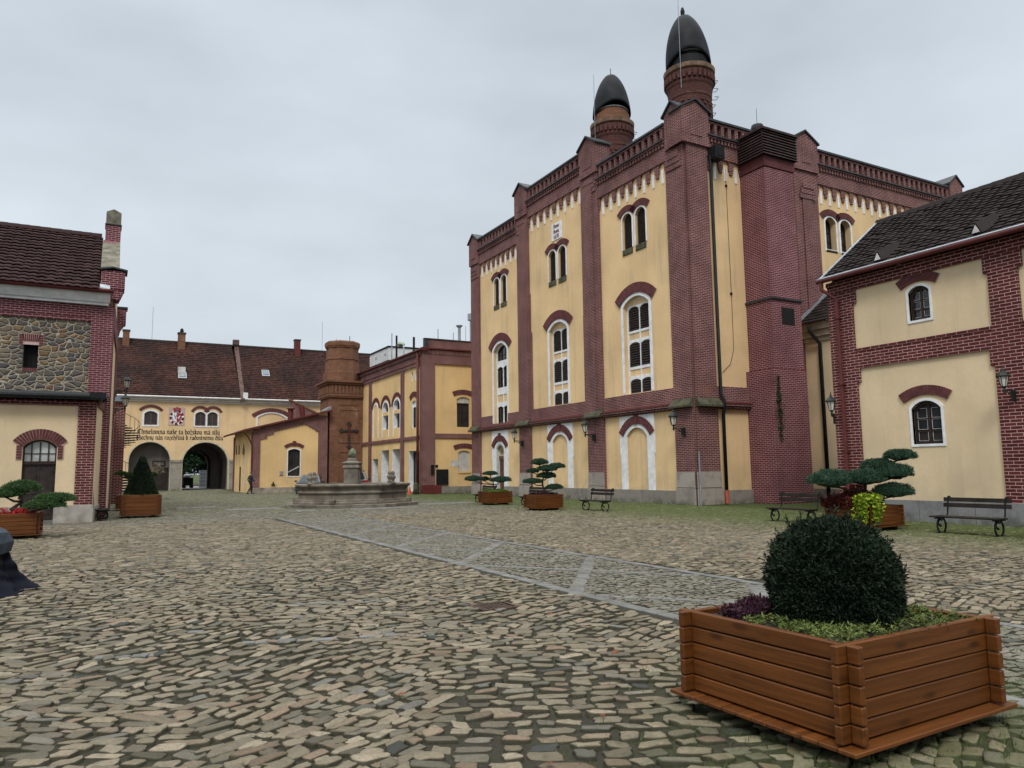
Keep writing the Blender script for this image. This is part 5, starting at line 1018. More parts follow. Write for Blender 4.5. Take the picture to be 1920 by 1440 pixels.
    def sky_light(x, y): 
        b = MB(); b.prism([(x, y, zz(y)+.05), (x+.8, y, zz(y)+.05), (x+.8, y+.6, zz(y+.6)+.05), (x, y+.6, zz(y+.6)+.05)], (0, -.10, .10)); f = b.build("skylight", ZINC); b = MB(); b.prism([(x+.08, y+.06, zz(y+.06)+.15), (x+.72, y+.06, zz(y+.06)+.15), (x+.72, y+.54, zz(y+.54)+.15), (x+.08, y+.54, zz(y+.54)+.15)], (0, -.09, .09)); b.build("pane", plain("sky_lit_glass", (.13, .16, .18), .2, .1, 2, 0, 0, .5)).parent = f
    sky_light(15.0, 83.8); sky_light(24.6, 85.6); sky_light(6.6, 83.2)
    q = MB(); q.box(6.6, 7.3, 83.5, 84.0, zz(83.5)-.1, zz(84)+.4); q.box(6.75, 7.15, 83.2, 83.6, zz(83.2)-.2, zz(83.6)+.1); q.build("roof_vent", GREYWHITE)
    q = MB(); q.box(12.75, 13.2, 81.4, 81.7, 9.3, 10.0); q.build("lamp_box", WHITE)
    for i, (u, w, z0, h, r_, _) in enumerate(wh[2:5]):
        if i == 0: s_ = surround(None, FG, u, w, z0, h, r_, .17, 0, .04); archhood(s_, FG, u, w+.62, z0+h-r_+.26, .40, .27, 0, .06, 15)
        if i == 1:
            s_ = surround(None, FG, u, w, z0, h, r_, .13, 0, .04)
            archhood(s_, FG, 8.70, 1.34, z0+h-r_+.24, .42, .26, 0, .06, 13)
        if i == 2: s_ = surround(None, FG, u, w, z0, h, r_, .13, 0, .041); archhood(s_, FG, 9.92, 1.34, z0+h-r_+.24, .42, .26, 0, .061, 13)
        glazed(s_, FG, u, w-.01, z0+.005, h-.01, r_, -.16, plain("brown_window_wood", (.12, .05, .025), .6, .3, 5, .1) if i == 0 else bpy.data.materials["brown_window_wood"], GLASS, 2, 2, .10, .035)
    mb = MB(); mb.fring(FG, outline(15.8, 3.2, 6.0, 2.1, .55), outline(15.8, 2.9, 6.0, 1.95, .5), 0, .04, False); s_ = mb.build("arch_surround", WHITE)
    archhood(s_, FG, 15.8, 3.7, 7.45, .62, .42, 0, .06, 25); q = MB(); q.fpoly(FG, outline(15.8, 2.9, 6.0, 1.95, .5), -.07, -.05); q.build("blind_panel", PL_GATE).parent = s_
    # crest: panel, mantle, shield, crown
    q = MB(); q.fbox(FG, 5.76, 7.26, 6.5, 8.32, .002, .03); cr = q.build("crest_panel", PALEPINK); cu, cz = 6.51, 7.36
    mt = MB(); wt_ = MB()
    for k in range(24):
        a = math.radians(118+k*(304/23)); u, z = cu+.57*math.cos(a), cz-.06+.66*math.sin(a); r_ = .125 if k % 2 else .11
        (wt_ if k % 3 == 1 else mt).fpoly(FG, [(u+r_*math.cos(b*math.pi/4), z+r_*math.sin(b*math.pi/4)) for b in range(8)], .03, .045+.0006*k)
    mt.build("crest_mantle", CRESTDK).parent = cr; wt_.build("crest_lining", CRESTWHITE).parent = cr
    q = MB(); q.fpoly(FG, [(cu-.40, cz+.34), (cu, cz+.38), (cu, cz-.56), (cu-.26, cz-.36), (cu-.40, cz-.02)], .05, .07); q.build("shield_field", CRESTWHITE).parent = cr
    q = MB(); q.fpoly(FG, [(cu, cz+.38), (cu+.40, cz+.34), (cu+.40, cz-.02), (cu+.26, cz-.36), (cu, cz-.56)], .05, .07); q.build("shield_field", CRESTRED).parent = cr
    q = MB(); q.fpoly(FG, [(cu-.30, cz+.22), (cu-.22, cz+.26), (cu-.02, cz-.28), (cu-.02, cz-.42)], .07, .08); q.fpoly(FG, [(cu-.05, cz+.25), (cu+.03, cz+.2), (cu-.14, cz-.2), (cu-.2, cz-.14)], .07, .082); q.build("shield_bend", CRESTBLUE).parent = cr
    q = MB(); q.fpoly(FG, [(cu+.08, cz-.10), (cu+.30, cz+.16), (cu+.32, cz+.06), (cu+.14, cz-.22)], .07, .08); q.build("shield_charge", CRESTWHITE).parent = cr
    q = MB()
    for du, dz in ((-.24, .80), (0, .90), (.24, .80), (-.13, .66), (.13, .66)): q.fpoly(FG, [(cu+du+.13*math.cos(b*math.pi/4), cz+dz+.10*math.sin(b*math.pi/4)) for b in range(8)], .05, .07+.001*abs(du)*9+.002*dz)
    q.build("crest_crown", CRESTRED).parent = cr
    q = MB(); q.fbox(FG, cu-.08, cu+.08, cz+.42, cz+.58, .05, .066); q.fbox(FG, cu-.02, cu+.02, cz+.84, cz+1.0, .075, .09); q.build("crest_helm", CRESTBLUE).parent = cr
    tx = MB(); pentext(tx, FG, "Chmelovina naše ta božskou má sílu ,", 3.05, 7.85, 5.62, .33, .004, .014); tx.build("inscription", INK); tx = MB(); pentext(tx, FG, "všechny nás rozehřívá k radostnému dílu", 2.95, 8.0, 5.06, .31, .004, .014); tx.build("inscription", INK)
    # back of the left archway: door with grille
    FH = Fr((0, 83.2, 0), (1, 0, 0), (0, -1, 0)); q = MB(); q.fbox(FH, 4.78, 6.0, 0, 2.2, 0, .05); q.fbox(FH, 4.70, 4.78, 0, 2.75, 0, .08); q.fbox(FH, 4.78, 6.0, 2.2, 2.32, 0, .08); d_ = q.build("door", DOORW); q = MB(); q.fring(FH, [(4.5, 2.45), (4.5, 3.0), (5.7, 3.0), (5.7, 2.45)], [(4.62, 2.55), (4.62, 2.9), (5.58, 2.9), (5.58, 2.55)], .0, .06); q.build("overlight", FRAMEW)
    q = MB(); q.prism([(11.42, 83, .0), (11.42, 84.6, .0), (11.42, 84.6, 3.2), (11.42, 83, 3.2)], (-.08, 0, 0)); q.build("gate_leaf", DOORW)
    # brick gable with tiled coping behind the shed
    q = MB(); q.prism([(17.4, 80, 0), (20.6, 80, 0), (20.6, 80, 7.6), (17.4, 80, 9.1)], (0, .5, 0)); w_ = q.build("side_gable", BR_MAIN); q = MB(); q.prism([(17.2, 79.9, 9.2), (20.8, 79.9, 7.5), (20.8, 79.9, 7.68), (17.2, 79.9, 9.38)], (0, .7, 0)); q.build("coping", BR_ORANGE).parent = w_
gd = MB(); gd.quad((6.9, 81.9, .012), (11.8, 81.9, .012), (11.8, 120, .012), (6.9, 120, .012)); structure(gd.build("road", plain("asphalt_and_dust", (.20, .19, .18), .8, .25, .6, .2, 20), recalc=False))

# ---------------------------------------------------------------- left: rubble barn, lean-to, brick pier wall
ST = thing("rubble_stone_barn", "tall rubble-stone barn with pink brick corners, brown tiles and stone gable pier", "barn", (-4, 32, 0))
FT = Fr((0, 32.05, 0), (1, 0, 0), (0, -1, 0)); FU = Fr((.14-.032*32, 0, 0), (.032, 1, 0), (1, 0, 0))
with Under(ST):
    mb = MB(); wall(FT, -14, .14, 0, 8.3, [(-2.42, .46, 5.52, .98, 0, .3)], .3, mb); mb.build("wall", RUBBLE)
    sd = MB(); wall(FU, 32.05, 40.2, 0, 8.3, [], 0, sd); sd.poly([FU.P(32.05, 8.3), FU.P(40.2, 8.3), FU.P(36.1, 11.8)]); sd.quad((-14, 40.2, 0), (.14, 40.2, 0), (.14, 40.2, 8.3), (-14, 40.2, 8.3)); sd.build("side_wall", PL_RIGHT)
    mb = MB(); mb.fbox(FT, -.55, .2, 0, 8.0, 0, .09); mb.fbox(FT, -14, -.55, 7.56, 8.02, 0, .088); n = 60; mb.fbox(FT, -14, .2, 7.40, 7.56, 0, .062); mb.fbox(FU, 32.14, 32.75, 0, 8.3, 0, .075); mb.fbox(FU, 39.5, 40.25, 0, 8.3, 0, .07); mb.fbox(FU, 32.75, 39.5, 7.4, 8.3, 0, .068)
    mb.build("brick_frame", BR_PINK)
    mb = MB(); mb.fbox(FT, -14, .0, 8.02, 8.12, 0, .22); mb.prism([FT.P(-14, 8.12, 0), FT.P(-14, 8.12, .30), FT.P(-14, 8.48, .52), FT.P(-14, 8.48, 0)], FT.u*14.05); mb.build("cove", WHITE)
    mb = MB(); mb.tube([(-14, 31.45, 8.5), (.15, 31.45, 8.5)], .085, 8); mb.build("gutter", RED_METAL, smooth=True)
    mb = MB(); mb.prism([(-.32, 31.55, 8.62), (.02, 31.5, 8.56), (.02, 32.2, 8.9), (-.32, 32.2, 8.96)], (0, 0, .05)); mb.build("flashing", plain("galvanised_sheet", (.45, .50, .53), .4, .2, 3, .05))
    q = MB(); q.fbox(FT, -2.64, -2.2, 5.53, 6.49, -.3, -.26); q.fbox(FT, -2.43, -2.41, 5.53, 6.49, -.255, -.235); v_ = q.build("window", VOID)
    q = MB()
    for k in range(9): a = -2.66+k*.0535; t0 = (k-4)*.012; q.prism([FT.P(a+.004, 6.5, 0), FT.P(a+.047, 6.5, 0), FT.P(a+.047+t0, 6.78, 0), FT.P(a+.004+t0, 6.78, 0)], FT.nv*.03)
    for k in range(4):
        for a, b in ((-2.80, -2.67), (-2.17, -2.04)): q.fbox(FT, a, b, 6.40+k*.095, 6.475+k*.095, 0, .03)
    for k in range(8): q.fbox(FT, -2.65+k*.058, -2.60+k*.058, 5.40, 5.52, 0, .03)
    pieces(q, "brick_lintel", BR_ARCH, v_)
    q = MB(); q.fbox(FT, -2.81, -2.03, 6.38, 6.79, 0, .018); q.fbox(FT, -2.66, -2.18, 5.39, 5.52, 0, .02); pieces(q, "mortar_bed", MORTAR_N, v_)
    tiled("roof", (-14, 31.4, 8.52), (-.33, 31.4, 8.52), (-14, 36.1, 11.85), (-.33, 36.1, 11.85), TILE_L, None, 18, 48, .035, .065); tiled("roof", (-14, 40.8, 8.52), (-.33, 40.8, 8.52), (-14, 36.1, 11.85), (-.33, 36.1, 11.85), TILE_L, None, 18, 48, .035, .065)
    rd = MB()
    for k in range(36): a = -14+13.6*k/36; rd.prism([(a, 35.92, 11.82), (a, 36.0, 11.98), (a, 36.1, 12.02), (a, 36.2, 11.98), (a, 36.28, 11.82)], (.40, 0, .012))
    rd.build("ridge_tiles", TILE_L)
    # gable parapet: kneelers, sloped stone copings, apex pier
    mb = MB(); mb.box(-.30, .52, 31.95, 32.7, 8.72, 9.42); mb.box(-.2, .34, 31.98, 32.72, 8.3, 8.72); mb.prism([(.34, 31.99, 8.3), (.42, 31.99, 8.5), (.50, 31.99, 8.72), (.34, 31.99, 8.72)], (0, .7, 0))
    mb.box(-.25, .76, 39.6, 40.3, 8.75, 9.5); mb.prism([(.3, 39.62, 7.95), (.4, 39.62, 8.2), (.5, 39.62, 8.25), (.55, 39.62, 8.5), (.7, 39.62, 8.75), (-.2, 39.62, 8.75), (-.2, 39.62, 7.95)], (0, .66, 0))
    mb.prism([(-.30, 32.7, 8.3), (-.30, 39.6, 8.3), (-.30, 36.6, 11.62), (-.30, 35.6, 11.62)], (.54, 0, 0)); mb.box(-.25, .33, 35.7, 36.5, 11.62, 12.36)
    mb.build("gable_parapet", BR_PINK)
    mb = MB(); mb.prism([(-.33, 32.6, 9.44), (-.33, 35.7, 11.64), (-.33, 35.7, 11.5), (-.33, 32.6, 9.3)], (.66, 0, 0)); mb.prism([(-.33, 39.6, 9.5), (-.33, 36.5, 11.64), (-.33, 36.5, 11.5), (-.33, 39.6, 9.3)], (.66, 0, 0)); mb.prism([(-.25, 35.68, 12.40), (.33, 35.68, 12.40), (.33, 35.68, 12.92), (.04, 35.68, 13.06), (-.25, 35.68, 12.92)], (0, .84, 0)); mb.build("stone_coping", plain("lichened_sandstone", (.15, .14, .105), .9, .5, 3, .6, 14))
    mb = MB(); mb.prism([(-.36, 31.88, 9.43), (.10, 31.88, 9.52), (.60, 31.88, 9.43), (.60, 31.88, 9.49), (.10, 31.88, 9.58), (-.36, 31.88, 9.49)], (0, .9, 0)); mb.box(-.28, .36, 35.66, 36.54, 12.365, 12.40); mb.box(-.3, .82, 39.55, 40.35, 9.502, 9.58); mb.build("cap_sheet", COPPER)
LT = thing("lean_to", "low yellow lean-to with arched dark door and oxblood brick corner, against the stone barn", "outbuilding", (-1.5, 30, 0))
FLt = Fr((0, 30.06, 0), (1, 0, 0), (0, -1, 0)); FLs = Fr((-.2, 30.06, 0), (.0924, .9957, 0), (.9957, -.0924, 0))
with Under(LT):
    mb = MB(); wall(FLt, -12, -.2, 0, 4.15, [(-1.83, .98, .12, 2.72, .24, .25)], .25, mb); wall(FLs, 0, 1.95, 0, 4.3, [], 0, mb); mb.build("wall", PL_RIGHT)
    mb = MB(); mb.fbox(FLt, -.76, -.205, .6, 4.02, 0, .07); mb.fbox(FLt, -12, -.76, 4.02, 4.2, 0, .066); mb.fbox(FLt, -.76, -.21, 4.02, 4.2, 0, .068); mb.fbox(FLs, 0, 1.9, 4.02, 4.32, 0, .06)
    for k in range(70): mb.fbox(FLt, -11.9+k*.165, -11.81+k*.165, 4.06, 4.2, .07, .12)
    mb.build("brick_frame", BR_NEAR)
    mb = MB(); mb.fbox(FLt, -1.34, -.17, 0, .6, 0, .11); mb.fbox(FLt, -12, -2.32, 0, .6, 0, .11); mb.fbox(FLs, 0.02, 1.9, 0, .55, 0, .05); pieces(mb, "plinth", plain("pale_granite_block", (.34, .31, .27), .85, .35, 2.5, .5, 35))
    archhood(None, FLt, -1.83, 1.02, 2.60, .26, .34, 0, .06, 17, mat=BR_ARCH, mort=MORTAR_N)
    q = MB()
    for a, b in ((-2.50, -2.35), (-1.31, -1.16)):
        for k in range(5): q.fbox(FLt, a, b, 2.20+k*.092, 2.27+k*.092, 0, .055)
    pieces(q, "arch_impost", BR_ARCH); q = MB(); q.fbox(FLt, -2.51, -2.34, 2.18, 2.68, 0, .04); q.fbox(FLt, -1.32, -1.15, 2.18, 2.68, 0, .04); pieces(q, "impost_mortar", MORTAR_N)
    q = MB(); q.fbox(FLt, -2.32, -1.34, .12, 2.05, -.2, -.14)
    for s_ in (-1, 1):
        for za, zb in ((.3, .9), (1.0, 1.9)): q.fbox(FLt, -1.83+s_*.245-.17, -1.83+s_*.245+.17, za, zb, -.14, -.12)
    q.fbox(FLt, -1.845, -1.815, .12, 2.05, -.14, -.115); d_ = q.build("door", DOORW)
    w_ = glazed(None, FLt, -1.83, .98, 2.06, .78, .24, -.18, FRAMEW, PALEGLASS, 4, 2, .05, .018, 'overlight'); q = MB(); q.fbox(FLt, -2.34, -1.32, 2.0, 2.08, -.18, -.08); q.build("transom_rail", FRAMEW)
    q = MB(); q.fbox(FLt, -2.32, -1.32, 0, .12, -.25, .10); q.build("door_sill", PAVE)
    q = MB(); q.prism([(-12, 29.62, 4.22), (-12, 32.04, 4.62), (-12, 32.04, 4.70), (-12, 29.62, 4.32)], (12.02, 0, 0)); q.build("roof", COPPER)
    q = MB(); q.tube([(-12, 29.6, 4.30), (-.42, 29.6, 4.32)], .075, 8); q.box(-.44, .06, 29.55, 29.9, 4.26, 4.47); q.prism([(-.04, 29.7, 4.14), (-.04, 32.04, 4.55), (-.04, 32.04, 4.68), (-.04, 29.7, 4.3)], (.14, 0, 0)); q.build("gutter", BLACK)
    q = MB(); q.tube([(-.2, 30.2, 2.0), (-.2, 30.25, 1.2), (-.14, 30.3, .5)], .015, 5); q.build("cable", ZINC)
SW = thing("brick_side_wing", "narrow brick pier and yellow wall with blue-grey cap behind the barn, beside the spiral stair", "wing", (.7, 44, 0))
with Under(SW):
    q = MB(); q.box(-6, 1.12, 48.0, 56, 0, 5.75); q.build("wall", BR_NEAR); q = MB(); q.box(.42, 1.22, 47.9, 56, 5.76, 6.12); q.build("cap_band", GREYWHITE) if False else None
    q = MB(); q.prism([(-.2, 47.8, 5.78), (1.2, 47.8, 5.78), (1.2, 47.8, 5.98), (-.2, 47.8, 6.25)], (0, 8, 0)); q.build("roof", plain("blue_grey_sheet_roof", (.14, .19, .23), .5, .2, 2, .05))
    q = MB(); q.box(-6, .30, 40.3, 47.98, 0, 5.3); q.build("side_wall", PL_RIGHT)
    q = MB(); q.tube([(.42, 46.8, 5.0), (.42, 46.8, .25)], .07, 8); q.box(.33, .52, 46.68, 46.92, 5.0, 5.25); q.build("downpipe", ZINC, smooth=False)
SP = thing("spiral_staircase", "black iron spiral staircase winding up beside the left archway", "staircase", (1.62, 74, 0))
q = MB(); q.tube([(0, 0, 0), (0, 0, 6.9)], .08, 8); q.build("column", BLACK, SP)
q = MB(); NS = 26
for k in range(NS):
    a = -.9+k*.34; z = .25+k*.23; c, s_ = math.cos(a), math.sin(a); c2, s2 = math.cos(a+.36), math.sin(a+.36); q.prism([(.08*c, .08*s_, z), (1.3*c, 1.3*s_, z), (1.3*c2, 1.3*s2, z), (.08*c2, .08*s2, z)], (0, 0, .05)); q.prism([(.08*c, .08*s_, z-.12), (1.25*c, 1.25*s_, z-.04), (1.25*c, 1.25*s_, z), (.08*c, .08*s_, z)], (.02*-s_, .02*c, 0))
q.build("tread", BLACK, SP)
q = MB(); q.tube([(1.3*math.cos(-.9+k*.17), 1.3*math.sin(-.9+k*.17), 1.25+k*.115) for k in range(2*NS)], .025, 5)
for k in range(NS): a = -.9+k*.34+.17; q.tube([(1.3*math.cos(a), 1.3*math.sin(a), .25+k*.23), (1.3*math.cos(a), 1.3*math.sin(a), 1.36+k*.23)], .018, 5)
q.build("handrail", BLACK, SP)

# ---------------------------------------------------------------- wooden planters
def board(mb, x0, x1, y0, y1, z0, z1, ax):
    k0 = len(mb.v); mb.box(x0, x1, y0, y1, z0, z1); i = random.uniform(0, 50)
    if mb.g is None: mb.g = []
    for p in mb.v[k0:]:
        al = p[0] if ax == 0 else p[1]; cr = p[1] if ax == 0 else p[0]; mb.g.append((al+i*3, p[2]+i*1.7, cr+i))
def planter(w, d, hb, label, loc, rz=0, n=5, group='wooden flower planters'):
    """log-cabin box: interlocking boards per side, base board, bearers, soil"""
    t = thing("wooden_planter", label, "planter", loc, rz, group); T = .045; E = .075; z0 = .13; bh = (hb-z0)/n
    for sx in (0, 1):                               # boards along x
        y = 0 if sx == 0 else d-T; mb = MB()
        for k in range(n): board(mb, -E, w+E, y, y+T, z0+k*bh+.003, z0+(k+1)*bh-.003, 0)
        mb.build("side_boards", WOOD, t, bevel=.006)
    for sx in (0, 1):
        x = 0 if sx == 0 else w-T; mb = MB()
        for k in range(n):
            off = bh*.0; a, b = z0+k*bh+.004, z0+(k+1)*bh-.004
            board(mb, x, x+T, T+.001, d-T-.001, a, b, 1); board(mb, x, x+T, -E, -.001, a, b, 1); board(mb, x, x+T, d+.001, d+E, a, b, 1)
        mb.build("side_boards", WOOD, t, bevel=.006)
    mb = MB(); m = 12; B = .092
    for k in range(m): a = -B+(d+2*B)*k/m; board(mb, -B, w+B, a+.003, a+(d+2*B)/m-.003, .098, .122, 0)
    mb.build("base_boards", WOOD, t, bevel=.004)
    mb = MB()
    for x in (w*.12, w*.82): mb.box(x, x+.09, .06, d-.06, .0, .094)
    pieces(mb, "bearer", DOORW, t)
    mb = MB(); nn = 12; V = [[(T+(w-2*T)*i/nn, T+(d-2*T)*j/nn, hb-.05+random.uniform(-.015, .02)) for j in range(nn+1)] for i in range(nn+1)]
    for i in range(nn):
        for j in range(nn): mb.quad(V[i][j], V[i+1][j], V[i+1][j+1], V[i][j+1])
    mb.build("soil", SOIL, t); return t
def cover(name, label, cat, c, wx, wy, z, n, L, W, mat, hmax=.12, lump=5, shape=None, group=None):
    P = np.stack([RNG.uniform(-wx/2, wx/2, n), RNG.uniform(-wy/2, wy/2, n), np.zeros(n)], 1)
    if shape: P = P[shape(P[:, 0], P[:, 1])]
    n = len(P); P[:, 2] = hmax*(.35+.65*np.abs(np.sin(P[:, 0]*lump+1)*np.cos(P[:, 1]*lump*1.2)))*RNG.uniform(0, 1, n)
    N = np.stack([RNG.normal(0, .5, n), RNG.normal(0, .5, n), np.full(n, .8)], 1); o = leaves(name, P, N, L, W, mat); o.location = (*c, z); return tag(o, label, cat, group)
# nearest planter with the round yew
planter(1.40, 1.22, .645, "large stained-wood planter holding the round yew ball, nearest the camera", (3.56, 2.79, 0), R(1.5))
yb = thing("yew_ball", "dense round clipped dark yew growing in the nearest wooden planter", "topiary", (4.24, 3.39, .58))
n = 60000; d = sphere_pts(n); lump = 1+.045*np.sin(d[:, 0]*7+1)*np.cos(d[:, 1]*6)+.03*np.sin(d[:, 2]*11+d[:, 0]*9); rr = (.405*lump*RNG.uniform(.86, 1.03, n))[:, None]; P = d*rr*np.array([1, 1, 1.02]); P[:, 2] += .25
k = P[:, 2] > -.05; P, d2 = P[k], d[k]; topb = (d2[:, 2] > .6)
o = leaves("foliage", P, d2*.9+np.array([0, 0, .25]), .030, .0105, YEW, yb, (ellcore((0, 0, .25), (.335, .335, .35), 22, 14, .04)), .8)
n = 700; d = sphere_pts(n); d[:, 2] = np.abs(d[:, 2]); P = []; Nn = []
for i in range(110):                                # loose shoots breaking the outline
    q = d[i]*np.array([.40, .40, .42])+np.array([0, 0, .25]); dr = d[i]+np.array([0, 0, .9]); dr /= np.linalg.norm(dr); l = RNG.uniform(.03, .10)
    for t_ in np.linspace(0, 1, 14): P.append(q+dr*l*t_); s_ = RNG.normal(0, 1, 3); Nn.append(s_/np.linalg.norm(s_)*.8+dr*.8)
leaves("shoots", np.array(P), np.array(Nn), .034, .010, YEW, yb)
m = MB(); m.tube([(0, 0, -.02), (.01, 0, .12), (0, .01, .3)], [.05, .04, .03], 8); m.build("trunk", BARK, yb)
jn = thing("creeping_juniper", "yellow-green creeping juniper carpeting the nearest planter round the yew ball", "ground cover plant", (4.24, 3.39, .60)); P = []; Nn = []
for i in range(520):
    x, y = RNG.uniform(-.62, .62), RNG.uniform(-.53, .53)
    if x*x+y*y < .36**2 or (x < -.25 and y > .22): continue
    a = RNG.uniform(0, 6.28); l = RNG.uniform(.06, .17); up = RNG.uniform(.1, .5)
    for t_ in np.linspace(0, 1, 16):
        z = .0+up*l*t_-.05*t_*t_+RNG.uniform(0, .03); P.append((x+math.cos(a)*l*t_, y+math.sin(a)*l*t_, z+.02)); b = a+RNG.choice([-.8, .8]); Nn.append((math.cos(b), math.sin(b), .45))
P = np.array(P); P[:, 0] = np.clip(P[:, 0], -.655, .655); P[:, 1] = np.clip(P[:, 1], -.565, .565); leaves("sprays", P, np.array(Nn), .034, .010, JUNI, jn, None, .35)
o = cover("purple_heather", "tuft of dark purple heather in the far corner of the nearest planter", "heather", (3.86, 3.76), .34, .22, .60, 1500, .04, .014, PURPLE, .13, 9)
# cloud-pruned pines
def pine(label, loc, pads, mat=PINE, trunk_r=.05, dens=1.0, name="cloud_pruned_pine", base=(0, 0), group='cloud-pruned pines'):
    t = thing(name, label, "pruned pine", loc, 0, group); zs = sorted(pads, key=lambda p: p[2]); tb = MB(); zb = loc[2]
    spine = [(base[0], base[1], -.04)]; hi = max(p[2] for p in pads)
    tx, ty = np.mean([p[0] for p in pads])*.45, np.mean([p[1] for p in pads])*.45
    for k in range(1, 6): f = k/5; spine.append((base[0]+(tx-base[0])*f+.07*math.sin(k*2.1), base[1]+(ty-base[1])*f+.06*math.cos(k*1.7), (hi-zb-.25)*f))
    tb.tube(spine, [trunk_r*(1-.13*i) for i in range(len(spine))], 8)
    for (x, y, z, rx, rz2) in pads:
        j = min(range(len(spine)), key=lambda i: abs(spine[i][2]-(z-zb-.22))+(0 if i else .3)); a = Vector(spine[j]); b = Vector((x, y, z-zb-rz2*.5)); mid = (a+b)/2+Vector((0, 0, -.05)); tb.tube([a, mid, b], [trunk_r*.6, trunk_r*.45, trunk_r*.3], 6)
        for q in range(3): c = b+Vector((random.uniform(-.6, .6)*rx, random.uniform(-.6, .6)*rx, .04)); tb.tube([b-Vector((0, 0, .02)), c], trunk_r*.2, 5)
    tb.build("trunk", BARK, t, smooth=True)
    for (x, y, z, rx, rz2) in pads:
        n = int(6500*dens*max(.5, rx/.45)); d = sphere_pts(n); d[:, 2] = np.where(d[:, 2] < -.25, -.25-(d[:, 2]+.25)*.25, d[:, 2]); wv = 1+.10*np.sin(d[:, 0]*6+x*9)*np.cos(d[:, 1]*5+y*7)
        wv = wv*(1+.07*np.sin(d[:, 0]*17+z*5)*np.sin(d[:, 1]*15+x*3)); P = d*np.array([rx*.94, rx*.82, rz2*.96])*(wv*RNG.uniform(.80, 1.06, n))[:, None]; N = d*np.array([1, 1, .8])+np.array([0, 0, .45])
        o = leaves("foliage_pad", P, N, .050, .013, mat, t, ellcore((0, 0, .01), (rx*.76, rx*.64, rz2*.66), 14, 8, .08), .75); o.location = (x, y, z-zb)
    return t
PLN = "flower planters standing round the yard"
planter(1.10, 1.32, .62, "stained-wood planter of pruned pine and lime trailing leaves, by the right-hand house", (16.5, 11.92, 0), 0)
pine("broad cloud-pruned pine of six flat pads growing over red foliage, by the right-hand house", (17.03, 12.58, .56), [(.87, -.52, 1.82, .44, .17), (.52, -.13, 1.57, .47, .19), (.55, -.52, 1.40, .51, .24), (-.71, .31, 1.23, .62, .27), (-.09, -.21, 1.27, .48, .24), (.48, -.54, .93, .5, .22)], PINE, .06, 1.3)
o = cover("red_barberry", "dark red foliage filling the planter under the six-pad pine", "shrub", (16.85, 12.75), 1.0, 1.2, .55, 6500, .06, .035, REDLEAF, .55, 3)
P = []; Nn = []
for i in range(1500):                              # bright foliage spilling over the near corner
    a = RNG.uniform(0, 1); s_ = RNG.normal(0, .17); P.append((16.47+.12*RNG.normal()*.6+(s_ if s_ > 0 else 0)-.06, 11.92-(.0 if s_ > 0 else s_*-1)+.20*abs(RNG.normal())*(s_ < 0)-.06+(-s_*0), .82-a*.62+.1*RNG.random())); Nn.append((-.5, -.6, -.25+.6*RNG.random()))
P = np.array(P); kx = RNG.random(len(P)) < .5; P[kx, 0] = 16.40+RNG.normal(0, .03, kx.sum())-.06; P[kx, 1] = 11.98+np.abs(RNG.normal(0, .15, kx.sum())); P[~kx, 1] = 11.83+RNG.normal(0, .03, (~kx).sum()); P[~kx, 0] = 16.46+np.abs(RNG.normal(0, .09, (~kx).sum())); P[:, 2] = .86-RNG.beta(1.3, 1.5, len(P))*.66
top = RNG.random(len(P)) < .3; P[top] = np.stack([16.56+RNG.normal(0, .08, top.sum()), 12.05+RNG.normal(0, .12, top.sum()), .74+RNG.uniform(-.06, .14, top.sum())], 1)
tag(leaves("trailing_sweet_potato_vine", P-np.array([16.5, 12.0, .6]), np.array(Nn), .085, .065, LIME), "bright lime-green trailing leaves hanging over the planter corner under the six-pad pine", "trailing plant").location = (16.5, 12.0, .6)
planter(1.12, .98, .63, "stained-wood planter holding the tall seven-pad pine, in front of the big hall", (14.96, 25.3, 0), 0)
pine("tall seven-pad cloud-pruned pine in front of the big hall", (15.48, 25.75, .56), [(-.18, -.07, 1.88, .35, .15), (.49, -.3, 1.72, .34, .13), (.05, -.28, 1.62, .4, .15), (-.4, .1, 1.54, .24, .11), (.09, -.15, 1.34, .39, .15), (-.43, .05, 1.13, .4, .12), (.39, -.25, .89, .35, .13)], PINE, .05)
cover("low_heather", "low dark heather tufts under the seven-pad pine", "heather", (15.5, 25.78), .95, .8, .58, 3000, .05, .02, PURPLE, .16, 6)
planter(1.10, 1.10, .63, "stained-wood planter holding the low four-pad pine, near the hall door", (15.72, 30.85, 0), 0)
pine("low spreading four-pad cloud-pruned pine near the hall door", (16.3, 31.4, .56), [(-.95, .44, 1.2, .4, .15), (-.25, .03, 1.44, .36, .11), (-.45, .28, 1.18, .25, .12), (.15, -.27, 1.14, .51, .16)], PINE, .05)
cover("moss_cushions", "bright green moss cushions under the four-pad pine", "ground cover plant", (16.25, 31.3), .95, .95, .58, 3600, .05, .03, BRIGHTG, .16, 5)
planter(1.30, 1.22, .66, "stained-wood planter with red flowers and low pine pads, beside the lean-to", (-2.68, 23.06, 0), 0)
pine("low cloud-pruned pine with four fresh green pads, beside the lean-to", (-1.95, 23.65, .56), [(-.19, .03, 1.15, .43, .16), (.15, .17, 1.29, .43, .2), (.72, -.54, .85, .47, .15), (.94, -.34, 1.0, .48, .15)], PINE_L, .07, 1.2, base=(-.1, 0))
cover("red_salvia", "row of red flowers in the planter beside the lean-to", "flowers", (-1.85, 23.3), .75, .28, .60, 420, .06, .03, REDFL, .2, 8)
planter(1.22, 1.22, .86, "tall stained-wood planter holding the conical spruce", (.79, 31.4, 0), 0)
cn = thing("conical_spruce", "dark conical clipped spruce in the tall planter, beside the brick side wing", "topiary", (1.40, 32.0, .80)); n = 16000; z = RNG.beta(1, 1.7, n); rr = .56*(1-z)**.9*RNG.uniform(.8, 1.04, n)+.02; a = RNG.uniform(0, 6.283, n)
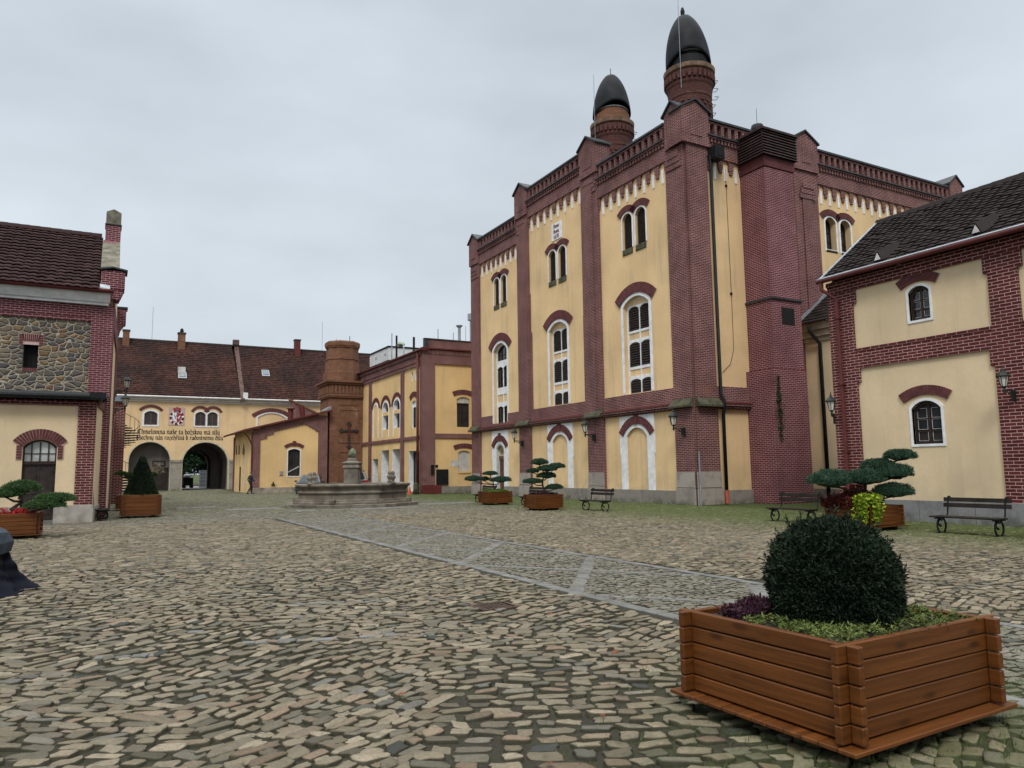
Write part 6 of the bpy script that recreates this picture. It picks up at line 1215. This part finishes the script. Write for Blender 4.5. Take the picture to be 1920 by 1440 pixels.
P = np.stack([rr*np.cos(a), rr*np.sin(a), z*1.52], 1); N = np.stack([np.cos(a), np.sin(a), np.full(n, .45)], 1)
cv = np.array([(.48*(1-q/8)*math.cos(b), .48*(1-q/8)*math.sin(b), 1.5*q/8) for q in range(8) for b in np.linspace(0, 6.283, 14, endpoint=False)]); i = np.arange(7)[:, None]*14; j = np.arange(14)[None]
leaves("foliage", P, N, .075, .016, SPRUCE, cn, (cv, [np.stack([i+j, i+(j+1) % 14, i+14+(j+1) % 14, i+14+j], -1).reshape(-1, 4)]), .45)
m = MB(); m.tube([(0, 0, -.03), (0, 0, .5), (0, 0, 1.3)], [.05, .04, .015], 8); m.build("trunk", BARK, cn)
cover("low_juniper", "thin low juniper fringe round the foot of the conical spruce", "ground cover plant", (1.40, 32.0), 1.1, 1.1, .80, 1200, .05, .02, JUNI, .1, 5)
planter(1.1, 1.1, .7, "stained-wood planter half hidden behind the conical spruce", (.75, 38.2, 0), 0)
pine("cloud-pruned pine with pads showing either side of the conical spruce", (1.2, 38.6, .62), [(-.38, .07, 1.66, .28, .11), (-.04, -.1, 1.57, .19, .15), (.9, -.62, 1.57, .21, .13)], PINE_L, .05, .8)
planter(1.1, 1.2, .62, "stained-wood planter at the right edge by the second bench", (17.1, 7.3, 0), 0)
pine("cloud-pruned pine reaching in by the brick pier, beyond the second bench", (17.6, 8.0, .56), [(-.60, .28, 1.2, .40, .13), (-.50, .1, 1.58, .30, .15), (.1, .0, 1.75, .42, .16), (-.2, .05, .95, .44, .14)], PINE, .06)
dt = thing("dry_shrub", "bare tan twiggy shrub in a pale pot before the left archway", "shrub", (3.55, 76, 0)); m = MB(); m.lathe((0, 0, 0), [(.26, 0), (.3, 1.5), (.42, 1.55), (.42, 1.7), (.3, 1.72), (0, 1.68)], 14); m.build("pot", GREYWHITE, dt); n = 900; d = sphere_pts(n); d[:, 2] = np.abs(d[:, 2]); P = d*RNG.uniform(.2, 1.1, n)[:, None]+np.array([.5, 0, 1.7]); leaves("twigs", P, d, .22, .02, DRYTW, dt)

# ---------------------------------------------------------------- benches
def bench(label, loc, rz, group="iron-footed park benches"):
    """local: seat runs along x, front towards -y"""
    t = thing("park_bench", label, "bench", loc, rz, group); L = 1.55
    m = MB()
    for k in range(3): m.box(-L/2, L/2, -.22+k*.145, -.22+k*.145+.125, .375, .41)
    m.build("seat", BENCHW, t, bevel=.006); m = MB()
    for z in (.60, .73): m.prism([(-L/2+.05, .265+(z-.4)*.16, z), (L/2+.02, .265+(z-.4)*.16, z), (L/2+.02, .265+(z-.3)*.16, z+.095), (-L/2+.05, .265+(z-.3)*.16, z+.095)], (0, .035, 0))
    m.build("backrest", BENCHW, t, bevel=.005)
    for x in (-L/2+.16, L/2-.10):
        m = MB(); m.tube([(x, .0+.165*math.cos(a), .185+.175*math.sin(a)) for a in np.linspace(0, 2*math.pi, 22, endpoint=False)], .022, 7, True)
        m.tube([(x, -.03+.09*math.cos(a), .25+.07*math.sin(a)) for a in np.linspace(.8, 4.6, 9)], [.02]*8+[.035], 6); m.box(x-.03, x+.03, -.17, .17, -.01, .03); m.box(x-.025, x+.025, -.22, .24, .345, .374); m.build("leg", BLACK, t)
        m = MB(); m.tube([(x, .2, .36), (x, .27, .45), (x, .30, .62), (x, .325, .80)]+[(x, .325+.05-.05*math.cos(a), .80+.05*math.sin(a)) for a in np.linspace(.4, 4.2, 8)], .019, 7); m.build("back_bracket", BLACK, t)
    return t
B0 = bench("iron-footed bench under the lower window of the right-hand house", (17.35, 10.15, 0), R(-90))
def bcopy(label, loc, rz): o = copy_tree(B0); o.location = loc; o.rotation_euler = (0, 0, rz); o['label'] = label; return o
bcopy("iron-footed bench left of the pruned pine with lime trailing leaves", (17.45, 15.2, 0), R(-90)); bcopy("iron-footed bench just right of the seven-pad pine", (16.75, 24.0, 0), R(-90))
bcopy("iron-footed bench between the two planters before the hall", (17.0, 29.3, 0), R(-90)); bcopy("iron-footed bench peeping out left of the four-pad pine", (17.0, 34.1, 0), R(-90)); bcopy("iron-footed bench seen end-on against the stone barn", (.14, 31.05, 0), R(90))

# ---------------------------------------------------------------- wall lanterns
def lantern(label, loc, rz, arm=.62, group="black wall lanterns"):
    """local: wall plate at origin, arm towards -y"""
    t = thing("wall_lantern", label, "lantern", loc, rz, group); y = -arm
    m = MB(); m.box(-.05, .05, -.03, 0, -.36, .06); m.tube([(0, 0, .02), (0, y, .02)], .02, 6)
    m.tube([(0, -.02, -.34)]+[(0, -.02-(arm-.1)*f, -.34+.34*f**.6) for f in (.25, .5, .75, 1)], .018, 6)
    for cy_, cz_, r_ in ((-.12, -.08, .07), (-.26, -.05, .045), (-.11, -.22, .05)): m.tube([(0, cy_+r_*math.cos(a), cz_+r_*math.sin(a)) for a in np.linspace(0, 5.6, 12)], .011, 5)
    m.box(-.008, .008, -.20, -.03, -.30, .0); m.lathe((0, y, -.12), [(0, 0), (.03, .03), (.05, .12), (.03, .2), (.06, .24)], 8); m.build("bracket", LANTERN, t)
    m = MB(); a6 = math.pi/6; P = lambda r, z, k: (r*math.cos(a6+k*math.pi/3), y+r*math.sin(a6+k*math.pi/3), z)
    for k in range(6): m.tube([P(.085, .14, k), P(.165, .50, k)], .013, 5)
    m.lathe((0, y, .11), [(.05, 0), (.095, .02), (.095, .05)], 6, a6); m.lathe((0, y, .49), [(.16, 0), (.22, .0), (.23, .035), (.19, .09), (.11, .17), (.055, .21), (.05, .26), (.02, .30), (.028, .33), (0, .42)], 6, a6); m.build("cage", LANTERN, t)
    m = MB(); m.lathe((0, y, .15), [(.078, 0), (.152, .34)], 6, a6); m.build("lantern_glass", LGLASS, t); return t
L0 = lantern("wall lantern on the corner pier of the big hall", (22.26, 24.95, 3.30), R(-90))
def lcopy(label, loc, rz): o = copy_tree(L0); o.location = loc; o.rotation_euler = (0, 0, rz); o['label'] = label; return o
lcopy("wall lantern on the brick pier between the two blind arches", (22.26, 31.7, 3.34), R(-90)); lcopy("wall lantern on the brick pier just right of the hall door", (22.26, 39.2, 3.32), R(-90)); lcopy("wall lantern beside the right-hand edge, on the house's second brick pier", (20.28, 10.42, 3.42), R(-90)).scale = (.72,)*3; lcopy("wall lantern at the far brick corner of the right-hand house", (20.3, 15.80, 3.2), R(-60)).scale = (.78,)*3
for lb, x, y, z in (("upper lantern on a long scroll bracket of the side wing wall", .34, 41.2, 5.72), ("lower lantern on a long scroll bracket before the brick pier", .34, 42.6, 4.95)): lcopy(lb, (x, y, z), R(90))
# ---------------------------------------------------------------- fountain
FO = thing("stone_fountain", "octagonal sandstone fountain basin with moulded rim and pinecone pedestal", "fountain", (10.8, 36.0, 0)); o8 = R(22.5-12)
FST = plain("water_stained_sandstone", (.155, .135, .108), .85, .5, 1.8, .5, 18)
def octo(name, prof, mat=FST, n=8): m = MB(); m.lathe((0, 0, 0), prof, n, o8); return m.build(name, mat, FO, bevel=.02)
octo("step", [(3.28, -.02), (3.28, .16), (0, .16)]); 
m = MB(); m.lathe((0, 0, 0), [(2.86, .16), (2.86, .24), (2.78, .26), (2.78, .34), (2.70, .36), (2.70, .60), (2.76, .62), (2.80, .68), (2.74, .72), (2.70, .78), (2.74, .86), (2.84, .93), (2.90, .97), (2.90, 1.05), (2.52, 1.06), (2.50, .55), (0, .55)], 8, o8)
for k in range(8): a = o8+k*math.pi/4; c, s_ = math.cos(a), math.sin(a); m.prism([(2.60*c-.16*-s_, 2.60*s_-.16*c, .17), (2.93*c-.13*-s_, 2.93*s_-.13*c, .17), (2.93*c+.13*-s_, 2.93*s_+.13*c, .17), (2.60*c+.16*-s_, 2.60*s_+.16*c, .17)], (0, 0, .20))
m.build("basin", FST, FO, bevel=.015)
m = MB(); m.lathe((0, 0, .86), [(2.52, 0), (0, .001)], 8, o8); m.build("water", glassmat("dark_water", (.02, .025, .022), .05), FO)
m = MB(); m.lathe((0, 0, 0), [(.62, .5), (.62, .9), (.50, .95), (.47, 1.75), (.50, 1.78), (.55, 1.80), (.55, 1.88), (.50, 1.92), (.52, 1.98), (.58, 2.02), (.58, 2.08), (.30, 2.14), (.30, 2.26), (.16, 2.30)], 4, R(45-28)); m.build("pedestal", FST, FO, bevel=.02)
m = MB(); 
NZ, NA = 14, 20; V = []
for j in range(NZ):
    f = j/(NZ-1); r_ = .20*math.sin(math.pi*(.12+.88*f))**.7*(1-.25*f)+.01
    for q in range(NA): a = 2*math.pi*(q+.5*(j % 2))/NA; r2 = r_*(1+.12*((q+j) % 2)); V.append((r2*math.cos(a), r2*math.sin(a), 2.28+.50*f))
m.add(V, [(j*NA+q, j*NA+(q+1) % NA, (j+1)*NA+(q+1) % NA, (j+1)*NA+q) for j in range(NZ-1) for q in range(NA)]); m.build("pinecone_finial", plain("mossy_finial", (.12, .13, .085), .9, .5, 6, .6, 25), FO)
for a in (R(118), R(28), R(208), R(-62)):
    m = MB(); m.lathe((2.66*math.cos(a), 2.66*math.sin(a), 1.05), [(.12, 0), (.12, .06), (.06, .1), (.09, .2), (.14, .28), (.14, .34), (.07, .38), (.09, .44), (.10, .5), (.05, .58), (0, .6)], 10); m.build("rim_spout", FST, FO, smooth=True)
# ---------------------------------------------------------------- stone guard posts by the annex
for lb, x, y, h, r_ in (("short mossy stone guard post at the annex corner", 19.3, 49.2, .82, .20), ("round-topped stone guard post left of the annex door", 19.4, 52.4, .85, .26)):
    q = MB(); q.lathe((0, 0, -.02), [(r_*1.15, 0), (r_, h*.5), (r_*.9, h*.85), (r_*.6, h), (0, h*1.04)], 12); o = q.build("guard_post", MOSSY if r_ < .25 else SANDST, smooth=True); o.location = (x, y, 0); tag(o, lb, "guard post", "stone guard posts")
q = MB(); q.lathe((0, 0, 0), [(.2, 0), (.2, .03), (.13, .05), (.03, .55), (0, .56)], 12); o = q.build("traffic_cone", ORANGE); o.location = (19.05, 49.75, 0); tag(o, "small orange traffic cone beside the annex door", "traffic cone")
# ---------------------------------------------------------------- folded parasol
pz = thing("folded_parasol", "black folded parasol standing behind the fountain pedestal", "parasol", (14.65, 47.5, 0)); m = MB(); m.tube([(0, 0, 0), (0, 0, 2.25)], .025, 6); m.box(-.25, .25, -.25, .25, 0, .07); m.build("pole", BLACK, pz); m = MB(); NA = 16
V = []
for z, r_ in ((1.1, .30), (1.25, .29), (1.6, .20), (1.95, .10), (2.18, .02)): V += [(r_*(1+.25*(-1)**q)*math.cos(6.283*q/NA), r_*(1+.25*(-1)**q)*math.sin(6.283*q/NA), z) for q in range(NA)]
m.add(V, [(j*NA+q, j*NA+(q+1) % NA, (j+1)*NA+(q+1) % NA, (j+1)*NA+q) for j in range(4) for q in range(NA)]); m.build("canopy", plain("black_canvas", (.012, .012, .014), .8, .3, 6, .3), pz)
# ---------------------------------------------------------------- tarpaulin-covered object at the left edge
tp = thing("covered_cart", "object shrouded in a dark navy tarpaulin at the left edge of the yard", "covered object", (-1.86, 12.95, 0)); NA, NZ = 96, 26; V = []
for j in range(NZ):
    f = j/(NZ-1); z = .66*(1-f); 
    for q in range(NA):
        a = 2*math.pi*q/NA; base = .72+.03*f+.26*f**2.6*(1+.35*math.cos(a+.35)); fold = (.015+.075*f)*math.sin(a*9+2.0*f+1.2*math.sin(a*2))+(.01+.035*f)*math.sin(a*21+3*f+a)+(.02*f)*math.sin(a*37); wr = .012*math.sin(z*40+a*6)+.012*math.sin(z*23-a*11)
        r_ = base+fold+wr; zz = z+.02*math.sin(a*5)*(1-f)+(.018+.012*math.sin(a*13) if f > .97 else 0); V.append((r_*math.cos(a)*1.0, r_*math.sin(a)*1.15, max(zz, .012+.012*abs(math.sin(a*9)))))
m = MB(); m.add(V, [(j*NA+q, j*NA+(q+1) % NA, (j+1)*NA+(q+1) % NA, (j+1)*NA+q) for j in range(NZ-1) for q in range(NA)]); o = m.build("tarpaulin", TARP, tp, smooth=True); so_ = o.modifiers.new('solid', 'SOLIDIFY'); so_.thickness = .006
m = MB(); NA = 14; V = []
for z, r_ in ((.55, .80), (.68, .82), (.83, .76), (.96, .50), (1.0, .2)): V += [(r_*(1+.02*random.uniform(-1, 1))*math.cos(6.283*q/NA), 1.12*r_*math.sin(6.283*q/NA), z+random.uniform(-.012, .012)) for q in range(NA)]
m.add(V, [(j*NA+q, j*NA+(q+1) % NA, (j+1)*NA+(q+1) % NA, (j+1)*NA+q) for j in range(4) for q in range(NA)]+[tuple(4*NA+q for q in range(NA))]); m.build("cover", TARPTOP, tp, bevel=.01)
# ---------------------------------------------------------------- cars
def car(label, loc, rz, paint, suv=False):
    """local: length along x, front at +x"""
    t = thing("parked_car", label, "car", loc, rz); H = 1.70 if suv else 1.46; L = 4.3; W = .9; bl = .98 if suv else .90
    low = [(-2.15, .32), (-2.18, .62), (-2.12, bl-.02), (-1.2, bl+.02), (.75, bl), (1.6, bl-.12), (2.08, bl-.28), (2.16, .55), (2.12, .28), (1.75, .24), (1.72, .42), (1.5, .62), (1.1, .62), (.88, .42), (.85, .24), (-.95, .24), (-.98, .42), (-1.2, .64), (-1.6, .64), (-1.82, .42), (-1.85, .26)]
    m = MB(); n = len(low); rings = []
    for y, k in ((-W, .97), (-W*.97, 1), (W*.97, 1), (W, .97)): rings.append([(x*k if abs(x) > 2 else x, y, z) for x, z in low])
    for a, b in zip(rings, rings[1:]):
        for i in range(n): j = (i+1) % n; m.quad(a[i], a[j], b[j], b[i])
    m.poly(rings[0]); m.poly(rings[-1]); m.build("body", paint, t, bevel=.03, seg=2)
    rb = -2.08 if suv else -1.75; top = [(rb, bl-.02), (rb+.30 if suv else rb+.55, H-.06), (rb+.6 if suv else rb+.95, H), (.0, H-.01), (.28, H-.06), (1.15, bl-.03)]
    m = MB(); A = [(x, -W*(.95 if z < H-.2 else .70), z) for x, z in top]; B = [(x, -y, z) for x, y, z in A]; k = len(top)
    for i in range(k-1): m.quad(A[i], A[i+1], B[i+1], B[i])
    m.poly(A); m.poly(B); m.build("cabin", paint, t, bevel=.03, seg=2)
    g = GLASS_CAR
    def pane(nm, pts, off): 
        v1, v2 = Vector(pts[1])-Vector(pts[0]), Vector(pts[2])-Vector(pts[0]); nn = v1.cross(v2).normalized(); nn = nn if nn.dot(Vector(off)) > 0 else -nn; b = MB(); b.prism([tuple(Vector(p)+nn*.004) for p in pts], nn*.008); b.build(nm, g, t)
    f = lambda i, s_, a: tuple(Vector(A[i]).lerp(Vector(A[i+1]), a) if s_ < 0 else Vector(B[i]).lerp(Vector(B[i+1]), a))
    pane("windscreen", [tuple(Vector(f(4, -1, .08)).lerp(Vector(f(4, 1, .08)), .07)), tuple(Vector(f(4, -1, .92)).lerp(Vector(f(4, 1, .92)), .05)), tuple(Vector(f(4, -1, .92)).lerp(Vector(f(4, 1, .92)), .95)), tuple(Vector(f(4, -1, .08)).lerp(Vector(f(4, 1, .08)), .93))], (1, 0, .5))
    pane("rear_window", [tuple(Vector(f(0, -1, .15)).lerp(Vector(f(0, 1, .15)), .08)), tuple(Vector(f(0, -1, .9)).lerp(Vector(f(0, 1, .9)), .1)), tuple(Vector(f(0, -1, .9)).lerp(Vector(f(0, 1, .9)), .9)), tuple(Vector(f(0, -1, .15)).lerp(Vector(f(0, 1, .15)), .92))], (-1, 0, .5))
    for s_ in (-1, 1):
        for xa, xb, xc, xd in ((-.95, -.15, -.15, -.85), (-.08, .95, .28, -.08)):
            q = []
            for x, z in ((xa, bl+.05), (xb, bl+.05), (xc, H-.12), (xd, H-.12)): yy = W*(.95-.25*max(0, (z-bl))/(H-.06-bl)) if z > bl+.1 else W*.93; q.append((x, s_*yy, z))
            pane("side_window", q, (0, s_, 0))
        b = MB(); b.box(.78, .95, s_*W-.0 if s_ > 0 else -W-.2, s_*W+.2 if s_ > 0 else -W, bl, bl+.15); b.build("mirror", paint, t, bevel=.03)
        b = MB(); b.box(1.98, 2.14, s_*.72-.17, s_*.72+.17, .60, .74); b.build("headlight", HEADL, t, bevel=.02)
        b = MB(); b.box(-2.19, -2.08, s_*.74-.13, s_*.74+.13, .78, .98); b.build("tail_light", TAIL, t, bevel=.02)
    for x in (-1.4, 1.3):
        for s_ in (-1, 1):
            b = MB(); b.tube([(x, s_*.70, .33), (x, s_*.90, .33)], .33, 22); w_ = b.build("wheel", TYRE, t, bevel=.02); b = MB(); b.tube([(x, s_*.895, .33), (x, s_*.915, .33)], .21, 16); b.build("rim", CHROME, w_)
    b = MB(); b.box(-2.215, -2.19, -.26, .26, .70, .81); b.build("number_plate", PLATE, t); b = MB(); b.box(2.16, 2.185, -.26, .26, .42, .53); b.build("number_plate", PLATE, t)
    if suv:
        for s_ in (-1, 1): b = MB(); b.tube([(-1.5, s_*.55, H+.02), (-1.4, s_*.55, H+.07), (-.2, s_*.55, H+.07), (-.1, s_*.55, H+.02)], .02, 6); b.build("roof_rail", BLACK, t)
    return t
GLASS_CAR = plain("car_glass", (.022, .028, .032), .08, .2, 2, 0, 0, .5)
car("dark grey saloon car facing the yard, behind the left half of the fountain", (14.4, 59.0, 0), R(-110), CARD); car("black estate car with red tail lights, seen from behind beyond the fountain", (18.25, 59.6, 0), R(72), CARP, True)
# ---------------------------------------------------------------- person walking to the right
def person(label, loc, rz):
    t = thing("person", label, "person", loc, rz)
    J = {'pel': (0, 0, .92), 'sp': (0, .01, 1.12), 'ch': (0, .02, 1.34), 'nk': (0, .04, 1.48), 'hd0': (0, .07, 1.55), 'hd': (0, .09, 1.63), 'hd2': (0, .08, 1.71)}
    V = list(J.values()); rad = [(.15, .11), (.14, .10), (.17, .12), (.055, .055), (.06, .07), (.078, .095), (.06, .075)]; E_ = [(i, i+1) for i in range(6)]
    def chain(root, pts, rs):
        p = root
        for q, r_ in zip(pts, rs): V.append(q); rad.append((r_, r_) if not isinstance(r_, tuple) else r_); E_.append((p, len(V)-1)); p = len(V)-1
        return p
    chain(0, [(-.09, .03, .86), (-.10, .24, .50), (-.10, .20, .12), (-.10, .26, .05), (-.10, .38, .03)], [.10, .062, .045, .045, .03]); chain(0, [(.09, .0, .86), (.10, -.05, .48), (.10, -.32, .16), (.10, -.36, .10), (.10, -.25, .04)], [.10, .062, .045, .045, .03])
    hands = []
    for s_, el, wr in ((-1, (-.26, -.06, 1.12), (-.25, .06, .90)), (1, (.26, .02, 1.10), (.25, .20, .93))):
        w_ = chain(2, [(s_*.19, .02, 1.39), el, wr], [.062, .045, .032]); a, b = Vector(el), Vector(wr); d = (b-a).normalized(); pm = b+d*.07; p = chain(w_, [tuple(pm)], [(.035, .018)])
        for k in range(4): side = Vector((0, 1, 0))*(k-1.5)*.018; f1 = pm+d*.045+side; f2 = f1+(d+Vector((-s_*.3, .15, 0)))*.03; chain(p, [tuple(f1), tuple(f2)], [.0095, .008])
        chain(w_, [tuple(b+d*.03+Vector((0, .035, 0))), tuple(b+d*.07+Vector((0, .05, 0)))], [.011, .009])
    me = bpy.data.meshes.new("person_body"); me.from_pydata(V, E_, []); o = bpy.data.objects.new("body", me); col.objects.link(o)
    sk = o.modifiers.new('skin', 'SKIN'); 
    if not me.skin_vertices: 
        bm = bmesh.new(); bm.from_mesh(me); bm.verts.layers.skin.verify(); bm.to_mesh(me); bm.free()
    for i, (a, b) in enumerate(rad): me.skin_vertices[0].data[i].radius = (a, b); me.skin_vertices[0].data[i].use_root = (i == 0)
    ss = o.modifiers.new('sub', 'SUBSURF'); ss.levels = 2; ss.render_levels = 2
    dg = bpy.context.evaluated_depsgraph_get(); m2 = bpy.data.meshes.new_from_object(o.evaluated_get(dg)); bpy.data.objects.remove(o)
    o = bpy.data.objects.new("body", m2); col.objects.link(o); o.parent = t; m2.materials.clear()
    for q in (plain("skin", (.42, .24, .17), .6, .1, 8, .05), plain("dark_jacket", (.014, .020, .030), .8, .3, 8, .3, 60), plain("dark_trousers", (.012, .012, .014), .85, .3, 8, .3, 60)): m2.materials.append(q)
    for p in m2.polygons: c = p.center; p.material_index = 0 if (c.z > 1.50 or (abs(c.x) > .19 and c.z < .93)) else 1 if c.z > .90 else 2; p.use_smooth = True
    m = MB(); m.lathe((0, .06, 1.62), [(.085, -.03), (.098, .05), (.085, .11), (.05, .145), (0, .155)], 14); h = m.build("hair", plain("grey_brown_hair", (.10, .075, .06), .9, .3, 30, .5, 80), t, smooth=True)
    m = MB(); m.prism([(-.012, .175, 1.61), (.012, .175, 1.61), (0, .21, 1.615), (0, .185, 1.66)], (0, .002, 0)); 
    m = MB(); m.lathe((0, .195, 1.615), [(0, -.02), (.016, -.01), (.010, .03), (0, .04)], 6); m.build("nose", bpy.data.materials["skin"], t)
    for s_ in (-1, 1): m = MB(); m.lathe((s_*.085, .08, 1.60), [(0, 0), (.014, .02), (.016, .05), (0, .07)], 6); m.build("ear", bpy.data.materials["skin"], t); m = MB(); m.lathe((s_*.033, .172, 1.635), [(0, -.01), (.011, 0), (0, .01)], 6); m.build("eye", BLACK, t)
    for s_, y, z in ((-1, .30, .0), (1, -.30, .035)): m = MB(); m.prism([(s_*.10-.045, y-.10, z), (s_*.10+.045, y-.10, z), (s_*.10+.05, y+.12, z), (s_*.10, y+.17, z), (s_*.10-.05, y+.12, z)], (0, 0, .06)); m.build("shoe", BLACK, t, bevel=.015)
    return t
person("person in dark jacket and trousers walking past the shed", (10.35, 61.6, 0), R(-62))
# ---------------------------------------------------------------- beyond the archway
def tree(label, loc, h, r, seed):
    t = thing("leafy_tree", label, "tree", loc, 0, "trees beyond the archway"); rg = np.random.default_rng(seed); m = MB(); m.tube([(0, 0, 0), (.1, 0, h*.3), (0, .1, h*.6), (0, 0, h*.9)], [.28, .2, .14, .04], 8)
    P = []; N = []
    for k in range(26):
        z = h*rg.uniform(.22, .95); rr = r*math.sin(math.pi*min(.98, (z/h-.05)))**.6*rg.uniform(.3, .95); a = rg.uniform(0, 6.28); c = np.array([rr*math.cos(a), rr*math.sin(a), z]); m.tube([(0, 0, z*.75), tuple(c*np.array([.6, .6, .97])), tuple(c)], [.07, .04, .015], 5)
        d = rg.normal(0, 1, (420, 3)); d /= np.linalg.norm(d, axis=1)[:, None]; P.append(c+d*rg.uniform(.2, 1.0, (420, 1))*np.array([.95, .95, .6])*r*.36); N.append(d)
    m.build("trunk", BARK, t); leaves("crown", np.concatenate(P), np.concatenate(N), .30, .20, TREEL, t); return t
for i, (lb, x, y, h, r) in enumerate((("dark leafy tree filling the left of the open archway", 8.4, 110, 8, 3.4), ("dark leafy tree beyond the crates in the open archway", 12.6, 113, 9, 3.6), ("dark leafy tree in the middle of the open archway", 10.6, 119, 9, 4.2), ("dark leafy tree deepest behind the open archway", 15.5, 122, 11, 4.5))): tree(lb, (x, y, 0), h, r, i+5)
cr = None
for i in range(3):
    for k in range(5):
        if cr is None:
            cr = thing("stacked_crate", "grey plastic crates stacked beyond the open archway", "crate", (0, 0, 0), 0, "crates stacked beyond the archway"); m = MB()
            for a in ((-.28, .28, -.19, -.175), (-.28, .28, .175, .19), (-.28, -.265, -.174, .174), (.265, .28, -.174, .174)): m.box(*a, .02, .40)
            m.build("sides", FINECRATE, cr); m = MB(); m.box(-.264, .264, -.174, .174, 0, .03); m.build("bottom", FINECRATE, cr); m = MB(); m.box(-.1, .1, -.2, -.191, .28, .34); m.build("handle", BLACK, cr); o = cr
        else: o = copy_tree(cr)
        o.location = (10.7+i*.6, 97.2, k*.42)
q = thing("hand_cart", "dark wheeled cart with pale bundle parked under the archway", "cart", (9.0, 95.2, 0)); m = MB(); m.box(-.55, .55, -.4, .4, .35, 1.15); m.box(-.6, .6, -.45, .45, 1.15, 1.22); m.build("body", BLACK, q, bevel=.03)
m = MB(); m.lathe((-.1, 0, 1.22), [(.3, 0), (.42, .15), (.3, .35), (.1, .42), (0, .43)], 10); m.build("bundle", GREYWHITE, q, smooth=True)
for x in (-.4, .4): 
    for y in (-.36, .36): m = MB(); m.tube([(x, y-.04, .2), (x, y+.04, .2)], .2, 14); m.build("wheel", TYRE, q)
# ---------------------------------------------------------------- fallen leaves, grass in the joints
lm = MB(); pts = []
for k in range(10): r_ = .045 if k % 2 == 0 else .020; pts.append((r_*math.cos(k*.628), r_*math.sin(k*.628), .004*(k % 2)))
lm.add(pts+[(0, 0, .008)], [(k, (k+1) % 10, 10) for k in range(10)]); l0 = lm.build("fallen_leaf", plain("orange_leaf", (.17, .045, .014), .7, .5, 20, 0)); LV = []
for px, py in ((3.0, 2.3), (3.3, 2.2), (2.55, 2.7), (2.2, 3.6), (2.9, 4.1), (4.9, 2.05), (5.1, 1.9), (1.1, 3.0), (4.4, 7.2), (5.6, 7.0), (3.9, 5.4), (1.9, 5.2), (.4, 4.3), (2.2, 2.35), (4.1, 2.2)):
    o = l0 if not LV else l0.copy()
    if LV: col.objects.link(o)
    LV.append(o); o.location = (px+random.uniform(-.05, .05), py, .042); o.rotation_euler = (random.uniform(-.3, .3), random.uniform(-.3, .3), random.uniform(0, 6)); s_ = random.uniform(.5, .9); o.scale = (s_, s_, s_); tag(o, "small orange fallen leaf lying on the cobbles", "fallen leaf", "fallen leaves on the cobbles")
n = 15000; P = np.stack([RNG.uniform(1.2, 7.5, n), RNG.uniform(1.2, 6.0, n), np.zeros(n)], 1); dd = np.abs(P[:, 0]-4.6)+np.abs(P[:, 1]-2.6); cl_ = np.sin(P[:, 0]*5.3+np.sin(P[:, 1]*7))*np.cos(P[:, 1]*6.1+1); kp = (RNG.random(n) < np.clip(1.25-dd/3.2, .04, 1)) & (cl_ > -.1) & (P[:, 1] < 5.2)
P = P[kp]; tag(leaves("grass_tufts", P, np.tile([[0, 0, 1.0]], (len(P), 1)), .05, .006, GRASS, None, None, .45, True), "short green grass growing in the joints round the nearest planter", "grass", None, "stuff")
